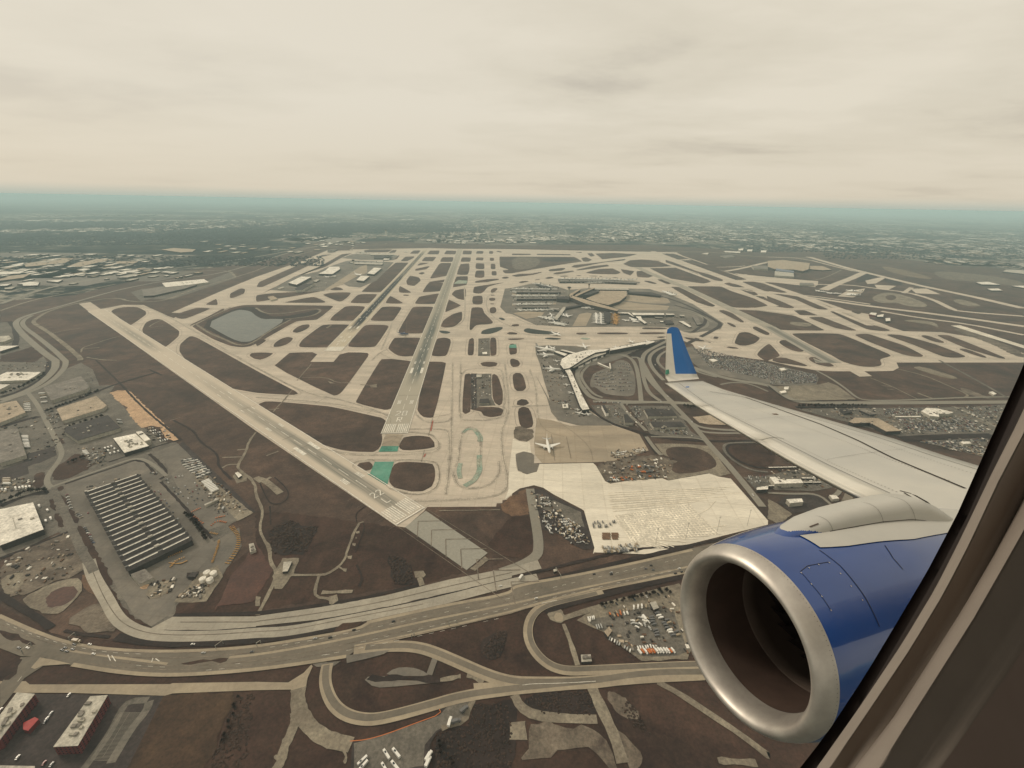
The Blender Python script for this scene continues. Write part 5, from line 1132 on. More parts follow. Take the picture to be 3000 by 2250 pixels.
# garage roof units and ramps
# buildings right of the terminal road
for s, h, r, wl, lb, un in (('B2 775,368 800,366 835,435 810,438', 10, 'roof_dark', 'roof_white', 'narrow dark-roofed block with a white end, left of the bus rows', 0), ('B2 965,450 1000,448 1050,518 975,520', 8, 'roof_dark', 'wall_pale', 'dark-roofed depot beside the straight road to the apron', 0),
    ('B2 1140,402 1380,400 1425,460 1175,465', 8, 'roof_dark', 'wall_pale', 'long dark-roofed building, farther of the pair by the elevated road', 5), ('B2 1190,512 1460,512 1500,555 1330,560 1325,575 1285,575 1280,562 1225,560', 8, 'roof_dark', 'wall_pale', 'long dark-roofed building, nearer of the pair by the elevated road', 5),
    ('B2 2110,1090 2170,1075 2212,1078 2212,1095 2120,1100', 7, 'roof_white', 'wall_dark', 'thin white shed beside the rail yard', 0), ('B3 15,990 60,988 100,1010 280,1008 305,1040 60,1048', 10, 'roof_white', 'wall_pale', 'white depot hall beside the parked rail cars under the wing', 3),
    ('B3 160,1182 290,1175 305,1205 190,1215', 9, 'roof_white', 'wall_pale', 'white square building in the dark yard under the wing', 0), ('B3 530,1145 590,1150 615,1175 560,1180', 6, 'roof_white', 'wall_pale', 'small white hall right of the dark yard', 0), ('B3 385,977 480,975 485,990 390,990', 5, 'roof_white', 'wall_dark', 'low white shed row behind the depot hall', 0), ('B3 335,935 410,937 405,950 345,948', 5, 'roof_white', 'wall_dark', 'small white shed behind the low shed row', 0),
    ('B3 700,510 750,478 950,482 1150,590 1020,595 880,520 740,525', 10, 'roof_tan', 'wall_dark', 'angled tan-roofed school-like building behind the wing', 4), ('B3 1100,470 1100,465 1320,462 1320,470', 4, 'roof_white', 'wall_pale', 'row of white trailers behind the wing', 0), ('B3 1325,420 1370,392 1470,400 1600,430 1560,445 1470,440 1480,468 1400,460', 9, 'roof_white', 'wall_pale', 'cluster of white joined roofs in the industrial area behind the wing', 6), ('B3 1660,685 1740,683 1760,700 1690,703', 8, 'roof_white', 'wall_pale', 'white roof beyond the canal behind the wing', 0),
    ('B3 95,50 140,45 160,62 120,70', 6, 'roof_white', 'wall_pale', 'small white canopy at the edge of the big car park', 0), ('B3 100,250 150,240 160,258 115,266', 5, 'roof_white', 'wall_pale', 'white tent beside the gravel lot behind the wing', 0), ('B3 140,210 180,208 175,232 140,232', 6, 'roof_white', 'wall_pale', 'white booth beside the gravel lot behind the wing', 0), ('B3 1910,255 1940,250 1975,270 1950,278', 5, 'roof_white', 'wall_pale', 'lone white hut in the far grass at the right', 0),
    ('B3 620,400 700,398 730,430 660,440', 6, 'roof_dark', 'wall_dark', 'dark-roofed hall behind the wing near the tree belt', 2), ('B3 790,410 840,405 940,445 880,450', 6, 'roof_grey', 'wall_dark', 'grey long hall behind the wing near the tree belt', 2), ('A2 1700,1632 1740,1625 1780,1640 1740,1652', 6, 'roof_white', 'wall_pale', 'white canopy in the big car park right of the winglet', 0),
    ('A3 875,1240 890,1225 940,1230 930,1250', 9, 'roof_white', 'wall_brick', 'white-fronted fire station hall at the left of a group of three', 0), ('A3 940,1250 1000,1240 995,1262 945,1262', 8, 'roof_white', 'wall_dark', 'middle hall of the fire station group', 0), ('A3 1015,1275 1055,1272 1058,1298 1018,1300', 9, 'roof_white', 'wall_dark', 'right white hall of the fire station group', 0),
    ('A3 0,780 130,772 360,800 350,850 300,868 230,855 60,850 0,830', 18, 'roof_tan', 'wall_dark', 'huge tan-roofed cargo hangar with a blue band at the far right', 4), ('R 1190,318 1385,345 1388,362 1190,340', 19, 'car_b', 'car_b', 'blue band building front on the huge tan cargo hangar', 0), ('A3 60,868 220,878 225,915 60,905', 14, 'roof_pale', 'wall_pale', 'pale cargo hall in front of the huge tan hangar', 0), ('A3 360,822 470,825 550,855 470,860 360,850', 10, 'roof_tan', 'wall_dark', 'tan cargo hall right of the huge tan hangar', 0), ('A3 275,968 390,970 400,990 275,985', 8, 'roof_grey', 'wall_pale', 'grey shed on the far apron', 0),
    ('A2 2070,820 2212,822 2212,850 2090,845', 14, 'roof_grey', 'wall_pale', 'grey hangar at the far right end of the cross runways', 0), ('A2 1640,715 1700,710 1690,722', 9, 'roof_white', 'wall_pale', 'small white hall beyond the far cross runway', 0), ('A2 1955,675 2000,672 1995,688 1960,688', 12, 'roof_white', 'wall_pale', 'white block, first of three beyond the far road', 0), ('A2 2030,682 2078,680 2075,696 2035,696', 12, 'roof_white', 'wall_pale', 'white block, second of three beyond the far road', 0), ('A2 2150,690 2200,688 2195,706 2150,705', 12, 'roof_white', 'wall_pale', 'white block, third of three beyond the far road', 0), ('A2 1830,695 1975,700 1970,710 1850,704', 8, 'roof_white', 'wall_pale', 'long white low hall beyond the far road', 0), ('A2 1800,735 1900,730 1925,742 1850,752', 7, 'roof_grey', 'wall_pale', 'oval grey tank-like hall in the far grass', 0),
    ('A3 1800,965 1900,960 2005,985 1850,982', 10, 'roof_white', 'wall_dark', 'white warehouse at the far right beyond the outer runway', 0), ('A3 1895,1020 1990,1018 2025,1035 1930,1034', 8, 'roof_white', 'wall_dark', 'white low warehouse at the far right, below its larger neighbour', 0), ('A3 2030,870 2060,855 2212,860 2212,892', 10, 'roof_pale', 'wall_dark', 'pale warehouse cut by the window edge at the far right', 0), ('A3 2105,995 2212,993 2212,1012', 9, 'roof_white', 'wall_dark', 'white warehouse under the window edge at the far right', 0),
    ('B1 1905,105 1950,103 1950,125 1905,128', 4, 'roof_pale', 'wall_dark', 'small pale hut in the radar compound by the right runway', 0), ('B1 1935,315 2010,312 2015,350 1930,352', 5, 'roof_dark', 'wall_pale', 'dark shed with white racks in the compound by the right runway', 0), ('B2 435,360 480,358 488,390 440,392', 5, 'roof_white', 'wall_pale', 'small white ramp office on the dark apron', 2),
    ('C2 715,600 750,568 780,590 745,640', 5, 'roof_tan', 'wall_dark', 'tan-roofed hut in the contractor yard by the looping ramp', 0), ('C2 535,780 610,778 620,830 540,835', 4, 'roof_pale', 'wall_dark', 'small pump house inside the looping ramp', 3), ('C2 1070,375 1115,365 1142,415 1100,430', 5, 'roof_pale', 'wall_dark', 'pale shed in the contractor yard nearest the highway', 0)):
    B('building', s, h, r, wl, lb, 'building', units=un)
B('highmast_base', 'C2 320,118 345,112 350,128 325,135', 4, 'roof_pale', 'wall_dark', 'small gantry house between the pale ground and the highway', 'hut')
B('truss_shed', 'B0 1765,1225 1885,1172 1890,1182 1772,1235', 5, 'roof_pale', 'wall_pale', 'long thin pale shed beside the yellow vehicles', 'shed')
B('hut', 'A1 1955,1570 1995,1565 1998,1582 1960,1585', 4, 'roof_white', 'wall_pale', 'white hut in the compound on the central taxiway island', 'hut')

# --- industrial belt behind the airfield: 260 halls as things, the rest as one mass
GRID = math.atan2(R28R[1].y, R28R[1].x)
rnd = random.Random(11)
zones = [  # px box in F coordinates, count, size range, group phrase
    (965, 500, 1180, 524, 46, (40, 130), 'warehouses beyond the far fence in the centre'),
    (1290, 478, 1640, 520, 90, (40, 150), 'warehouses beyond the far fence right of the motorway'),
    (1650, 486, 2160, 520, 62, (40, 150), 'warehouses at the far right under the haze'),
    (640, 512, 800, 530, 12, (30, 80), 'warehouses beside the left rail lines'),
    (430, 520, 720, 546, 26, (40, 120), 'warehouses beside the left rail lines'),
    (0, 548, 380, 600, 34, (35, 110), 'warehouses in the left industrial belt')]
labs = {'warehouses beyond the far fence in the centre': 'flat-roofed warehouse in the grid of warehouses straight beyond the far fence',
        'warehouses beyond the far fence right of the motorway': 'flat-roofed warehouse in the industrial grid right of the far motorway junction',
        'warehouses at the far right under the haze': 'hazy flat-roofed warehouse at the far right beyond the airfield',
        'warehouses beside the left rail lines': 'flat-roofed warehouse beside the rail lines left of the airfield',
        'warehouses in the left industrial belt': 'small flat-roofed shed among the warehouses of the left industrial belt'}
def hall_box(p, sx, sy, h, rz, m):
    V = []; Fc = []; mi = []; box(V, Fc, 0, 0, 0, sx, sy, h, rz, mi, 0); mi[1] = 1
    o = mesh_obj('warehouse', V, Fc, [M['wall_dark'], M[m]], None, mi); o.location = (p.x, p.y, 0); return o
for x0, y0, x1, y1, n, (s0, s1), g in zones:
    for k in range(n):
        u, v = rnd.uniform(x0, x1) * 1.35624, (y0 + (y1 - y0) * rnd.random() ** .8) * 1.35624
        p = G(u, v, 10)
        q = (rnd.uniform(s0, s1), rnd.uniform(s0, s1) * .5)
        m_ = rnd.choice(['roof_white', 'roof_white', 'roof_pale', 'roof_tan', 'roof_grey'])
        o = hall_box(p, q[0] * 1.3, q[1] * 1.3, rnd.uniform(7, 12), GRID, m_)
        tag(o, {'roof_white': 'white', 'roof_pale': 'pale', 'roof_tan': 'tan', 'roof_grey': 'grey'}[m_] + ' ' + labs[g], 'warehouse', g)
V = []; Fc = []; mi = []
for x0, y0, x1, y1, n in ((960, 470, 1180, 500, 420), (1180, 470, 1660, 492, 700), (1640, 470, 2160, 492, 300), (0, 475, 620, 482, 260), (0, 493, 430, 502, 260), (300, 484, 560, 496, 160), (560, 458, 1200, 485, 420), (1290, 480, 1640, 522, 1100), (1650, 495, 2200, 535, 800), (0, 550, 360, 600, 160), (960, 500, 1180, 524, 300), (0, 456, 2200, 470, 700), (1950, 535, 2300, 572, 240), (1720, 512, 2240, 540, 260), (1640, 500, 1900, 520, 120), (640, 505, 960, 524, 90), (1150, 500, 1300, 520, 120)):
    k = 0
    while k < n:            # built-up clusters, each on its own pale paved ground
        cn = G(rnd.uniform(x0, x1) * 1.35624, rnd.uniform(y0, y1) * 1.35624, 9); sp = rnd.uniform(90, 420) * max(1, cn.length / 9000); m_ = rnd.randint(4, 18); ca, sa = math.cos(GRID), math.sin(GRID)
        k0 = len(mi); box(V, Fc, cn.x, cn.y, 0, sp * 2.2, sp * rnd.uniform(1, 2.2), .6, GRID, mi, 0); mi[k0 + 1] = rnd.choice([4, 5, 5])
        for _ in range(m_):
            u_, v_ = rnd.uniform(-sp, sp), rnd.uniform(-sp, sp); s = rnd.uniform(25, 120) * max(.7, min(1.6, cn.length / 9000))
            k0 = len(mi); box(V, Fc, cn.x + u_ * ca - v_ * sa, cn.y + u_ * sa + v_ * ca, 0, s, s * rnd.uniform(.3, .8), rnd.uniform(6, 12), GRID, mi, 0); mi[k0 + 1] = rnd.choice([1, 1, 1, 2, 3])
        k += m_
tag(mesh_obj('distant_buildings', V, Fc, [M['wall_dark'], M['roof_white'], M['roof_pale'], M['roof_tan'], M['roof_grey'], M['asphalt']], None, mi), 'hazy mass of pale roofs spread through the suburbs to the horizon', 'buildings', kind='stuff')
rdl = []
for k in range(-14, 22):
    e_ = Vector((math.cos(GRID), math.sin(GRID), 0)); n_ = Vector((-e_.y, e_.x, 0)); o_ = G(1400, 700) * .0
    rdl.append(([e_ * 6800 - n_ * k * 800 * rnd.uniform(.95, 1.05), e_ * 40000 - n_ * k * 800], rnd.choice((14, 18, 30))))
for k in range(14):
    d_ = 7200 + 900 * k ** 1.35; rdl.append(([e_ * d_ + n_ * 16000, e_ * d_ - n_ * 20000], rnd.choice((16, 24, 40))))
joined_strips('road', rdl, 'gravel', 1, smooth=0, z=.9)
# white round tanks far right
for k, (x, y) in enumerate(((475, 668), (540, 662), (587, 672), (645, 675))):
    p = pts('A3 %d,%d' % (x, y), 0)[0]; tank(p.x, p.y, 'hazy pale tank, %s from the left of the group of four beyond the far runway' % ['first', 'second', 'third', 'fourth'][k], 24, 16)
# woodland beyond the airfield: clumped crowns
V = []; Fc = []
def blob(x, y, r, h):
    k = len(V); n = 6; a0 = rnd.random() * 6
    V.append(Vector((x, y, h)))
    for i in range(n):
        a = a0 + 2 * math.pi * i / n; rr = r * rnd.uniform(.7, 1.1); V.append(Vector((x + rr * math.cos(a), y + rr * math.sin(a), h * rnd.uniform(.45, .75))))
    for i in range(n):
        a = a0 + 2 * math.pi * (i + .5) / n; V.append(Vector((x + r * .9 * math.cos(a), y + r * .9 * math.sin(a), 0)))
    for i in range(n):
        j = (i + 1) % n
        Fc.append((k, k + 1 + i, k + 1 + j)); Fc.append((k + 1 + i, k + 1 + n + i, k + 1 + j))
for x0, y0, x1, y1, n in ((0, 478, 420, 512, 9000), (420, 478, 760, 514, 8000), (0, 505, 560, 530, 2600), (700, 480, 1000, 503, 6000), (1000, 470, 1300, 500, 3500), (1300, 500, 1420, 505, 300), (1600, 490, 2212, 545, 5000), (1780, 520, 2212, 560, 1500), (0, 555, 700, 575, 900), (1240, 478, 1900, 522, 2500)):
    for k in range(n):
        p = G(rnd.uniform(x0, x1) * 1.35624, rnd.uniform(y0, y1) * 1.35624, 0)
        blob(p.x, p.y, rnd.uniform(7, 16) * max(1, p.length / 9000), rnd.uniform(7, 15))
tag(mesh_obj('woodland', V, Fc, M['wood']), 'dark leafless woodland between the suburbs beyond the airfield', 'woodland', kind='stuff')
# ================================================================= VEHICLES
def vehicle_mesh(name, parts, mats):
    V = []; Fc = []; mi = []
    for (cx, cy, cz, sx, sy, sz, m_, tp) in parts: box(V, Fc, cx, cy, cz, sx, sy, sz, 0, mi, m_, tp)
    me = bpy.data.meshes.new(name); me.from_pydata([tuple(v) for v in V], [], Fc)
    for k in mats: me.materials.append(M[k])
    me.polygons.foreach_set('material_index', mi); me.update(); return me
CARM = {c: vehicle_mesh('car', [(0, 0, .3, 4.6, 1.85, .65, 0, .97), (-.2, 0, .95, 2.7, 1.7, .55, 1, .78), (-.2, 0, 1.5, 1.9, 1.3, .05, 0, 1), (1.4, 0, .02, .7, 1.9, .6, 1, 1), (-1.4, 0, .02, .7, 1.9, .6, 1, 1)], ['car_' + c, 'glass']) for c in 'wskgrbt'}
TRAILER = {c: vehicle_mesh('trailer', [(0, 0, 1.2, 13, 2.6, 2.8, 0, 1), (-4, 0, .05, 3, 2.4, 1, 1, 1), (5, 0, .05, 1, 2.2, 1, 1, 1)], ['car_' + c, 'wall_dark']) for c in 'wst'}
TRUCK = {c: vehicle_mesh('truck', [(-1.2, 0, 1.0, 6, 2.5, 2.5, 0, 1), (3.0, 0, .5, 2.0, 2.4, 2.0, 0, .9), (3.6, 0, 1.5, .6, 2.2, .8, 1, .9), (-2.5, 0, .05, 1.4, 2.5, .9, 1, 1), (2.6, 0, .05, 1, 2.5, .9, 1, 1)], ['car_' + c, 'glass']) for c in 'wsgt'}
TRUCK['y'] = vehicle_mesh('truck', [(-1.0, 0, 1.0, 5, 2.5, 1.6, 0, 1), (2.4, 0, .6, 2.2, 2.4, 2.1, 0, .9), (3.2, 0, 1.6, .6, 2.2, .7, 1, .9), (-2.5, 0, .05, 1.4, 2.5, .95, 1, 1), (2.6, 0, .05, 1, 2.5, .95, 1, 1)], ['yellow', 'glass'])
TRUCK['o'] = vehicle_mesh('truck', [(-1.0, 0, 1.0, 5, 2.5, 2.0, 0, 1), (2.4, 0, .6, 2.2, 2.4, 2.1, 0, .9), (3.2, 0, 1.6, .6, 2.2, .7, 1, .9), (-2.5, 0, .05, 1.4, 2.5, .95, 1, 1), (2.6, 0, .05, 1, 2.5, .95, 1, 1)], ['orange', 'glass'])
BUS = vehicle_mesh('bus', [(0, 0, .5, 12, 2.6, 1.1, 0, 1), (0, 0, 1.6, 11.8, 2.55, .9, 1, 1), (0, 0, 2.5, 12, 2.6, .5, 0, .97), (-2, 0, 3.0, 2.4, 1.6, .3, 1, .9), (3.6, 0, .03, 1.1, 2.5, .8, 1, 1), (-3.4, 0, .03, 1.1, 2.5, .8, 1, 1)], ['car_w', 'glass'])
CN = {'w': 'white', 's': 'silver', 'k': 'black', 'g': 'grey', 'r': 'dark red', 'b': 'dark blue', 't': 'tan', 'y': 'yellow', 'o': 'orange'}
def put(me, name, p, rz, label, cat, group=None, z=1.0, sc=1.0):
    o = bpy.data.objects.new(name, me); C.objects.link(o); o.location = (p.x, p.y, z); o.rotation_euler = (0, 0, rz)
    if sc != 1: o.scale = (sc,) * 3
    return tag(o, label, cat, group)
STUFF = []
ORD = 'first second third fourth fifth sixth seventh eighth ninth tenth eleventh twelfth thirteenth fourteenth fifteenth sixteenth seventeenth eighteenth nineteenth twentieth twenty-first twenty-second twenty-third twenty-fourth twenty-fifth twenty-sixth twenty-seventh twenty-eighth'.split()
def pos_words(i, j, rows, cols):
    if rows == 1: return ORD[j]
    if cols == 1: return ORD[i]
    return ORD[i] + '-row ' + ORD[j]
rc = random.Random(5)
def lot(quad, rows, cols, fill, where, kind='car', pal='wwsskkggrbt', indiv=True, ang=0.0, jit=.15, sc=1.0, z=1.0, cat=None, group=None, limit=None):
    """quad: four traced corners (a,b,c,d); rows run a->b, columns a->d"""
    a, b, c, d = pts(quad); cnt = 0
    for i in range(rows):
        for j in range(cols):
            if rc.random() > fill: continue
            s = (j + .5) / cols; t = (i + .5) / rows
            p = a.lerp(b, s).lerp(d.lerp(c, s), t)
            p = p + Vector((rc.uniform(-jit, jit), rc.uniform(-jit, jit), 0)) * 3
            dr = (d - a) if ang == 0 else (b - a)
            rz = math.atan2(dr.y, dr.x) + rc.uniform(-.06, .06) + (math.pi if rc.random() < .5 else 0)
            if ang not in (0, 1): rz = rc.uniform(0, 6.28)
            col = rc.choice(pal)
            me = {'car': CARM, 'trailer': TRAILER, 'truck': TRUCK}[kind].get(col) if kind != 'bus' else BUS
            if me is None: me = {'car': CARM, 'trailer': TRAILER, 'truck': TRUCK}[kind]['w']; col = 'w'
            if indiv:
                nm = {'car': 'parked_car', 'trailer': 'parked_trailer', 'truck': 'parked_truck', 'bus': 'parked_bus'}[kind]
                put(me, nm, p, rz, '%s %s %s %s' % (pos_words(i, j, rows, cols), CN[col], {'trailer': 'box trailer', 'truck': 'truck'}.get(kind, kind), where), cat or {'trailer': 'trailer'}.get(kind, kind), group or kind + 's ' + where, z, sc)
            else: STUFF.append((me, p, rz, z, sc))
            cnt += 1
    return cnt
# individual cars (the nearest ones)
n = 0
n += lot('L 575,195 620,330 600,335 560,200', 1, 6, .9, 'parked on the left rim of the factory yard, upper group', ang=0)
n += lot('L 730,480 820,625 790,625 715,480', 1, 9, .9, 'in the file beside the planted strip left of the ridged factory')
n += lot('L 665,350 720,400 690,415 640,360', 1, 4, .8, 'parked by the left rim of the factory yard, middle group')
n += lot('L 300,290 420,290 470,420 380,470', 4, 2, .55, 'parked beside the white warehouse with the H-shaped duct', 'truck', 'wws')
n += lot('L 720,150 780,160 800,380 740,380', 7, 2, .3, 'close to the left wall of the ridged factory')
n += lot('L 1270,0 1330,0 1350,40 1290,40', 1, 7, .9, 'in the short row off the far corner of the ridged factory')
n += lot('L 1260,120 1330,120 1580,480 1540,500', 14, 2, .5, 'along the right wall of the ridged factory')
n += lot('B0 1470,990 1640,960 1800,1180 1640,1290', 9, 6, .42, 'parked on the blue-grey lot right of the ridged factory')
n += lot('B0 1420,1010 1450,1000 1560,1150 1530,1160', 6, 2, .4, 'parked beside the hedge of the blue-grey lot')
n += lot('B0 1900,1190 2000,1230 1980,1320 1880,1240', 3, 3, .5, 'standing loose on the gravel storage yard', 'truck', 'gst')
n += lot('B0 1540,850 1680,830 1830,960 1720,1010', 9, 12, .75, 'stored in the crowded blue-white corner of the storage yard', 'truck', 'wsgww', ang=1, sc=.75)
n += lot('B0 1750,1040 1800,1020 1890,1100 1840,1150', 9, 1, 1, 'in the neat rank of white trailers in the storage yard', 'trailer', 'w', ang=1)
n += lot('B0 1270,570 1340,560 1470,680 1390,700', 6, 4, .75, 'parked beside the pale square building with rooftop units', 'truck', 'wwst', sc=.8)
n += lot('B0 710,770 760,760 780,800 730,810', 4, 1, 1, 'parked in the gravel lot near the pale square building', 'truck', 'w', ang=1, sc=.9)
n += lot('B0 780,780 900,760 920,860 800,880', 5, 3, .5, 'parked on the gravel lot below the dark-roofed warehouse')
n += lot('B0 890,740 960,720 1060,780 950,810', 3, 3, .8, 'inside the walled corner of the pale square building', 'truck', 'wwk')
n += lot('B0 400,440 500,430 530,520 420,520', 6, 5, .6, 'parked at the end of the tan-roofed warehouse')
n += lot('B0 200,345 270,340 280,430 210,440', 6, 1, .95, 'backed up to the tan-roofed warehouse at the left', 'trailer', 'wwt', ang=1)
n += lot('B0 320,270 410,260 430,350 350,370', 5, 1, .9, 'backed up to the grey-roofed warehouse by the expressway', 'trailer', 'wwt', ang=1)
n += lot('B0 165,640 270,640 290,750 190,750', 9, 1, 1, 'in the rank of white trailers at the left edge', 'trailer', 'wws', ang=1)
n += lot('B0 700,180 760,180 760,240 720,240', 4, 1, 1, 'beside the grey-roofed warehouse end wall', 'trailer', 'wst', ang=1)
n += lot('B0 980,490 1080,500 1090,540 1000,540', 2, 1, 1, 'behind the dark-roofed warehouse', 'trailer', 'ws', ang=1)
n += lot('B0 0,1010 120,1010 130,1060 0,1070', 4, 1, 1, 'in the rank of long pale trailers left of the works road', 'trailer', 'tw', ang=1)
n += lot('B0 0,1090 270,1060 280,1100 20,1130', 1, 9, .9, 'standing in the lower rank left of the works road', 'truck', 'wws')
n += lot('B0 680,80 800,100 860,190 760,180', 5, 4, .4, 'parked at the far end of the grey-roofed warehouse')
# yellow works vehicles in two curved ranks
def rank(spec, n_, label, kind='y', off=0.0, cross=True, me=None, cat='truck', grp=None, z=1.0, sc=1.0):
    P = chaikin(pts(spec), 3, closed=False); D = [0]
    for i in range(1, len(P)): D.append(D[-1] + (P[i] - P[i - 1]).length)
    for k in range(n_):
        s = D[-1] * (k + .5) / n_; i = max(j for j in range(len(D)) if D[j] <= s); i = min(i, len(P) - 2)
        p = P[i].lerp(P[i + 1], (s - D[i]) / max(1e-6, D[i + 1] - D[i])); t = (P[i + 1] - P[i]).normalized(); q = Vector((-t.y, t.x, 0))
        p = p + q * off; rz = math.atan2(t.y, t.x) + (math.pi / 2 if cross else 0) + rc.uniform(-.05, .05)
        put(me or TRUCK[kind], 'works_truck' if not me else 'parked_bus', p, rz, ORD[k] + ' ' + label, cat, grp or label, z, sc * rc.uniform(.36, .5))
rank('L 1960,480 2030,560 2030,630 1990,720 1920,800', 20, 'yellow works truck in the outer curved rank beside the ridged factory')
rank('L 1985,470 2050,560 2045,640 2005,730 1940,805', 20, 'yellow works truck at the outer edge of the curved rank beside the ridged factory', off=0)
rank('L 1870,590 1860,650 1810,790', 16, 'yellow works truck in the inner straight rank beside the ridged factory')
rank('L 1430,740 1560,690', 8, 'yellow works truck under the near right corner of the ridged factory')
rank('L 1450,830 1500,770 1580,740', 9, 'yellow works truck in the loose cluster below the ridged factory')
rank('L 1440,790 1540,800 1600,770', 8, 'yellow works truck at the rim of the loose cluster below the ridged factory', cross=False)
rank('L 1790,530 1860,545', 5, 'yellow works truck at the top of the inner rank by the hedge')
rank('B0 1650,1300 1740,1260', 6, 'orange works truck at the top of the gravel yard', 'o')
rank('B0 1660,1320 1760,1400', 7, 'orange works truck beside the hedge in the gravel yard', 'o')
rank('B0 1860,1350 1950,1330', 6, 'orange works truck in the far row of the gravel yard cluster', 'o')
rank('B0 1820,1420 1880,1370 1960,1390', 8, 'orange works truck in the near row of the gravel yard cluster', 'o')
# buses at the bottom edge, each told apart by where it stands
for s, l in (('C1 790,1645 865,1575', 'white bus at the left of the bottom yard, upper of the slanting pair'), ('C1 800,1690 870,1610', 'white bus at the left of the bottom yard, lower of the slanting pair'), ('C1 992,1528 1038,1600', 'white bus in the upper row of the bottom yard, left one'), ('C1 1063,1520 1118,1590', 'white bus in the upper row of the bottom yard, right one'), ('C1 978,1630 1020,1700', 'white bus in the lower row of the bottom yard, left one'), ('C1 1053,1618 1110,1690', 'white bus in the lower row of the bottom yard, right one')):
    a_, b_ = pts(s); d_ = b_ - a_; put(BUS, 'parked_bus', (a_ + b_) / 2, math.atan2(d_.y, d_.x), l, 'bus', 'white buses in the bottom yard', 1.0, max(.8, min(1.5, d_.length / 12)))
for s, l, c_ in (('C1 1335,1590 1350,1565', 'white van at the right rim of the bus yard, upper one', 'w'), ('C1 1330,1640 1345,1608', 'white van at the right rim of the bus yard, lower one', 'w'), ('C1 1500,1330 1510,1295', 'white lorry beside the bus yard entrance', 'w'), ('C1 1600,1230 1635,1200', 'black lorry beside the bus yard entrance', 'g'), ('C1 1530,1315 1580,1300', 'dark lorry beside the bus yard entrance', 'g'), ('C0 560,680 640,690', 'cream coach turning off the highway at the left junction', 't'),
                  ('C2 60,200 78,175', 'white box lorry on the verge beside the highway', 'w'), ('C2 1005,480 1055,545', 'long white trailer in the middle of the contractor yard', 'w')):
    a_, b_ = pts(s); d_ = b_ - a_; put(TRUCK[c_], 'lorry', (a_ + b_) / 2, math.atan2(d_.y, d_.x), l, 'lorry', None, 1.1, 1.2)
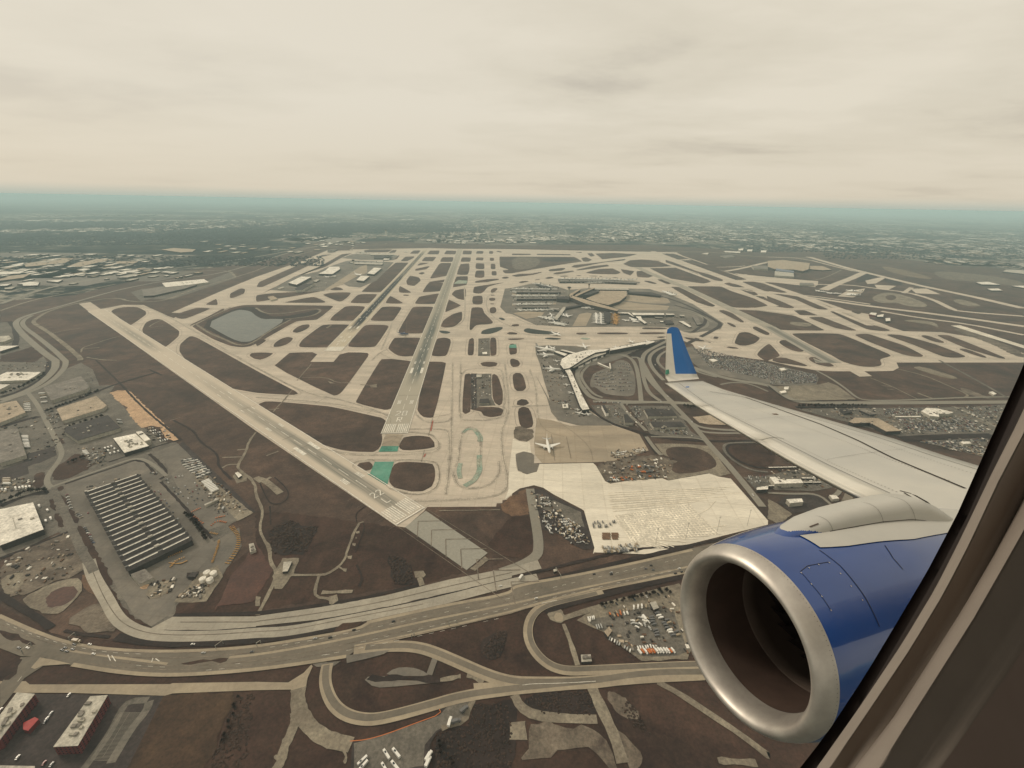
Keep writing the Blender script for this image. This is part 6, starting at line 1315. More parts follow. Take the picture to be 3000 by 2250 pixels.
# traffic on the highway
RD = []
for q in ('C0 0,520 250,630 500,705 800,765 1200,785 1600,775 1988,745 C1 400,680 800,600 1300,490 1988,345 C2 400,240 1300,40', 'C0 60,1090 250,860', 'T 1100,1092 1010,1105 860,1185 730,1245 700,1310 720,1400 790,1500 860,1570', 'T 1180,1100 1290,1140 1345,1230 1375,1400 1395,1605', 'T 1680,950 1560,1010 1430,1080 1400,1180 1430,1290 1520,1420 1640,1530', 'B2 1130,0 1290,250 1500,470 1800,810 2165,1245', 'A2 1430,1385 1600,1440 1750,1290', 'C0 250,1400 450,1150'):
    P_ = chaikin(pts(q), 2, closed=False); RD += list(zip(P_, P_[1:]))
def road_heading(p):
    a_, b_ = min(RD, key=lambda s_: ((s_[0] + s_[1]) / 2 - p).length); return math.atan2(b_.y - a_.y, b_.x - a_.x)
for s, c_, l in (('C0 700,705', 'w', 'white car on the far lanes just right of the coach'), ('C0 730,780', 'w', 'white car in the turn lane right of the left junction'), ('C0 510,733', 'k', 'black car waiting at the left junction, upper one'), ('C0 485,750', 'k', 'black car waiting at the left junction, leftmost'), ('C0 522,760', 'k', 'black car waiting at the left junction, lower one'), ('C0 568,745', 'g', 'grey car waiting at the left junction, rightmost'), ('C0 580,706', 'k', 'black car beside the cream coach'), ('C0 1582,772', 's', 'silver car alone on the far lanes of the highway bend'),
                 ('C0 1957,763', 'g', 'grey car on the far lanes near the grass wedge'), ('C0 150,733', 'k', 'black car left of the left junction'), ('C0 218,733', 'w', 'white car at the stop line left of the junction'), ('C1 460,660', 's', 'silver car on the far lanes above the looping ramp'), ('C1 577,653', 'k', 'black car following the silver car above the looping ramp'), ('C1 762,594', 'k', 'black car beside the merging lanes'), ('C1 1068,527', 'k', 'black car alone in the middle lanes of the highway'),
                 ('C1 1898,252', 'w', 'white car on the frontage road below the blast pad'), ('C2 188,348', 'w', 'white car on the near lanes left of the ramp loop'), ('C2 637,160', 'k', 'black car on the middle lanes, farthest left of the right-hand group'), ('C2 770,147', 's', 'silver car beside a black one on the middle lanes'), ('C2 770,162', 'k', 'black car beside the silver one on the middle lanes'), ('C2 1078,92', 'k', 'black car on the far lanes near the engine'), ('C2 1037,117', 'g', 'grey car on the far lanes near the engine'), ('C2 1095,126', 'g', 'dark car on the middle lanes near the engine'),
                 ('C2 1297,116', 'w', 'white car nearest the engine inlet'), ('C2 1268,155', 'k', 'black car close to the engine inlet, left one'), ('C2 1317,143', 'k', 'black car close to the engine inlet, right one'), ('C0 368,1285', 'w', 'white car between the two brick blocks'), ('C0 358,1305', 'k', 'black car between the two brick blocks'), ('C0 142,1584', 'w', 'white car in the dark car park at the bottom left'), ('C0 348,1628', 'r', 'dark red car with a white roof at the bottom left'), ('C0 405,1640', 's', 'silver car at the bottom left near the frame edge'), ('C0 400,1243', 's', 'small silver car between the two brick blocks'),
                 ('C0 538,1100', 'w', 'white car in the dark verge above the lone brick block'), ('C0 10,1215', 'w', 'white car on the side road at the left edge'), ('C0 1500,705', 'w', 'white pickup on the verge of the highway bend'), ('T 1298,1155', 'w', 'white car at the top of the terminal loop road'), ('T 795,1472', 'w', 'white bus-like car on the left side of the terminal loop road'), ('T 765,1285', 'g', 'grey car on the left side of the terminal loop road'), ('T 735,1355', 's', 'silver car on the left side of the terminal loop road'), ('T 1545,1217', 'w', 'white car on the curved roads left of the winglet'),
                 ('T 1400,1140', 'w', 'white car on the upper curved road left of the winglet'), ('B2 1345,297', 'w', 'white van on the diagonal road under the winglet'), ('B2 1555,517', 'w', 'white car by the diagonal road under the wing'), ('T 2110,853', 'w', 'white car on the angled ring road right of the winglet tip'), ('T 2030,888', 'w', 'white car on the ring road near the winglet tip'), ('T 2008,847', 'w', 'white car on the ring road above the winglet tip'), ('B2 1285,343', 'w', 'white van on the cross road by the parking loop'), ('B2 2080,1150', 'w', 'white car beside the straight canal road')):
    p = pts(s)[0]; 
    put(CARM[c_], 'car', p, road_heading(p), l, 'car', None, 1.15, 1.2 if s[0] != 'C' else 1.0)
# contractor yard, equipment yard
n += lot('C2 960,740 1230,740 1290,770 1000,790', 1, 13, .95, 'in the bottom rank of the contractor yard', 'truck', 'wwwo', sc=.85)
n += lot('C2 960,720 1100,710 1110,740 970,750', 1, 7, .9, 'in the second rank of the contractor yard', 'truck', 'w', sc=.6)
n += lot('C2 1040,470 1100,460 1160,650 1100,650', 9, 1, .9, 'in the dark middle file of the contractor yard', 'truck', 'gg', ang=1, sc=.8)
n += lot('C2 1100,460 1140,455 1280,640 1230,650', 10, 1, .9, 'in the dark right file of the contractor yard', 'truck', 'gkg', ang=1, sc=.8)
n += lot('C2 1140,470 1180,460 1330,650 1300,690', 9, 1, .9, 'in the far right file of the contractor yard', 'truck', 'gt', ang=1, sc=.8)
n += lot('C2 580,490 640,485 650,515 590,525', 1, 4, 1, 'at the top left corner of the contractor yard', 'truck', 'w', sc=.6)
n += lot('C2 640,560 700,550 710,575 650,585', 1, 3, 1, 'beside the tan hut in the contractor yard', 'trailer', 's', sc=.5)
n += lot('C2 740,460 900,430 910,470 760,500', 2, 6, .8, 'in the upper scrap rank of the contractor yard', 'truck', 'wot', sc=.6)
n += lot('C2 930,410 1050,390 1060,430 930,440', 1, 4, 1, 'beside the pale shed in the contractor yard', 'truck', 'wt', sc=.8)
n += lot('C2 920,490 1060,490 1090,600 920,580', 4, 5, .6, 'among the loose trucks in the middle of the contractor yard', 'truck', 'wwst', ang=2, sc=.7)
n += lot('C2 690,410 1240,280 1245,292 700,425', 1, 12, .5, 'parked along the dirt road behind the contractor yard')
n += lot('C2 750,640 930,750 920,770 740,670', 1, 9, .8, 'along the slanting fence of the contractor yard', 'truck', 'wws', sc=.6)
print('individual lot vehicles', n)
# stuff lots (beyond the 300 nearest)
for q, r, c_, f_ in (('T 880,1310 1000,1270 1010,1480 900,1440', 5, 16, .75), ('T 1010,1290 1120,1240 1130,1500 1020,1500', 7, 16, .7), ('T 1140,1180 1270,1200 1300,1500 1150,1520', 9, 18, .65), ('A2 1560,1530 2212,1660 B2 2212,150 1700,40', 20, 90, .62), ('B3 0,20 420,110 420,180 20,190', 16, 70, .62), ('B2 1010,380 1100,380 1120,470 1060,480', 10, 6, .5), ('B2 1240,580 1490,570 1530,630 1300,620', 4, 22, .5),
                     ('B2 720,340 940,345 940,358 720,352', 1, 26, .95), ('B2 2020,985 2212,975 2212,1040 2040,1060', 6, 12, .4), ('B3 1000,400 1340,400 1350,460 1000,455', 8, 40, .4), ('B3 1080,490 1700,480 1900,600 1250,600', 14, 60, .42), ('B3 1700,380 2000,370 1960,480 1750,470', 8, 30, .4), ('B3 1300,690 1880,660 1860,800 1600,740', 9, 40, .4),
                     ('A2 1000,1070 1330,1070 1330,1135 1000,1115', 6, 60, .12), ('A0 1280,1090 1640,1020 1660,1030 1300,1110', 2, 40, .6), ('B1 1935,190 1990,185 2010,290 1940,300', 8, 3, .5), ('B2 400,330 500,330 520,350 380,350', 2, 8, .6), ('B2 860,400 920,395 940,465 880,470', 6, 3, .85)):
    lot(q, r, c_, f_, '', indiv=False)
lot('B2 240,1170 320,1170 340,1250 250,1250', 5, 4, .7, '', 'truck', 'ws', False, 2, sc=.6); lot('B2 270,1290 370,1280 350,1360 270,1350', 6, 5, .7, '', 'truck', 'wst', False, 2, sc=.5)
lot('B2 390,1360 490,1350 600,1430 500,1460', 5, 12, .8, '', 'truck', 'wts', False, 0, sc=.5); lot('B2 330,1400 560,1430 690,1560 500,1580', 9, 14, .4, '', 'truck', 'wst', False, 2, sc=.5)
lot('B2 250,1370 300,1380 400,1490 340,1490', 6, 3, .6, '', 'truck', 'ws', False, 2, sc=.7); lot('B2 800,1000 1300,980 1310,1010 830,1040', 2, 24, .5, '', 'truck', 'ogwgt', False, 2, sc=.8)
lot('B2 1000,900 1220,900 1220,960 1000,970', 3, 10, .4, '', 'truck', 'ogg', False, 2); lot('B2 870,780 990,770 990,800 880,820', 2, 9, .7, '', 'truck', 'wws', False, 2, sc=.6); lot('B2 1050,755 1140,750 1150,775 1070,785', 2, 5, .7, '', 'truck', 'w', False, 2, sc=.6)
lot('B2 690,1380 890,1375 900,1430 700,1435', 3, 14, .4, '', 'truck', 'gg', False, sc=.7); lot('B2 770,1600 1090,1570 1080,1640 790,1650', 4, 20, .6, '', 'truck', 'gst', False, sc=.7); lot('T 480,1620 560,1620 640,1640 560,1650', 2, 8, .6, '', 'car', 'wg', False)
# heaps of goods on the new pavement
joined_strips('material_stack', [(l, 6) for l in ('B2 780,1480 850,1480', 'B2 780,1500 850,1500', 'B2 780,1518 850,1518', 'B2 860,1480 920,1480', 'B2 860,1500 920,1500', 'B2 865,1518 915,1518')], 'redsoil', 9, kind='stuff', smooth=0, z=1.6)
V = []; Fc = []; mi = []; mats = []; idx = {}
for me, p, rz, z, sc_ in STUFF:
    k = len(V); c_, s_ = math.cos(rz), math.sin(rz)
    for v in me.vertices: V.append(Vector((p.x + (v.co.x * c_ - v.co.y * s_) * sc_, p.y + (v.co.x * s_ + v.co.y * c_) * sc_, z + v.co.z * sc_)))
    for f in me.polygons:
        Fc.append(tuple(k + i for i in f.vertices)); mt = me.materials[f.material_index]
        if mt.name not in idx: idx[mt.name] = len(mats); mats.append(mt)
        mi.append(idx[mt.name])
tag(mesh_obj('distant_vehicles', V, Fc, mats, None, mi), 'parked vehicles filling the far car parks and work yards', 'vehicles', kind='stuff')
# rail cars
k = 0
for s, num, s2 in (('B3 0,922 330,915', 8, 'farthest'), ('B3 0,1080 110,1082', 3, 'nearest'), ('B3 285,1013 410,1015', 3, 'upper right'), ('B3 300,1050 455,1050', 4, 'lower right'), ('B2 2110,1100 2212,1085', 3, 'leftmost')):
    a_, b_ = pts(s)
    for i in range(num):
        p = a_.lerp(b_, (i + .5) / num); d_ = b_ - a_; k += 1; L_ = d_.length / num * .9
        V = []; Fc = []; mi = []; box(V, Fc, 0, 0, .9, L_, 2.9, 2.4, 0, mi, 1); box(V, Fc, 0, 0, 3.3, L_, 2.5, .4, 0, mi, 0)
        o = mesh_obj('rail_car', V, Fc, [M['roof_white'], M['wall_dark']], None, mi); o.location = (p.x, p.y, .9); o.rotation_euler.z = math.atan2(d_.y, d_.x)
        tag(o, ORD[i] + ' white-roofed rail car in the %s string beside the depot under the wing' % s2, 'rail car', 'rail cars parked beside the depot')

# ================================================================= AIRCRAFT ON THE GROUND
def lathe(V, Fc, prof, seg=12, x0=0, y0=0, z0=0):
    k = len(V)
    for x, r, dz in prof:
        for i in range(seg):
            a = 2 * math.pi * i / seg; V.append(Vector((x0 + x, y0 + r * math.cos(a), z0 + dz + r * math.sin(a))))
    for j in range(len(prof) - 1):
        for i in range(seg):
            i2 = (i + 1) % seg; Fc.append((k + j * seg + i, k + j * seg + i2, k + (j + 1) * seg + i2, k + (j + 1) * seg + i))
def jet(name_engines=2):
    """twin or quad jet, nose towards +X, unit 40 m long; returns list of (part, V, F, mat)"""
    P = []
    V = []; Fc = []; lathe(V, Fc, [(20, .05, -.4), (19, 1.0, -.3), (17, 1.75, 0), (14, 2, 0), (-8, 2, 0), (-14, 1.3, .6), (-19, .4, 1.2), (-20, .1, 1.3)], 12, 0, 0, 4.2); P.append(('fuselage', V, Fc, 'car_w'))
    for s in (-1, 1):
        V = [Vector(q) for q in ((5, s * 1.8, 3.2), (-5, s * 18, 4.6), (-7, s * 18, 4.6), (-3.5, s * 1.8, 3.2), (5, s * 1.8, 2.6), (-5, s * 18, 4.4), (-7, s * 18, 4.4), (-3.5, s * 1.8, 2.7))]
        P.append(('wing', V, [(0, 1, 2, 3), (7, 6, 5, 4), (0, 4, 5, 1), (2, 6, 7, 3), (1, 5, 6, 2)], 'car_w'))
        V = [Vector(q) for q in ((-15, s * .8, 5.2), (-18.6, s * 6.5, 5.8), (-20, s * 6.5, 5.8), (-18.6, s * .6, 5.2), (-15, s * .8, 4.9), (-18.6, s * 6.5, 5.6), (-20, s * 6.5, 5.6), (-18.6, s * .6, 4.9))]
        P.append(('tailplane', V, [(0, 1, 2, 3), (7, 6, 5, 4), (0, 4, 5, 1), (2, 6, 7, 3), (1, 5, 6, 2)], 'car_s'))
        for e in range(name_engines // 2):
            y = s * (5.8 + 5.5 * e); V = []; Fc = []; lathe(V, Fc, [(5.6 - 3 * e, .95, 0), (5.4 - 3 * e, 1.15, 0), (3 - 3 * e, 1.2, 0), (.8 - 3 * e, .7, 0)], 10, 0, y, 2.0); Fc.append(tuple(range(10))); P.append(('engine', V, Fc, 'car_s'))
    V = [Vector(q) for q in ((-13, .2, 5.8), (-18, .15, 12), (-20.4, .15, 12), (-18.8, .2, 5.8), (-13, -.2, 5.8), (-18, -.15, 12), (-20.4, -.15, 12), (-18.8, -.2, 5.8))]
    P.append(('tail_fin', V, [(0, 1, 2, 3), (7, 6, 5, 4), (0, 4, 5, 1), (2, 6, 7, 3), (1, 5, 6, 2)], 'tail'))
    return P
JC = {}
def jet_at(spec, label, tail='car_b', body='car_w', engines=2, parts=True, group=None, L=None):
    a_, b_ = pts(spec, 3); d_ = a_ - b_; Lm = L or d_.length; sc_ = Lm / 40.0
    key = (tail, body, engines)
    if parts:
        root = empty('parked_airliner', ((a_.x + b_.x) / 2, (a_.y + b_.y) / 2, 1), math.atan2(d_.y, d_.x), label, 'airliner', group); root.scale = (sc_,) * 3
        if key not in JC:
            JC[key] = []
            for nm, V, Fc, m_ in jet(engines):
                me = bpy.data.meshes.new(nm); me.from_pydata([tuple(v) for v in V], [], Fc); me.materials.append(M[tail if m_ == 'tail' else (body if m_ == 'car_w' else m_)]); me.polygons.foreach_set('use_smooth', [nm in ('fuselage', 'engine')] * len(Fc)); JC[key].append((nm, me))
        for nm, me in JC[key]: o = bpy.data.objects.new(nm, me); C.objects.link(o); o.parent = root
        return root
    kk = key + ('j',)
    if kk not in JC:
        V = []; Fc = []; mi = []
        for nm, v, f, m_ in jet(engines):
            k = len(V); V += v; Fc += [tuple(i + k for i in q) for q in f]; mi += [{'tail': 2, 'car_w': 0}.get(m_, 1)] * len(f)
        me = bpy.data.meshes.new('parked_airliner'); me.from_pydata([tuple(v) for v in V], [], Fc)
        for q in (body, 'car_s', tail): me.materials.append(M[q])
        me.polygons.foreach_set('material_index', mi); JC[kk] = me
    return put(JC[kk], 'parked_airliner', (a_ + b_) / 2, math.atan2(d_.y, d_.x), label, 'airliner', group, 1, sc_)
jet_at('B2 325,795 298,672', 'white twin-engined airliner alone on the tan apron of the near terminal', 'car_w')
jet_at('T 535,1275 330,1262', 'white four-engined jumbo nosed in to the left of the terminal hall', 'car_k', engines=4)
jet_at('T 470,1080 252,1038', 'white widebody with a white tail, farther of the pair left of the terminal hall', 'car_s')
jet_at('T 460,1118 268,1112', 'white widebody with a dark tail, nearer of the pair left of the terminal hall', 'car_k')
jet_at('T 795,1045 762,995', 'white widebody parked behind the curved terminal hall', 'car_w')
jet_at('T 470,1050 400,1020', 'white airliner with the upper nose behind the thin gate pier', 'car_w')
jet_at('T 1310,980 1262,948', 'white airliner at the back of the right concourse', 'car_w', parts=False)
jet_at('T 1110,1030 1120,1008', 'tail-out small jet behind the right concourse', 'car_w', parts=False, L=30)
jet_at('T 1470,965 1455,955', 'small jet at the tip of the right concourse', 'car_w', parts=False, L=30)
jet_at('T 1530,965 1500,972', 'small jet beyond the tip of the right concourse', 'car_w', parts=False, L=30)
for s, l in (('B2 480,125 412,117', 'first small jet along the white left concourse, by the quad jet'), ('B2 508,192 443,192', 'second small jet along the white left concourse'), ('B2 545,252 487,270', 'third small jet along the white left concourse'), ('B2 600,405 542,405', 'left regional jet of the three at the foot of the white concourse'), ('B2 608,418 572,455', 'middle regional jet of the three at the foot of the white concourse'), ('B2 638,425 662,462', 'right regional jet of the three at the foot of the white concourse'), ('T 525,1170 445,1172', 'white narrow jet just above the jumbo')):
    jet_at(s, l, 'car_w')
jet_at('A1 1320,1420 1222,1408', 'airliner with a dark green fuselage crossing the taxiway left of the right runway', 'car_w', 'car_b')
jet_at('A2 398,1425 360,1412', 'white airliner taxiing between the two dark ponds', 'car_w', L=60)
jet_at('A2 1650,1548 1665,1528', 'lone white airliner taxiing right of the winglet', 'car_w', parts=False, L=60)
jet_at('A1 910,912 852,900', 'white airliner parked between the far hangars', 'car_w', parts=False)
jet_at('A1 695,912 640,925', 'airliner with a dark tail beside the far hangars', 'car_k', parts=False)
jet_at('A1 630,925 595,918', 'second airliner beside the far hangars', 'car_w', parts=False)
jet_at('A1 550,920 520,920', 'third airliner beside the far hangars, leftmost', 'car_w', parts=False)
jet_at('A1 1305,705 1285,708', 'tiny white airliner holding beyond the far hangars', 'car_w', parts=False, L=60)
# rows of gates at the main terminal
rows = [('A2 20,1028 380,1032', 13, 'behind the farthest of the parallel grey concourses', 90), ('A2 20,1060 380,1058', 13, 'in front of the farthest parallel grey concourse', -90), ('A2 30,1090 370,1090', 12, 'behind the second parallel grey concourse', 90), ('A2 30,1118 400,1118', 13, 'in front of the second parallel grey concourse', -90),
        ('A2 30,1165 330,1162', 9, 'behind the nearest grey pier', 90), ('A2 50,1215 380,1210', 7, 'in front of the nearest grey pier', -90), ('A2 410,940 1060,952', 20, 'behind the long far concourse', 90), ('A2 420,968 1060,980', 20, 'in front of the long far concourse', -90),
        ('A2 730,1240 730,1330', 7, 'in the left file of small jets by the dark pier', 0), ('A2 770,1240 770,1335', 6, 'in the second file of small jets by the dark pier', 0), ('A2 890,1245 890,1335', 7, 'in the orange-tailed file right of the dark pier', 180),
        ('A2 200,985 330,1012', 5, 'round the dark short pier', 60), ('A2 1310,1050 1390,1085', 6, 'parked in the slanting row by the outer ring', 30), ('A2 330,1235 350,1290', 2, 'left of the diagonal pier', 0), ('A2 250,1275 380,1300', 4, 'at the foot of the diagonal pier', 60), ('A2 430,1250 490,1270', 2, 'right of the diagonal pier', 180),
        ('A2 350,1320 450,1345', 4, 'in the near row below the diagonal pier', 90), ('A2 620,1195 700,1195', 2, 'beside the tan-edged terminal front', 90), ('A3 420,1045 480,1055', 3, 'beside the far cargo apron', 0), ('A3 680,1080 770,1080', 5, 'in the far rank of the cargo apron', 10), ('A3 690,1045 790,1050', 4, 'in the back rank of the cargo apron', 10), ('A3 510,1065 620,1068', 3, 'between the two cargo aprons', 10), ('A1 840,800 1100,795', 5, 'beside the long low cargo shed', 90), ('A1 850,722 1180,720', 6, 'along the far cargo apron', 90), ('A2 1040,1290 1070,1320', 2, 'loose on the apron before the heating plant', 20), ('A2 980,1300 990,1305', 1, 'alone on the apron between dark pier and white pier', 40)]
for s, num, where, hd in rows:
    a_, b_ = pts(s)
    for i in range(num):
        p = a_.lerp(b_, (i + .5) / num); rz = GRID + math.radians(hd) + rc.uniform(-.12, .12); L_ = rc.choice((46, 54, 54, 66))
        dv = Vector((math.cos(rz), math.sin(rz), 0)) * L_ / 2
        orange = 'orange' in where
        kk = ('rowjet', orange)
        r_ = jet_at.__wrapped__ if False else None
        key = ('car_k' if i % 3 == 0 else 'car_s', 'yellow' if orange else 'car_w', 2, 'j')
        if key not in JC:
            V = []; Fc = []; mi = []
            for nm, v, f, m_ in jet(2):
                k = len(V); V += v; Fc += [tuple(q2 + k for q2 in q) for q in f]; mi += [{'tail': 2, 'car_w': 0}.get(m_, 1)] * len(f)
            me = bpy.data.meshes.new('parked_airliner'); me.from_pydata([tuple(v) for v in V], [], Fc)
            for q in (key[1], key[1] if orange else 'car_s', key[0]): me.materials.append(M[q])
            me.polygons.foreach_set('material_index', mi); JC[key] = me
        put(JC[key], 'parked_airliner', p, rz, ORD[i] + ' ' + ('tan-painted' if orange else 'white') + ' small airliner ' + where, 'airliner', 'airliners ' + where, 1, L_ / 40)
# ================================================================= TREES, LAMPS
def tree(p, h, label, group, k=1):
    root = empty('bare_tree', (p.x, p.y, 1), rc.uniform(0, 6), label, 'tree', group)
    if 'tree' not in JC:
        V = []; Fc = []
        for i in range(6):
            a = math.pi * i / 3; V += [Vector((.35 * math.cos(a), .35 * math.sin(a), 0)), Vector((.15 * math.cos(a), .15 * math.sin(a), 5))]
        for i in range(6): j = (i + 1) % 6; Fc.append((2 * i, 2 * j, 2 * j + 1, 2 * i + 1))
        me = bpy.data.meshes.new('trunk'); me.from_pydata([tuple(v) for v in V], [], Fc); me.materials.append(M['bark'])
        V = []; Fc = []; r_ = random.Random(3)
        for i in range(90):
            th, ph = r_.uniform(0, 6.28), r_.uniform(.1, 1.5); b0 = Vector((0, 0, r_.uniform(2, 4.5))); L_ = r_.uniform(2, 4.2)
            e_ = b0 + Vector((math.cos(th) * math.cos(ph), math.sin(th) * math.cos(ph), math.sin(ph))) * L_; s_ = Vector((-math.sin(th), math.cos(th), 0)) * r_.uniform(.15, .4); k = len(V)
            V += [b0 - s_ * .3, b0 + s_ * .3, e_ + s_, e_ - s_]; Fc.append((k, k + 1, k + 2, k + 3)); V += [b0, b0 + Vector((0, 0, .3)), e_ + Vector((0, 0, .5)), e_ - Vector((0, 0, .5))]; Fc.append((k + 4, k + 5, k + 6, k + 7))
        m2 = bpy.data.meshes.new('crown'); m2.from_pydata([tuple(v) for v in V], [], Fc); m2.materials.append(M['twig']); JC['tree'] = (me, m2)
    for nm, me in zip(('trunk', 'crown'), JC['tree']): o = bpy.data.objects.new(nm, me); C.objects.link(o); o.parent = root
    root.scale = (h / 8,) * 3
def tree_line(spec, n_, h, where):
    P = pts(spec); D = sum((P[i + 1] - P[i]).length for i in range(len(P) - 1))
    for k in range(n_):
        s = D * (k + .5) / n_; i = 0
        while i < len(P) - 2 and s > (P[i + 1] - P[i]).length: s -= (P[i + 1] - P[i]).length; i += 1
        p = P[i].lerp(P[i + 1], s / (P[i + 1] - P[i]).length) + Vector((rc.uniform(-2, 2), rc.uniform(-2, 2), 0))
        tree(p, h * rc.uniform(.75, 1.2), ORD[k] + ' small leafless tree ' + where, 'trees ' + where)
tree_line('L 1590,365 1770,600', 12, 9, 'in the file between the ridged factory and its hedge')
tree_line('B0 400,430 650,340 860,250', 16, 8, 'in the belt between the two left warehouses')
tree_line('B0 560,640 600,560 900,470', 12, 8, 'behind the dark-roofed warehouse')
tree_line('B0 0,290 200,220 400,100', 16, 9, 'on the outer side of the curved expressway')
tree_line('B0 580,880 740,820', 6, 7, 'on the round lawn by the works road')
tree_line('B0 0,1230 250,1120 420,1115', 14, 8, 'in the belt above the white warehouse')
tree_line('L 0,640 380,490', 12, 6, 'below the white warehouse wall')
tree_line('B2 1480,385 1740,410', 14, 9, 'on the bank behind the tan building pad')
tree_line('C1 1400,1440 1450,1560 1560,1640', 5, 5, 'in the dark thicket right of the bus yard')
tree_line('C2 690,405 880,360 1130,300 1240,300', 20, 7, 'in the belt behind the contractor yard')
tree_line('C0 1860,1100 1800,1300 1700,1500', 8, 5, 'along the dark edge of the mown field')
tree_line('B3 250,385 850,385', 22, 10, 'in the belt behind the wing')
# scrub in the dark patches: too fine to count
V = []; Fc = []
def scrub(spec, n_, h0, h1):
    P = pts(spec); xs = [p.x for p in P]; ys = [p.y for p in P]
    def inside(x, y):
        c_ = False
        for i in range(len(P)):
            a_, b_ = P[i], P[i - 1]
            if (a_.y > y) != (b_.y > y) and x < (b_.x - a_.x) * (y - a_.y) / (b_.y - a_.y) + a_.x: c_ = not c_
        return c_
    k_ = 0; t_ = 0
    while k_ < n_ and t_ < n_ * 20:
        t_ += 1; x, y = rnd.uniform(min(xs), max(xs)), rnd.uniform(min(ys), max(ys))
        if inside(x, y): blob(x, y, rnd.uniform(h0, h1), rnd.uniform(h0, h1) * .9 + .5); k_ += 1
scrub('B1 110,1445 310,1365 410,1430 535,1415 430,1640 140,1650', 420, 1, 2.5)
scrub('C1 1030,10 1110,20 1190,70 1230,200 1260,230 1080,230', 160, 1, 2.2)
scrub('C1 1400,1400 1640,1330 1690,1180 1980,1140 1988,1700 1380,1700', 420, .7, 1.7)
scrub('C2 90,1110 300,1075 600,1070 650,1180 620,1250 200,1240', 200, .7, 1.5)
scrub('C0 1840,1100 1980,1080 1900,1700 1600,1700 1690,1480 1760,1290', 320, .7, 1.6)
scrub('C1 1880,600 1950,600 1930,720 1880,810 1790,810 1750,740', 120, .8, 1.8)
scrub('C2 900,1130 1000,1250 1080,1400 950,1350 850,1200', 70, .7, 1.5)
tag(mesh_obj('scrub', V, Fc, M['twig']), 'dark leafless scrub in the rough patches of the foreground', 'scrub', kind='stuff')
# small loose goods, bins, pallets and skips strewn over the work yards
V = []; Fc = []; mi = []
def clutter(spec, n_, s0=1.5, s1=6):
    a_, b_, c2_, d_ = pts(spec)
    for _ in range(n_):
        s, t = rnd.random(), rnd.random(); p = a_.lerp(b_, s).lerp(d_.lerp(c2_, s), t)
        w_ = rnd.uniform(s0, s1); box(V, Fc, p.x, p.y, 0.9, w_, w_ * rnd.uniform(.25, .7), rnd.uniform(.6, 2.2), GRID + rnd.choice((0, .3, 1.57)) + rnd.uniform(-.1, .1), mi, rnd.choice((0, 1, 1, 2, 2, 3, 4)))
for s, k in (('B0 0,560 470,470 520,800 0,900', 60), ('B0 380,420 560,380 640,640 480,700', 50), ('B0 1240,560 1470,560 1500,690 1300,700', 40), ('B0 670,740 940,740 900,900 760,900', 60), ('B0 1600,830 1760,900 2150,1300 1900,1350', 160), ('B0 0,1010 300,1000 300,1110 0,1130', 50), ('B0 0,20 420,0 420,60 0,90', 30),
             ('L 0,750 600,520 640,860 100,1060', 70), ('L 1500,1090 1640,990 1800,960 1700,1100', 60), ('L 1280,960 1500,920 1460,1040 1280,1080', 30), ('L 720,140 1180,30 1200,60 740,180', 24), ('B2 120,1100 340,1180 690,1600 260,1430', 130), ('B2 740,850 1400,830 1330,1010 830,1040', 150), ('B2 360,330 500,330 640,470 480,470', 40), ('B2 820,760 1170,740 1160,800 860,850', 50),
             ('C2 560,500 1320,280 1390,780 960,800', 100), ('B3 0,930 560,930 640,1100 0,1100', 80), ('B3 250,400 2050,380 1980,600 1100,620', 600), ('B3 1250,680 1900,650 1880,820 1600,760', 160), ('B2 680,370 1380,370 1560,640 980,560', 120), ('A2 1020,1245 1500,1250 1580,1350 1180,1340', 90), ('A1 1860,100 1900,100 1900,390 1870,390'.replace('A1', 'B1'), 40), ('B1 1930,120 2020,110 2030,300 1930,360', 50), ('A1 1925,1460 2000,1455 2005,1590 1925,1595', 40),
             ('A1 150,1030 700,850 800,990 400,1050', 60), ('A1 760,780 1150,790 1050,930 820,1000', 60), ('A0 1260,1080 1660,1010 1960,920 1340,1110', 60), ('T 560,1260 640,1250 900,1650 700,1650', 0), ('T 300,1130 520,1140 640,1640 420,1620', 90), ('A2 180,1290 480,1290 480,1345 200,1340', 70), ('A2 0,1020 480,1020 480,1130 0,1130', 160), ('A2 400,940 1080,950 1080,980 400,975', 90)):
    clutter(s, k)
tag(mesh_obj('yard_goods', V, Fc, [M['roof_white'], M['wall_dark'], M['roof_grey'], M['roof_tan'], M['redsoil']], None, mi), 'loose crates, skips and gear strewn over aprons and work yards', 'yard goods', kind='stuff')
def mast(p, h, label, group):
    root = empty('light_mast', (p.x, p.y, 1), 0, label, 'light mast', group); V = []; Fc = []; box(V, Fc, 0, 0, 0, .3, .3, h); mesh_obj('pole', V, Fc, M['steel'], root)
    V = []; Fc = []; box(V, Fc, 0, 0, h, 3.4, 1.4, .7, .5); mesh_obj('lamp_head', V, Fc, M['roof_pale'], root)
for k, s in enumerate(('B2 1240,1580', 'B2 1500,1532', 'B2 1768,1478', 'B2 2030,1415')):
    mast(pts(s)[0], 32, 'tall light mast on the pale new pavement, %s from the left' % ['first', 'second', 'third', 'fourth'][k], 'light masts on the new pavement')
def gantry(spec, label):
    a_, b_ = pts(spec); root = empty('sign_gantry', tuple((a_ + b_) / 2), 0, label, 'sign gantry'); o_ = (a_ + b_) / 2; d_ = (b_ - a_); L_ = d_.length; rz = math.atan2(d_.y, d_.x)
    V = []; Fc = []; box(V, Fc, 0, 0, 6.6, L_, .4, .5, rz); mesh_obj('beam', V, Fc, M['wall_pale'], root)
    for e_ in (a_, b_): V = []; Fc = []; q = e_ - o_; box(V, Fc, q.x, q.y, 0, .6, .6, 7, rz); mesh_obj('post', V, Fc, M['steel'], root)
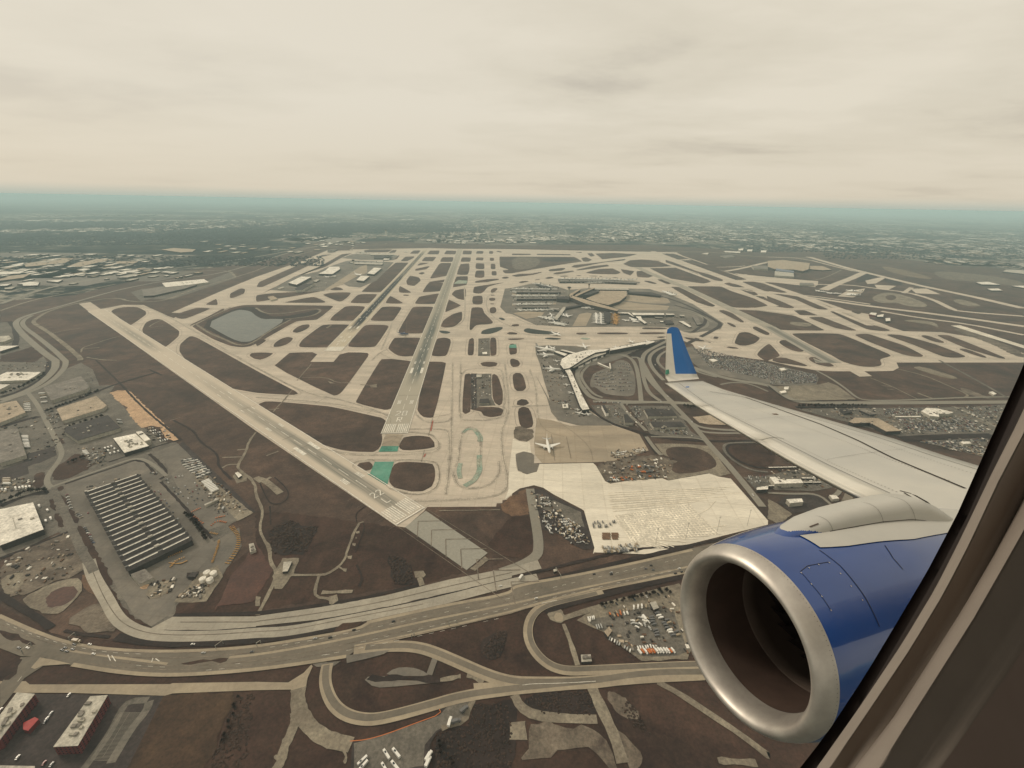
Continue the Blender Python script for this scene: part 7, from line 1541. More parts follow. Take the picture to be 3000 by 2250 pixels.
for s, l in (('C0 545,675 590,640', 'white sign gantry behind the cream coach'), ('C0 180,775 250,715', 'white sign gantry at the left junction'), ('C0 1680,740 1735,700', 'slim sign gantry over the far lanes, left of two'), ('C1 10,720 40,700', 'slim sign gantry over the far lanes, right of two'), ('C2 340,130 378,190', 'grey sign gantry at the edge of the pale ground'), ('T 1330,1370 1400,1375', 'blue-grey sign gantry over the road beside the parking loop'), ('C1 1500,560 1560,540', 'slim sign gantry on the near edge of the highway'), ('C1 1210,655 1230,640', 'slim sign post on the near edge of the highway')):
    gantry(s, l)
HAZE_D = 6.0e-5
# ================================================================= THE AIRLINER WE SIT IN
# aircraft frame: x aft, y outboard (right wing), z up; origin at the engine inlet centre
def cv(v): return Vector(v)
def cam2world(v): return RT * v.x + UP * v.y + FW * v.z
Fc_ = Vector((-.932, -.03, -.362)).normalized()       # forward, in camera axes (right, up, depth)
Rc_ = Vector((-Fc_.z, 0, Fc_.x)); Rc_ = (-Rc_ if Rc_.z < 0 else Rc_).normalized()
Uc_ = Fc_.cross(Rc_); Uc_ = Uc_ if Uc_.y > 0 else -Uc_
Ec = Vector((2.68, -2.87, 5.17)) * 1.1
ax, ay, az = cam2world(-Fc_), cam2world(Rc_), cam2world(Uc_)
Eo = CAMPOS + cam2world(Ec)
AM = Matrix(((ax.x, ay.x, az.x, Eo.x), (ax.y, ay.y, az.y, Eo.y), (ax.z, ay.z, az.z, Eo.z), (0, 0, 0, 1)))
AI = AM.inverted()
CL = AI @ CAMPOS
airliner = empty('airliner'); airliner.matrix_world = AM
tag(airliner, 'the blue-and-white airliner we fly in, seen as right wing, engine and cabin window', 'airliner')
def lray(s):           # traced point(s) -> ray in aircraft frame
    R_ = []
    for u, v in px_list(s):
        d = RT * ((u - 1500) / FPX) + UP * (-(v - 1125) / FPX) + FW
        R_.append(AI.to_3x3() @ d)
    return R_
def onplane(s, n, d): return [CL + r * ((d - n.dot(CL)) / n.dot(r)) for r in lray(s)]

M['wing'] = mat('wing_skin', (.56, .535, .47), (.44, .43, .39), .35, 7, rough=.36, spec=.45, col3=(.48, .465, .42), scale2=1.6)
M['slat'] = mat('slat_skin', (.70, .665, .575), (.60, .57, .50), .8, 5, rough=.35, spec=.5)
M['blue'] = mat('blue_paint', (.005, .052, .245), (.004, .042, .20), .6, 3, rough=.3, spec=.35, coat=1.0)
M['blue'].node_tree.nodes['Principled BSDF'].inputs['Coat IOR'].default_value = 1.62; M['blue'].node_tree.nodes['Principled BSDF'].inputs['Coat Roughness'].default_value = .03
M['blue2'] = mat('winglet_blue', (.032, .16, .44), (.028, .145, .40), .6, 3, rough=.5, spec=.3)
M['bare'] = mat('bare_metal', (.60, .56, .50), (.45, .41, .37), 3, 6, rough=.46, metal=.7)
M['duct'] = mat('inlet_liner', (.075, .050, .040), (.055, .038, .031), 3, 4, rough=.6)
M['duct2'] = mat('fan_case', (.11, .085, .07), None, 3, 4, rough=.5)
M['fan'] = mat('fan_metal', (.05, .042, .038), None, 3, 3, rough=.4, metal=.6)
M['seam'] = mat('dark_seam', (.03, .026, .022), None, 1)
M['seal'] = mat('black_seal_and_shade', (.018, .011, .009), None, 5, rough=.7)
M['trim'] = mat('cabin_trim', (.28, .240, .205), (.25, .215, .185), 40, 5, rough=.65, bump=1)
M['groove'] = mat('trim_groove', (.085, .062, .050), (.075, .055, .045), 40, 5, rough=.8)
M['trim_mid'] = mat('trim_mid', (.30, .22, .185), (.27, .20, .17), 40, 5, rough=.8)
M['trim_dark'] = mat('cabin_panel', (.30, .235, .205), (.28, .22, .19), 60, 5, rough=.8)
M['lining'] = mat('cabin_lining', (.30, .25, .22), None, 1)

def part(name, V, Fc, m, smooth=True, parent=None, mids=None):
    return mesh_obj(name, V, Fc, [M[k] for k in m] if isinstance(m, list) else M[m], parent or airliner, mids, smooth)
def lath(name, prof, m, seg=96, parent=None, zoff=None, a0=0, a1=2 * math.pi, mids=None, wob=None):
    V = []; F_ = []; full = abs(a1 - a0 - 2 * math.pi) < 1e-6; ns = seg if full else seg + 1
    for x, r in prof:
        for i in range(ns):
            a = a0 + (a1 - a0) * i / seg
            rr = r * (wob(a, x) if wob else 1)
            V.append(Vector((x, rr * math.sin(a), rr * math.cos(a))))
    for j in range(len(prof) - 1):
        for i in range(seg):
            i2 = (i + 1) % ns; F_.append((j * ns + i, j * ns + i2, (j + 1) * ns + i2, (j + 1) * ns + i))
    return part(name, V, F_, m, True, parent)
def smoothprof(ctrl, n=8):
    out = []
    for i in range(len(ctrl) - 1):
        p0 = ctrl[max(i - 1, 0)]; p1 = ctrl[i]; p2 = ctrl[i + 1]; p3 = ctrl[min(i + 2, len(ctrl) - 1)]
        for k in range(n):
            t = k / n; out.append(tuple(.5 * (2 * p1[q] + (p2[q] - p0[q]) * t + (2 * p0[q] - 5 * p1[q] + 4 * p2[q] - p3[q]) * t * t + (3 * p1[q] - p0[q] - 3 * p2[q] + p3[q]) * t ** 3) for q in (0, 1)))
    out.append(ctrl[-1]); return out
# --- engine
CP = [(.03, 1.098), (.25, 1.145), (.7, 1.195), (1.3, 1.225), (2.1, 1.225), (3.0, 1.17), (4.0, 1.06), (4.7, .96)]
cowl = lath('engine_cowl', smoothprof(CP), 'blue')
lath('inlet_lip', smoothprof([(.035, 1.10), (-.05, 1.078), (-.12, 1.045), (-.16, 1.01), (-.175, .975), (-.16, .935), (-.11, .90), (-.03, .872), (.07, .855), (.17, .85)], 6), 'bare', parent=cowl)
lath('inlet_duct', smoothprof([(.17, .849), (.4, .855), (.7, .88), (.92, .895)], 5), 'duct', parent=cowl)
lath('fan_case', [(.92, .895), (.94, .885), (1.16, .885), (1.18, .895), (1.75, .90)], 'duct2', parent=cowl)
lath('spinner', smoothprof([(.95, .01), (1.05, .09), (1.3, .20), (1.55, .27)], 5), 'fan', seg=32, parent=cowl)
fan0 = None
for k in range(24):
    V = []; F_ = []
    for i in range(7):
        t = i / 6; r = .26 + .63 * t; tw = .25 + .85 * t; ch_ = .30 + .06 * t; a = 2 * math.pi * k / 24 + .12 * math.sin(t * 3)
        for s in (-.5, .5):
            x = 1.5 + s * ch_ * math.cos(tw); da = s * ch_ * math.sin(tw) / r; V.append(Vector((x, r * math.sin(a + da), r * math.cos(a + da))))
        if i: q = 2 * i; F_.append((q - 2, q - 1, q + 1, q))
    if k == 0: fan0 = part('fan_blade', V, F_, 'fan', True, cowl)
    else:
        o = fan0.copy(); C.objects.link(o); o.parent = cowl; o.rotation_euler.x = -2 * math.pi * k / 24
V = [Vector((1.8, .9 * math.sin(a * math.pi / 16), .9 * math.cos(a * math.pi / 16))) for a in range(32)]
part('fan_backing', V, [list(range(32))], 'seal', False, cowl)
def cowl_r(x):
    P = smoothprof(CP)
    for i in range(len(P) - 1):
        if P[i][0] <= x <= P[i + 1][0]: t = (x - P[i][0]) / (P[i + 1][0] - P[i][0]); return P[i][1] + t * (P[i + 1][1] - P[i][1])
    return P[-1][1]
def on_cowl(path, wd=.006, lift=.004, name='panel_seam', m='seam'):
    """path: (x, angle) pairs on the cowl; a thin ribbon just proud of it"""
    V = []; F_ = []; Q = []
    for i in range(len(path) - 1):
        (x0, a0), (x1, a1) = path[i], path[i + 1]
        for k in range(8): Q.append((x0 + (x1 - x0) * k / 8, a0 + (a1 - a0) * k / 8))
    Q.append(path[-1]); P3 = []
    for x, a in Q: r = cowl_r(x) + lift; P3.append(Vector((x, r * math.sin(a), r * math.cos(a))))
    for i, p in enumerate(P3):
        t = (P3[min(i + 1, len(P3) - 1)] - P3[max(i - 1, 0)]).normalized(); nn = Vector((0, p.y, p.z)).normalized(); s = t.cross(nn) * wd
        V += [p - s, p + s]
        if i: k = 2 * i; F_.append((k - 2, k - 1, k + 1, k))
    return part(name, V, F_, m, False, cowl)
R_ = math.radians
def ray_cowl(spec):
    out = []
    for r in lray(spec):
        lo = None; t = 1.0
        while t < 14:
            p = CL + r * t
            if 0 <= p.x <= 4.7 and math.hypot(p.y, p.z) <= cowl_r(p.x): break
            t += .004
        out.append((p.x, math.atan2(p.y, p.z)))
    return out
on_cowl(ray_cowl('Z 615,875 650,900 690,932 735,985 775,1040 805,1095 830,1150'), .005)
on_cowl(ray_cowl('Z 850,858 880,905 915,945'), .005)
on_cowl(ray_cowl('Z 655,1092 622,1042 585,998 546,952 572,932 648,918'), .003)
ACC = ray_cowl('Z 549,957 585,998 622,1042 655,1092 577,940 612,928 650,921 690,960 728,1005 768,1055')
# rivets round the access panel and the lip
V = []; F_ = []
def rivet(x, a, r0=None, s=.009):
    r = (r0 or cowl_r(x)) + .003; p = Vector((x, r * math.sin(a), r * math.cos(a))); nn = Vector((0, math.sin(a), math.cos(a))); t1 = Vector((1, 0, 0)); t2 = nn.cross(t1); k = len(V)
    for q in range(6): b = q * math.pi / 3; V.append(p + (t1 * math.cos(b) + t2 * math.sin(b)) * s + nn * .003)
    F_.append(tuple(range(k, k + 6)))
for x, a in ACC: rivet(x, a)
part('rivet_row', V, F_, 'bare', False, cowl)['kind'] = 'stuff'
V = []; F_ = []
for k in range(150): rivet(.0, 2 * math.pi * k / 150, 1.092, .0045)
part('lip_rivet_row', V, F_, 'seam', False, cowl)['kind'] = 'stuff'

# --- pylon: a rounded fairing along x, from the cowl crown back under the wing
def pylon():
    ST = []   # (x, z_top, half_width, z_bottom)
    ctrl = [(.55, 1.17, .10, 1.1), (.75, 1.25, .17, 1.1), (1.1, 1.335, .24, 1.05), (1.6, 1.39, .28, 1.0), (2.2, 1.415, .30, .95), (2.8, 1.42, .33, .85), (3.2, 1.39, .38, .72), (3.5, 1.27, .43, .6), (3.9, 1.03, .46, .5)]
    for i in range(len(ctrl) - 1):
        for k in range(14):
            t = k / 14; t = t * t * (3 - 2 * t) if False else t
            ST.append(tuple(ctrl[i][q] + (ctrl[i + 1][q] - ctrl[i][q]) * t for q in range(4)))
    ST.append(ctrl[-1]); V = []; F_ = []; n = 41
    for x, zt, hw, zb in ST:
        for i in range(n):
            a = math.pi * i / (n - 1); c_ = math.cos(a); s_ = math.sin(a)
            y = -hw * math.copysign(abs(c_) ** .6, c_); z = zb + (zt - zb) * (abs(s_) ** .55)
            V.append(Vector((x, y, z)))
    for j in range(len(ST) - 1):
        for i in range(n - 1): k = j * n + i; F_.append((k, k + n, k + n + 1, k + 1))
    mi = [1 if ST[j][0] < .68 + .55 * (1 - math.sin(math.pi * i / (n - 1))) else 0 for j in range(len(ST) - 1) for i in range(n - 1)]
    return part('pylon', V, F_, ['wing', 'blue'], True, None, mi), ST
py_, PST = pylon()
# skirt of the pylon lying on the cowl, down to the traced edge
SK = ray_cowl('Z 585,850 600,868 660,866 720,862 830,846 900,840 950,838')
V = []; F_ = []
for i in range(31):
    x = SK[0][0] + .02 + (4.5 - SK[0][0]) * i / 30; am = SK[-1][1]
    for (xa, aa), (xb, ab) in zip(SK, SK[1:]):
        if xa <= x <= xb: am = aa + (ab - aa) * (x - xa) / (xb - xa); break
    for k in range(7): a = am * k / 6; rr = cowl_r(min(x, 4.69)) + .012; V.append(Vector((x, rr * math.sin(a), rr * math.cos(a))))
    if i:
        for k in range(6): q = i * 7 + k; F_.append((q - 7, q, q + 1, q - 6))
part('pylon_skirt', V, F_, 'wing', True, py_)
def pylon_seam(path, wd=.006, name='panel_seam', mm='seam'):
    V = []; F_ = []
    for i, p in enumerate(path):
        p = Vector(p); t = (Vector(path[min(i + 1, len(path) - 1)]) - Vector(path[max(i - 1, 0)])).normalized(); nn = Vector((0, -.6, .8)); s = t.cross(nn).normalized() * wd
        V += [p - s, p + s]
        if i: k = 2 * i; F_.append((k - 2, k - 1, k + 1, k))
    part(name, V, F_, mm, False, py_)
def pst(x):
    for i in range(len(PST) - 1):
        if PST[i][0] <= x <= PST[i + 1][0]: t = (x - PST[i][0]) / (PST[i + 1][0] - PST[i][0]); return [PST[i][q] + (PST[i + 1][q] - PST[i][q]) * t for q in range(4)]
    return PST[-1]
def on_pyl(x, f):     # f 0 at the inboard foot .. 1 at the crown
    _, zt, hw, zb = pst(x); a = math.pi * f / 2
    return Vector((x - .0, -hw * abs(math.cos(a)) ** .6 - .006, zb + (zt - zb) * abs(math.sin(a)) ** .55 + .004))
for x in (1.25, 2.2, 2.85): pylon_seam([on_pyl(x, f / 12) for f in range(2, 15)], .0025)
pylon_seam([on_pyl(x / 10, .22) for x in range(12, 34)], .004)
pylon_seam([on_pyl(.95 + .02 * k, .62) for k in range(8)], .009, 'placard', 'duct2')

# --- wing: stations found on the wing plane, given an aerofoil thickness
WN = Vector((0, -.09, 1)); WD = 1.05
LE = onplane('Z 62,268 178,345 385,458 560,553 700,622 825,680', WN, WD)
TE = onplane('Z 180,255 270,290 470,345 620,385 880,455 1050,510 1190,550', WN, WD)
def yline(P, y):
    P = sorted(P, key=lambda p: p.y)
    if y <= P[0].y: a, b = P[0], P[1]
    elif y >= P[-1].y: a, b = P[-2], P[-1]
    else:
        for i in range(len(P) - 1):
            if P[i].y <= y <= P[i + 1].y: a, b = P[i], P[i + 1]; break
    t = (y - a.y) / (b.y - a.y); return a.lerp(b, t)
ytip = 20.4
def aero(t): return 2.6 * (.2969 * math.sqrt(t) - .126 * t - .3516 * t * t + .2843 * t ** 3 - .1015 * t ** 4)
TS = [0, .004, .012, .03, .06, .1, .16, .24, .34, .46, .6, .75, .9, 1]
def wing_section(y, c0=0.0, c1=1.0, thick=.115, droop=0.0, fwd=0.0):
    le, te = yline(LE, y), yline(TE, y); c = te.x - le.x; c = max(c, .8); top = []; bot = []
    z0 = (WD + .09 * y)
    for t in TS:
        tt = c0 + (c1 - c0) * t; x = le.x + c * tt
        top.append(Vector((x, y, z0 + c * thick * (aero(tt) * .62 - .30 * 0) - c * .022 * (1 - tt) ** 2 - .03 * c)))
        bot.append(Vector((x, y, z0 - c * thick * aero(tt) * .45 - .03 * c)))
    return top, bot
def loft(name, ys, m, parent=None, **k):
    V = []; F_ = []; n = 2 * len(TS)
    for y in ys:
        t_, b_ = wing_section(y, **k); V += t_ + b_[::-1]
    for j in range(len(ys) - 1):
        for i in range(n):
            i2 = (i + 1) % n; a = j * n; F_.append((a + i, a + i2, a + n + i2, a + n + i))
    F_.append(tuple(range(n))[::-1]); F_.append(tuple(range((len(ys) - 1) * n, len(ys) * n)))
    return part(name, V, F_, m, True, parent)
def steps(a, b, n): return [a + (b - a) * i / n for i in range(n + 1)]
wing = loft('wing', steps(-2.2, ytip, 40), 'wing')
# slats: shells standing just proud of the leading edge
def slat(y0, y1, ext=.26, drop=.10, frac=.135):
    V = []; F_ = []; n = 11; ys = steps(y0, y1, 6); rows_ = []
    for y in ys:
        le, te = yline(LE, y), yline(TE, y); c = max(te.x - le.x, .8); z0 = WD + .09 * y; sec = []
        for i in range(n):           # from upper trailing lip over the nose to the lower lip
            a = i / (n - 1)
            if a < .7: tt = frac * (1 - a / .7) ** 2; z = z0 + c * .115 * aero(tt) * .62 - c * .022 * (1 - tt) ** 2 - .03 * c
            else: tt = frac * .45 * ((a - .7) / .3) ** 2; z = z0 - c * .115 * aero(tt) * .45 - .03 * c
            sec.append(Vector((le.x + c * tt - .02, y, z + .014)))
        rows_.append(sec)
    for sec in rows_: V += sec
    for sec in rows_: V += [p + Vector((.012, 0, -.02)) for p in sec]
    m_ = len(ys); 
    for j in range(m_ - 1):
        for i in range(n - 1):
            k = j * n + i; F_.append((k, k + 1, k + n + 1, k + n)); k += m_ * n; F_.append((k, k + n, k + n + 1, k + 1))
    for j in (0, m_ - 1):
        for i in range(n - 1): k = j * n + i; F_.append((k, k + m_ * n, k + m_ * n + 1, k + 1))
    for j in range(m_ - 1):
        for i in (0, n - 1): k = j * n + i; F_.append((k, k + n, k + n + m_ * n, k + m_ * n))
    return part('slat', V, F_, 'slat', True, wing)
for a, b in ((.9, 5.25), (5.32, 11.0), (11.08, 19.6)): slat(a, b)
slat(-2.0, -.25)
def wing_line(P, wd, name='panel_seam', m='seam', lift=.012):
    """P: (y, chord fraction) pairs on the upper skin"""
    Q = []
    for i in range(len(P) - 1):
        for k in range(10): Q.append((P[i][0] + (P[i + 1][0] - P[i][0]) * k / 10, P[i][1] + (P[i + 1][1] - P[i][1]) * k / 10))
    Q.append(P[-1]); V = []; F_ = []; S3 = []
    for y, tt in Q:
        le, te = yline(LE, y), yline(TE, y); c = max(te.x - le.x, .8); z0 = WD + .09 * y
        S3.append(Vector((le.x + c * tt, y, z0 + c * .115 * aero(tt) * .62 - c * .022 * (1 - tt) ** 2 - .03 * c + lift)))
    for i, p in enumerate(S3):
        t = (S3[min(i + 1, len(S3) - 1)] - S3[max(i - 1, 0)]).normalized(); s = t.cross(Vector((0, 0, 1))).normalized() * wd
        V += [p - s, p + s]
        if i: k = 2 * i; F_.append((k - 2, k - 1, k + 1, k))
    return part(name, V, F_, m, False, wing)
def wfrac(s):
    r = []
    for p in onplane(s, WN, WD - .0): le, te = yline(LE, p.y), yline(TE, p.y); r.append((p.y, (p.x - le.x) / (te.x - le.x)))
    return r
wing_line(wfrac('Z 222,300 350,318 620,412 885,533 1000,580 1140,637'), .022)
wing_line([(15.5, .86), (3, .90), (0, .9)], .008); wing_line([(19.5, .30), (12, .16), (5.3, .155), (1.0, .15)], .007)
wing_line([(5.28, .0), (5.28, .16), (5.0, .20)], .014); wing_line([(11.04, 0), (11.04, .16), (10.8, .2)], .016); wing_line([(.3, .17), (.9, .21)], .012)
for y in (3.0, 7.6, 9.5, 13.5): wing_line([(y, .2), (y, .85)], .004)
wing_line([(8.2, .62), (8.0, .62)], .09, 'access_panel', 'redsoil')
wing_line([(17.4, .35), (17.0, .30)], .09, 'walkway_mark', 'blue2')
V = []; F_ = []
for y0_, y1_, c0_ in ((1.0, 19.5, .19), (1.0, 19.5, .56), (1.0, 19.5, .80)):
    for k in range(220):
        y = y0_ + (y1_ - y0_) * k / 220; le, te = yline(LE, y), yline(TE, y); c = max(te.x - le.x, .8); q = len(V)
        z = WD + .09 * y + c * .115 * aero(c0_) * .62 - c * .022 * (1 - c0_) ** 2 - .03 * c + .008
        for a_, b_ in ((-.012, -.012), (.012, -.012), (.012, .012), (-.012, .012)): V.append(Vector((le.x + c * c0_ + a_, y + b_, z)))
        F_.append((q, q + 1, q + 2, q + 3))
part('wing_rivet_row', V, F_, 'groove', False, wing)['kind'] = 'stuff'
# black sheet painting the joint's shadow where the slat ends by the pylon
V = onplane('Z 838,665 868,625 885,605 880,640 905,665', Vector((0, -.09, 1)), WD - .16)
part('slat_joint_shade', V, [tuple(range(5))[::-1]], 'seal', False, wing)
# fixed inboard leading edge next to the pylon
V = []
top_ = onplane('Z 868,640 880,622 1020,672 1070,690 1035,715 1015,716', Vector((0, -.09, 1)), WD - .165)
low_ = [p + Vector((.02, 0, -.05)) for p in top_]
part('leading_edge_panel', top_ + low_, [tuple(range(6)), tuple(range(6, 12))[::-1]] + [(i, 6 + i, 6 + (i + 1) % 6, (i + 1) % 6) for i in range(6)], 'slat', False, wing)
# seam that curves between pylon and wing
pp = onplane('Z 905,660 950,672 1000,700 1020,718', Vector((0, -.09, 1)), WD - .11)
V = []; F_ = []
for i, p in enumerate(pp):
    t = (pp[min(i + 1, 3)] - pp[max(i - 1, 0)]).normalized(); s = t.cross(Vector((0, 0, 1))).normalized() * .02; V += [p - s, p + s]
    if i: k = 2 * i; F_.append((k - 2, k - 1, k + 1, k))
part('panel_seam', V, F_, 'seam', False, wing)

# --- winglet: a blended fin curving up from the tip
def wl_ray(s, y):
    r = lray(s)[0]; return CL + r * ((y - CL.y) / r.y)
WSt = []
base_le, base_te = yline(LE, ytip - .5), yline(TE, ytip - .5)
# (leading-edge pixel, trailing-edge pixel, lateral position)
for a, b, y in (('Z 70,268', 'Z 182,258', 19.9), ('Z 61,255', 'Z 178,250', 20.3), ('Z 60,240', 'Z 174,240', 20.55), ('Z 61,200', 'Z 157,200', 20.75), ('Z 63,140', 'Z 133,140', 21.0), ('Z 65,95', 'Z 117,95', 21.2), ('Z 68,80', 'Z 111,82', 21.25), ('Z 76,74', 'Z 106,75', 21.28), ('Z 84,71', 'Z 103,73', 21.3)):
    WSt.append((wl_ray(a, y), wl_ray(b, y)))
V = []; F_ = []; mi = []; NT = [0, .03, .1, .2, .31, .5, .7, 1]; n = 2 * len(NT)
for le, te in WSt:
    c = (te - le).length
    for sgn, seq in ((-1, NT), (1, NT[::-1])):
        for t in seq: V.append(le.lerp(te, t) + Vector((0, sgn * c * .05 * aero(t), 0)))
for j in range(len(WSt) - 1):
    for i in range(n):
        i2 = (i + 1) % n; a = j * n; F_.append((a + i, a + n + i, a + n + i2, a + i2))
        t = NT[i] if i < len(NT) else NT[n - 1 - i]; mi.append(0 if (t < .30 and j < 5) or j < 2 else 1)
F_.append(tuple(range((len(WSt) - 1) * n, len(WSt) * n))); mi.append(0)
wl = part('winglet', V, F_, ['slat', 'blue2'], True, airliner, mi)
q = [wl_ray(s, 20.45) for s in ('Z 60,242', 'Z 62,226', 'Z 69,224', 'Z 71,240')]
part('position_light', [p + Vector((0, -.12, 0)) for p in q] + [p + Vector((.05, .05, 0)) for p in q], [(0, 1, 2, 3), (4, 7, 6, 5), (0, 4, 5, 1), (1, 5, 6, 2), (2, 6, 7, 3), (3, 7, 4, 0)], 'teal_dark', False, wl)

# --- cabin window: nested rings around the opening
def ring_loop(spec, dR):
    """traced right-hand edge of a ring, closed outside the frame into a rounded window outline"""
    P = []
    for r in lray(spec): P.append(CL + r * (dR / r.y))
    return P
# rings: (trace from top to bottom, distance outboard of the eye)
RG = [('Z 1400,70 1352,205 1220,500 1110,748 1000,957 900,1125 780,1325 640,1538 545,1659', .100),
      ('Z 1430,90 1385,215 1258,500 1150,748 1040,957 940,1130 820,1335 690,1550 600,1659', .099),
      ('Z 1440,160 1400,270 1330,420 1240,600 1130,830 1040,1010 920,1210 760,1450 612,1659', .088),
      ('Z 1455,190 1418,300 1352,450 1262,620 1155,850 1062,1030 940,1232 780,1470 650,1659', .0808),
      ('Z 1490,230 1450,350 1385,520 1300,700 1195,900 1095,1080 980,1262 830,1480 710,1659', .0799),
      ('Z 1520,330 1470,450 1400,600 1330,740 1245,900 1140,1080 1020,1270 880,1490 745,1659', .0785),
      ('Z 1560,380 1500,510 1430,660 1352,800 1270,945 1170,1120 1050,1310 910,1530 830,1659', .0705),
      ('Z 1640,500 1580,640 1500,790 1440,900 1352,1050 1250,1220 1130,1400 1010,1590 960,1659', .0686),
      ('Z 1700,620 1640,740 1560,890 1480,1010 1400,1150 1300,1310 1180,1480 1080,1620 1050,1659', .066)]
loops = []
for spec, dR in RG:
    R3 = ring_loop(spec, dR)
    # resample the trace
    D = [0]
    for i in range(1, len(R3)): D.append(D[-1] + (R3[i] - R3[i - 1]).length)
    T_ = []
    for k in range(25):
        s = D[-1] * k / 24; i = 0
        while i < len(D) - 2 and D[i + 1] < s: i += 1
        T_.append(R3[i].lerp(R3[i + 1], (s - D[i]) / (D[i + 1] - D[i])))
    # close it: bottom corner, forward side, top, back
    a = T_[-1]; b = T_[0]; g = (.100 - dR) * 1.6
    y = a.y
    xb, zb = CL.x, CL.z
    tail = [Vector((xb + .02, y, min(a.z, zb - .11) - .065 - g)), Vector((xb - .10, y, zb - .20 - g)), Vector((xb - .20, y, zb - .15 - g)), Vector((xb - .24 - g, y, zb - .05)), Vector((xb - .25 - g, y, zb + .10)),
            Vector((xb - .22 - g, y, zb + .24)), Vector((xb - .10, y, zb + .31 + g)), Vector((xb + .08, y, zb + .31 + g)), Vector((b.x + .02 * 0, y, max(b.z + .12, zb + .24)))]
    Cc = [T_[-1]] + tail + [T_[0]]
    D = [0]
    for i in range(1, len(Cc)): D.append(D[-1] + (Cc[i] - Cc[i - 1]).length)
    for k in range(1, 40):
        s = D[-1] * k / 40; i = 0
        while i < len(D) - 2 and D[i + 1] < s: i += 1
        T_.append(Cc[i].lerp(Cc[i + 1], (s - D[i]) / (D[i + 1] - D[i])))
    loops.append(T_)
# an outermost ring flush with the sidewall, then the cabin itself
def ring_part(name, i0, i1, m, smooth=True):
    V = []; F_ = []; n = len(loops[0])
    for L_ in loops[i0:i1 + 1]: V += L_
    for j in range(i1 - i0):
        for i in range(n): i2 = (i + 1) % n; F_.append((j * n + i, j * n + i2, (j + 1) * n + i2, (j + 1) * n + i))
    return part(name, V, F_, m, smooth, win)
win = None
V = []; n = len(loops[0])
win = empty('window_frame'); win.parent = airliner
PR = [.088, .0808, .0799, .0785, .0705, .0686, .066]     # how far outboard each traced ring stands
TL_ = []
for k in range(2, 8):
    for q in range(6):
        t = q / 6; TL_.append([a.lerp(b, t) for a, b in zip(loops[k], loops[k + 1])])
        sm = t * t * (3 - 2 * t)
        for v, a, b in zip(TL_[-1], loops[k], loops[k + 1]): v.y = a.y + (b.y - a.y) * sm
TL_.append(loops[8]); V = [p for L_ in TL_ for p in L_]; nn_ = len(loops[0])
part('frame_trim', V, [(j * nn_ + i, j * nn_ + (i + 1) % nn_, (j + 1) * nn_ + (i + 1) % nn_, (j + 1) * nn_ + i) for j in range(len(TL_) - 1) for i in range(nn_)], 'trim', True, win)
ring_part('window_seal', 0, 2, 'seal')
# fuselage skin outside the seal, facing away
out_ = []
c_ = sum(loops[0], Vector()) / n
o1 = [c_ + (p - c_) * 1.10 + Vector((0, .003, 0)) for p in loops[0]]; o2 = [c_ + (p - c_) * 5.2 + Vector((0, .004, 0)) for p in loops[0]]
part('fuselage_skin', o1 + o2, [(i, n + i, n + (i + 1) % n, (i + 1) % n) for i in range(n)], 'wing', True)
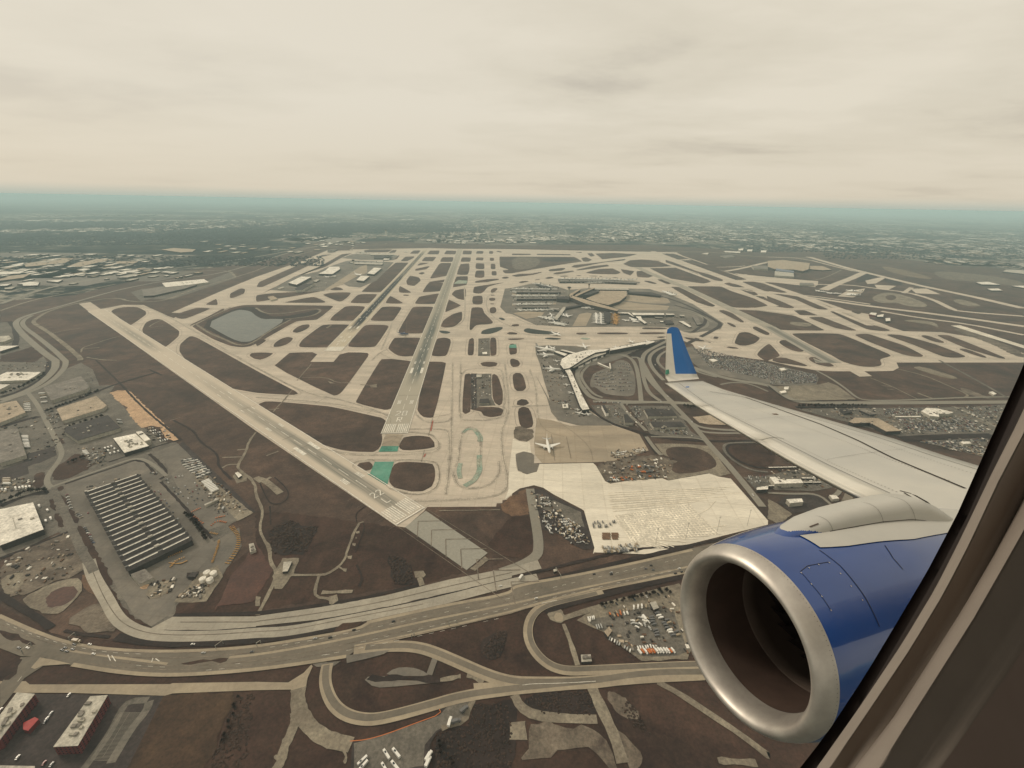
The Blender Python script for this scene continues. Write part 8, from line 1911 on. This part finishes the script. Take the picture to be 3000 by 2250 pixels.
# the barrel of the fuselage round the window: closes the inboard side for light and reflections
V = []; F_ = []; NA, NX = 28, 26; cy = CL.y + .102 - 1.88; cz = CL.z - .45; rad = math.hypot(1.88, .45)
for i in range(NX + 1):
    x = -8 + 33 * i / NX
    for k in range(NA + 1):
        a = math.radians(-100 + 210 * k / NA); V.append(Vector((x, cy + rad * math.cos(a) - .01, cz + rad * math.sin(a))))
def near_window(q): return any(CL.x - .9 < V[v].x < CL.x + 1.1 and abs(V[v].z - CL.z) < .75 and V[v].y > cy for v in q) or (min(V[v].x for v in q) < CL.x < max(V[v].x for v in q) and min(V[v].z for v in q) - .1 < CL.z < max(V[v].z for v in q) + .1 and V[q[0]].y > cy)
for i in range(NX):
    for k in range(NA):
        q = (i * (NA + 1) + k, i * (NA + 1) + k + 1, (i + 1) * (NA + 1) + k + 1, (i + 1) * (NA + 1) + k)
        if not near_window(q): F_.append(q)
part('fuselage', V, F_, 'slat', True)
# cabin panel from the surround to a wide sidewall, and the cabin box closing off the light
L8 = loops[8]; big = []
for p in L8:
    d = p - c_; d.y = 0; big.append(Vector((c_.x + d.x * 6, CL.y - .10, c_.z + d.z * 6)))
mid = [Vector((c_.x + (p.x - c_.x) * 1.6, CL.y + .035, c_.z + (p.z - c_.z) * 1.6)) for p in L8]
far_ = [Vector((p.x, CL.y - 1.6, p.z)) for p in big]
part('side_panel', L8 + mid + big, [(j * n + i, j * n + (i + 1) % n, (j + 1) * n + (i + 1) % n, (j + 1) * n + i) for j in range(2) for i in range(n)], 'trim_dark')
part('cabin_lining', big + far_ + [Vector((c_.x + (p.x - c_.x) * .5, p.y, c_.z + (p.z - c_.z) * .5)) for p in far_], [(i, (i + 1) % n, n + (i + 1) % n, n + i) for i in range(n)] + [(n + i, n + (i + 1) % n, 2 * n + (i + 1) % n, 2 * n + i) for i in range(n)], 'lining')      # hole in the inboard end, added and sized to brighten the window panel

# ================================================================= HAZE
bm = [(-150000, -150000, -1.5), (150000, -150000, -1.5), (150000, 150000, -1.5), (-150000, 150000, -1.5)]
hz_top = H + 4
V = [Vector(p) for p in bm] + [Vector((p[0], p[1], hz_top)) for p in bm]
hm = bpy.data.materials.new('haze'); hm.use_nodes = True; t = hm.node_tree; t.nodes.clear()
o_ = N(t, 'ShaderNodeOutputMaterial'); pv = N(t, 'ShaderNodeVolumePrincipled'); pv.inputs['Color'].default_value = (.70, .95, 1.0, 1); pv.inputs['Density'].default_value = HAZE_D; pv.inputs['Anisotropy'].default_value = 0.0
t.links.new(pv.outputs[0], o_.inputs['Volume'])
hz_o = mesh_obj('haze', V, [(0, 3, 2, 1), (4, 5, 6, 7), (0, 1, 5, 4), (1, 2, 6, 5), (2, 3, 7, 6), (3, 0, 4, 7)], hm); tag(hz_o, kind='stuff')
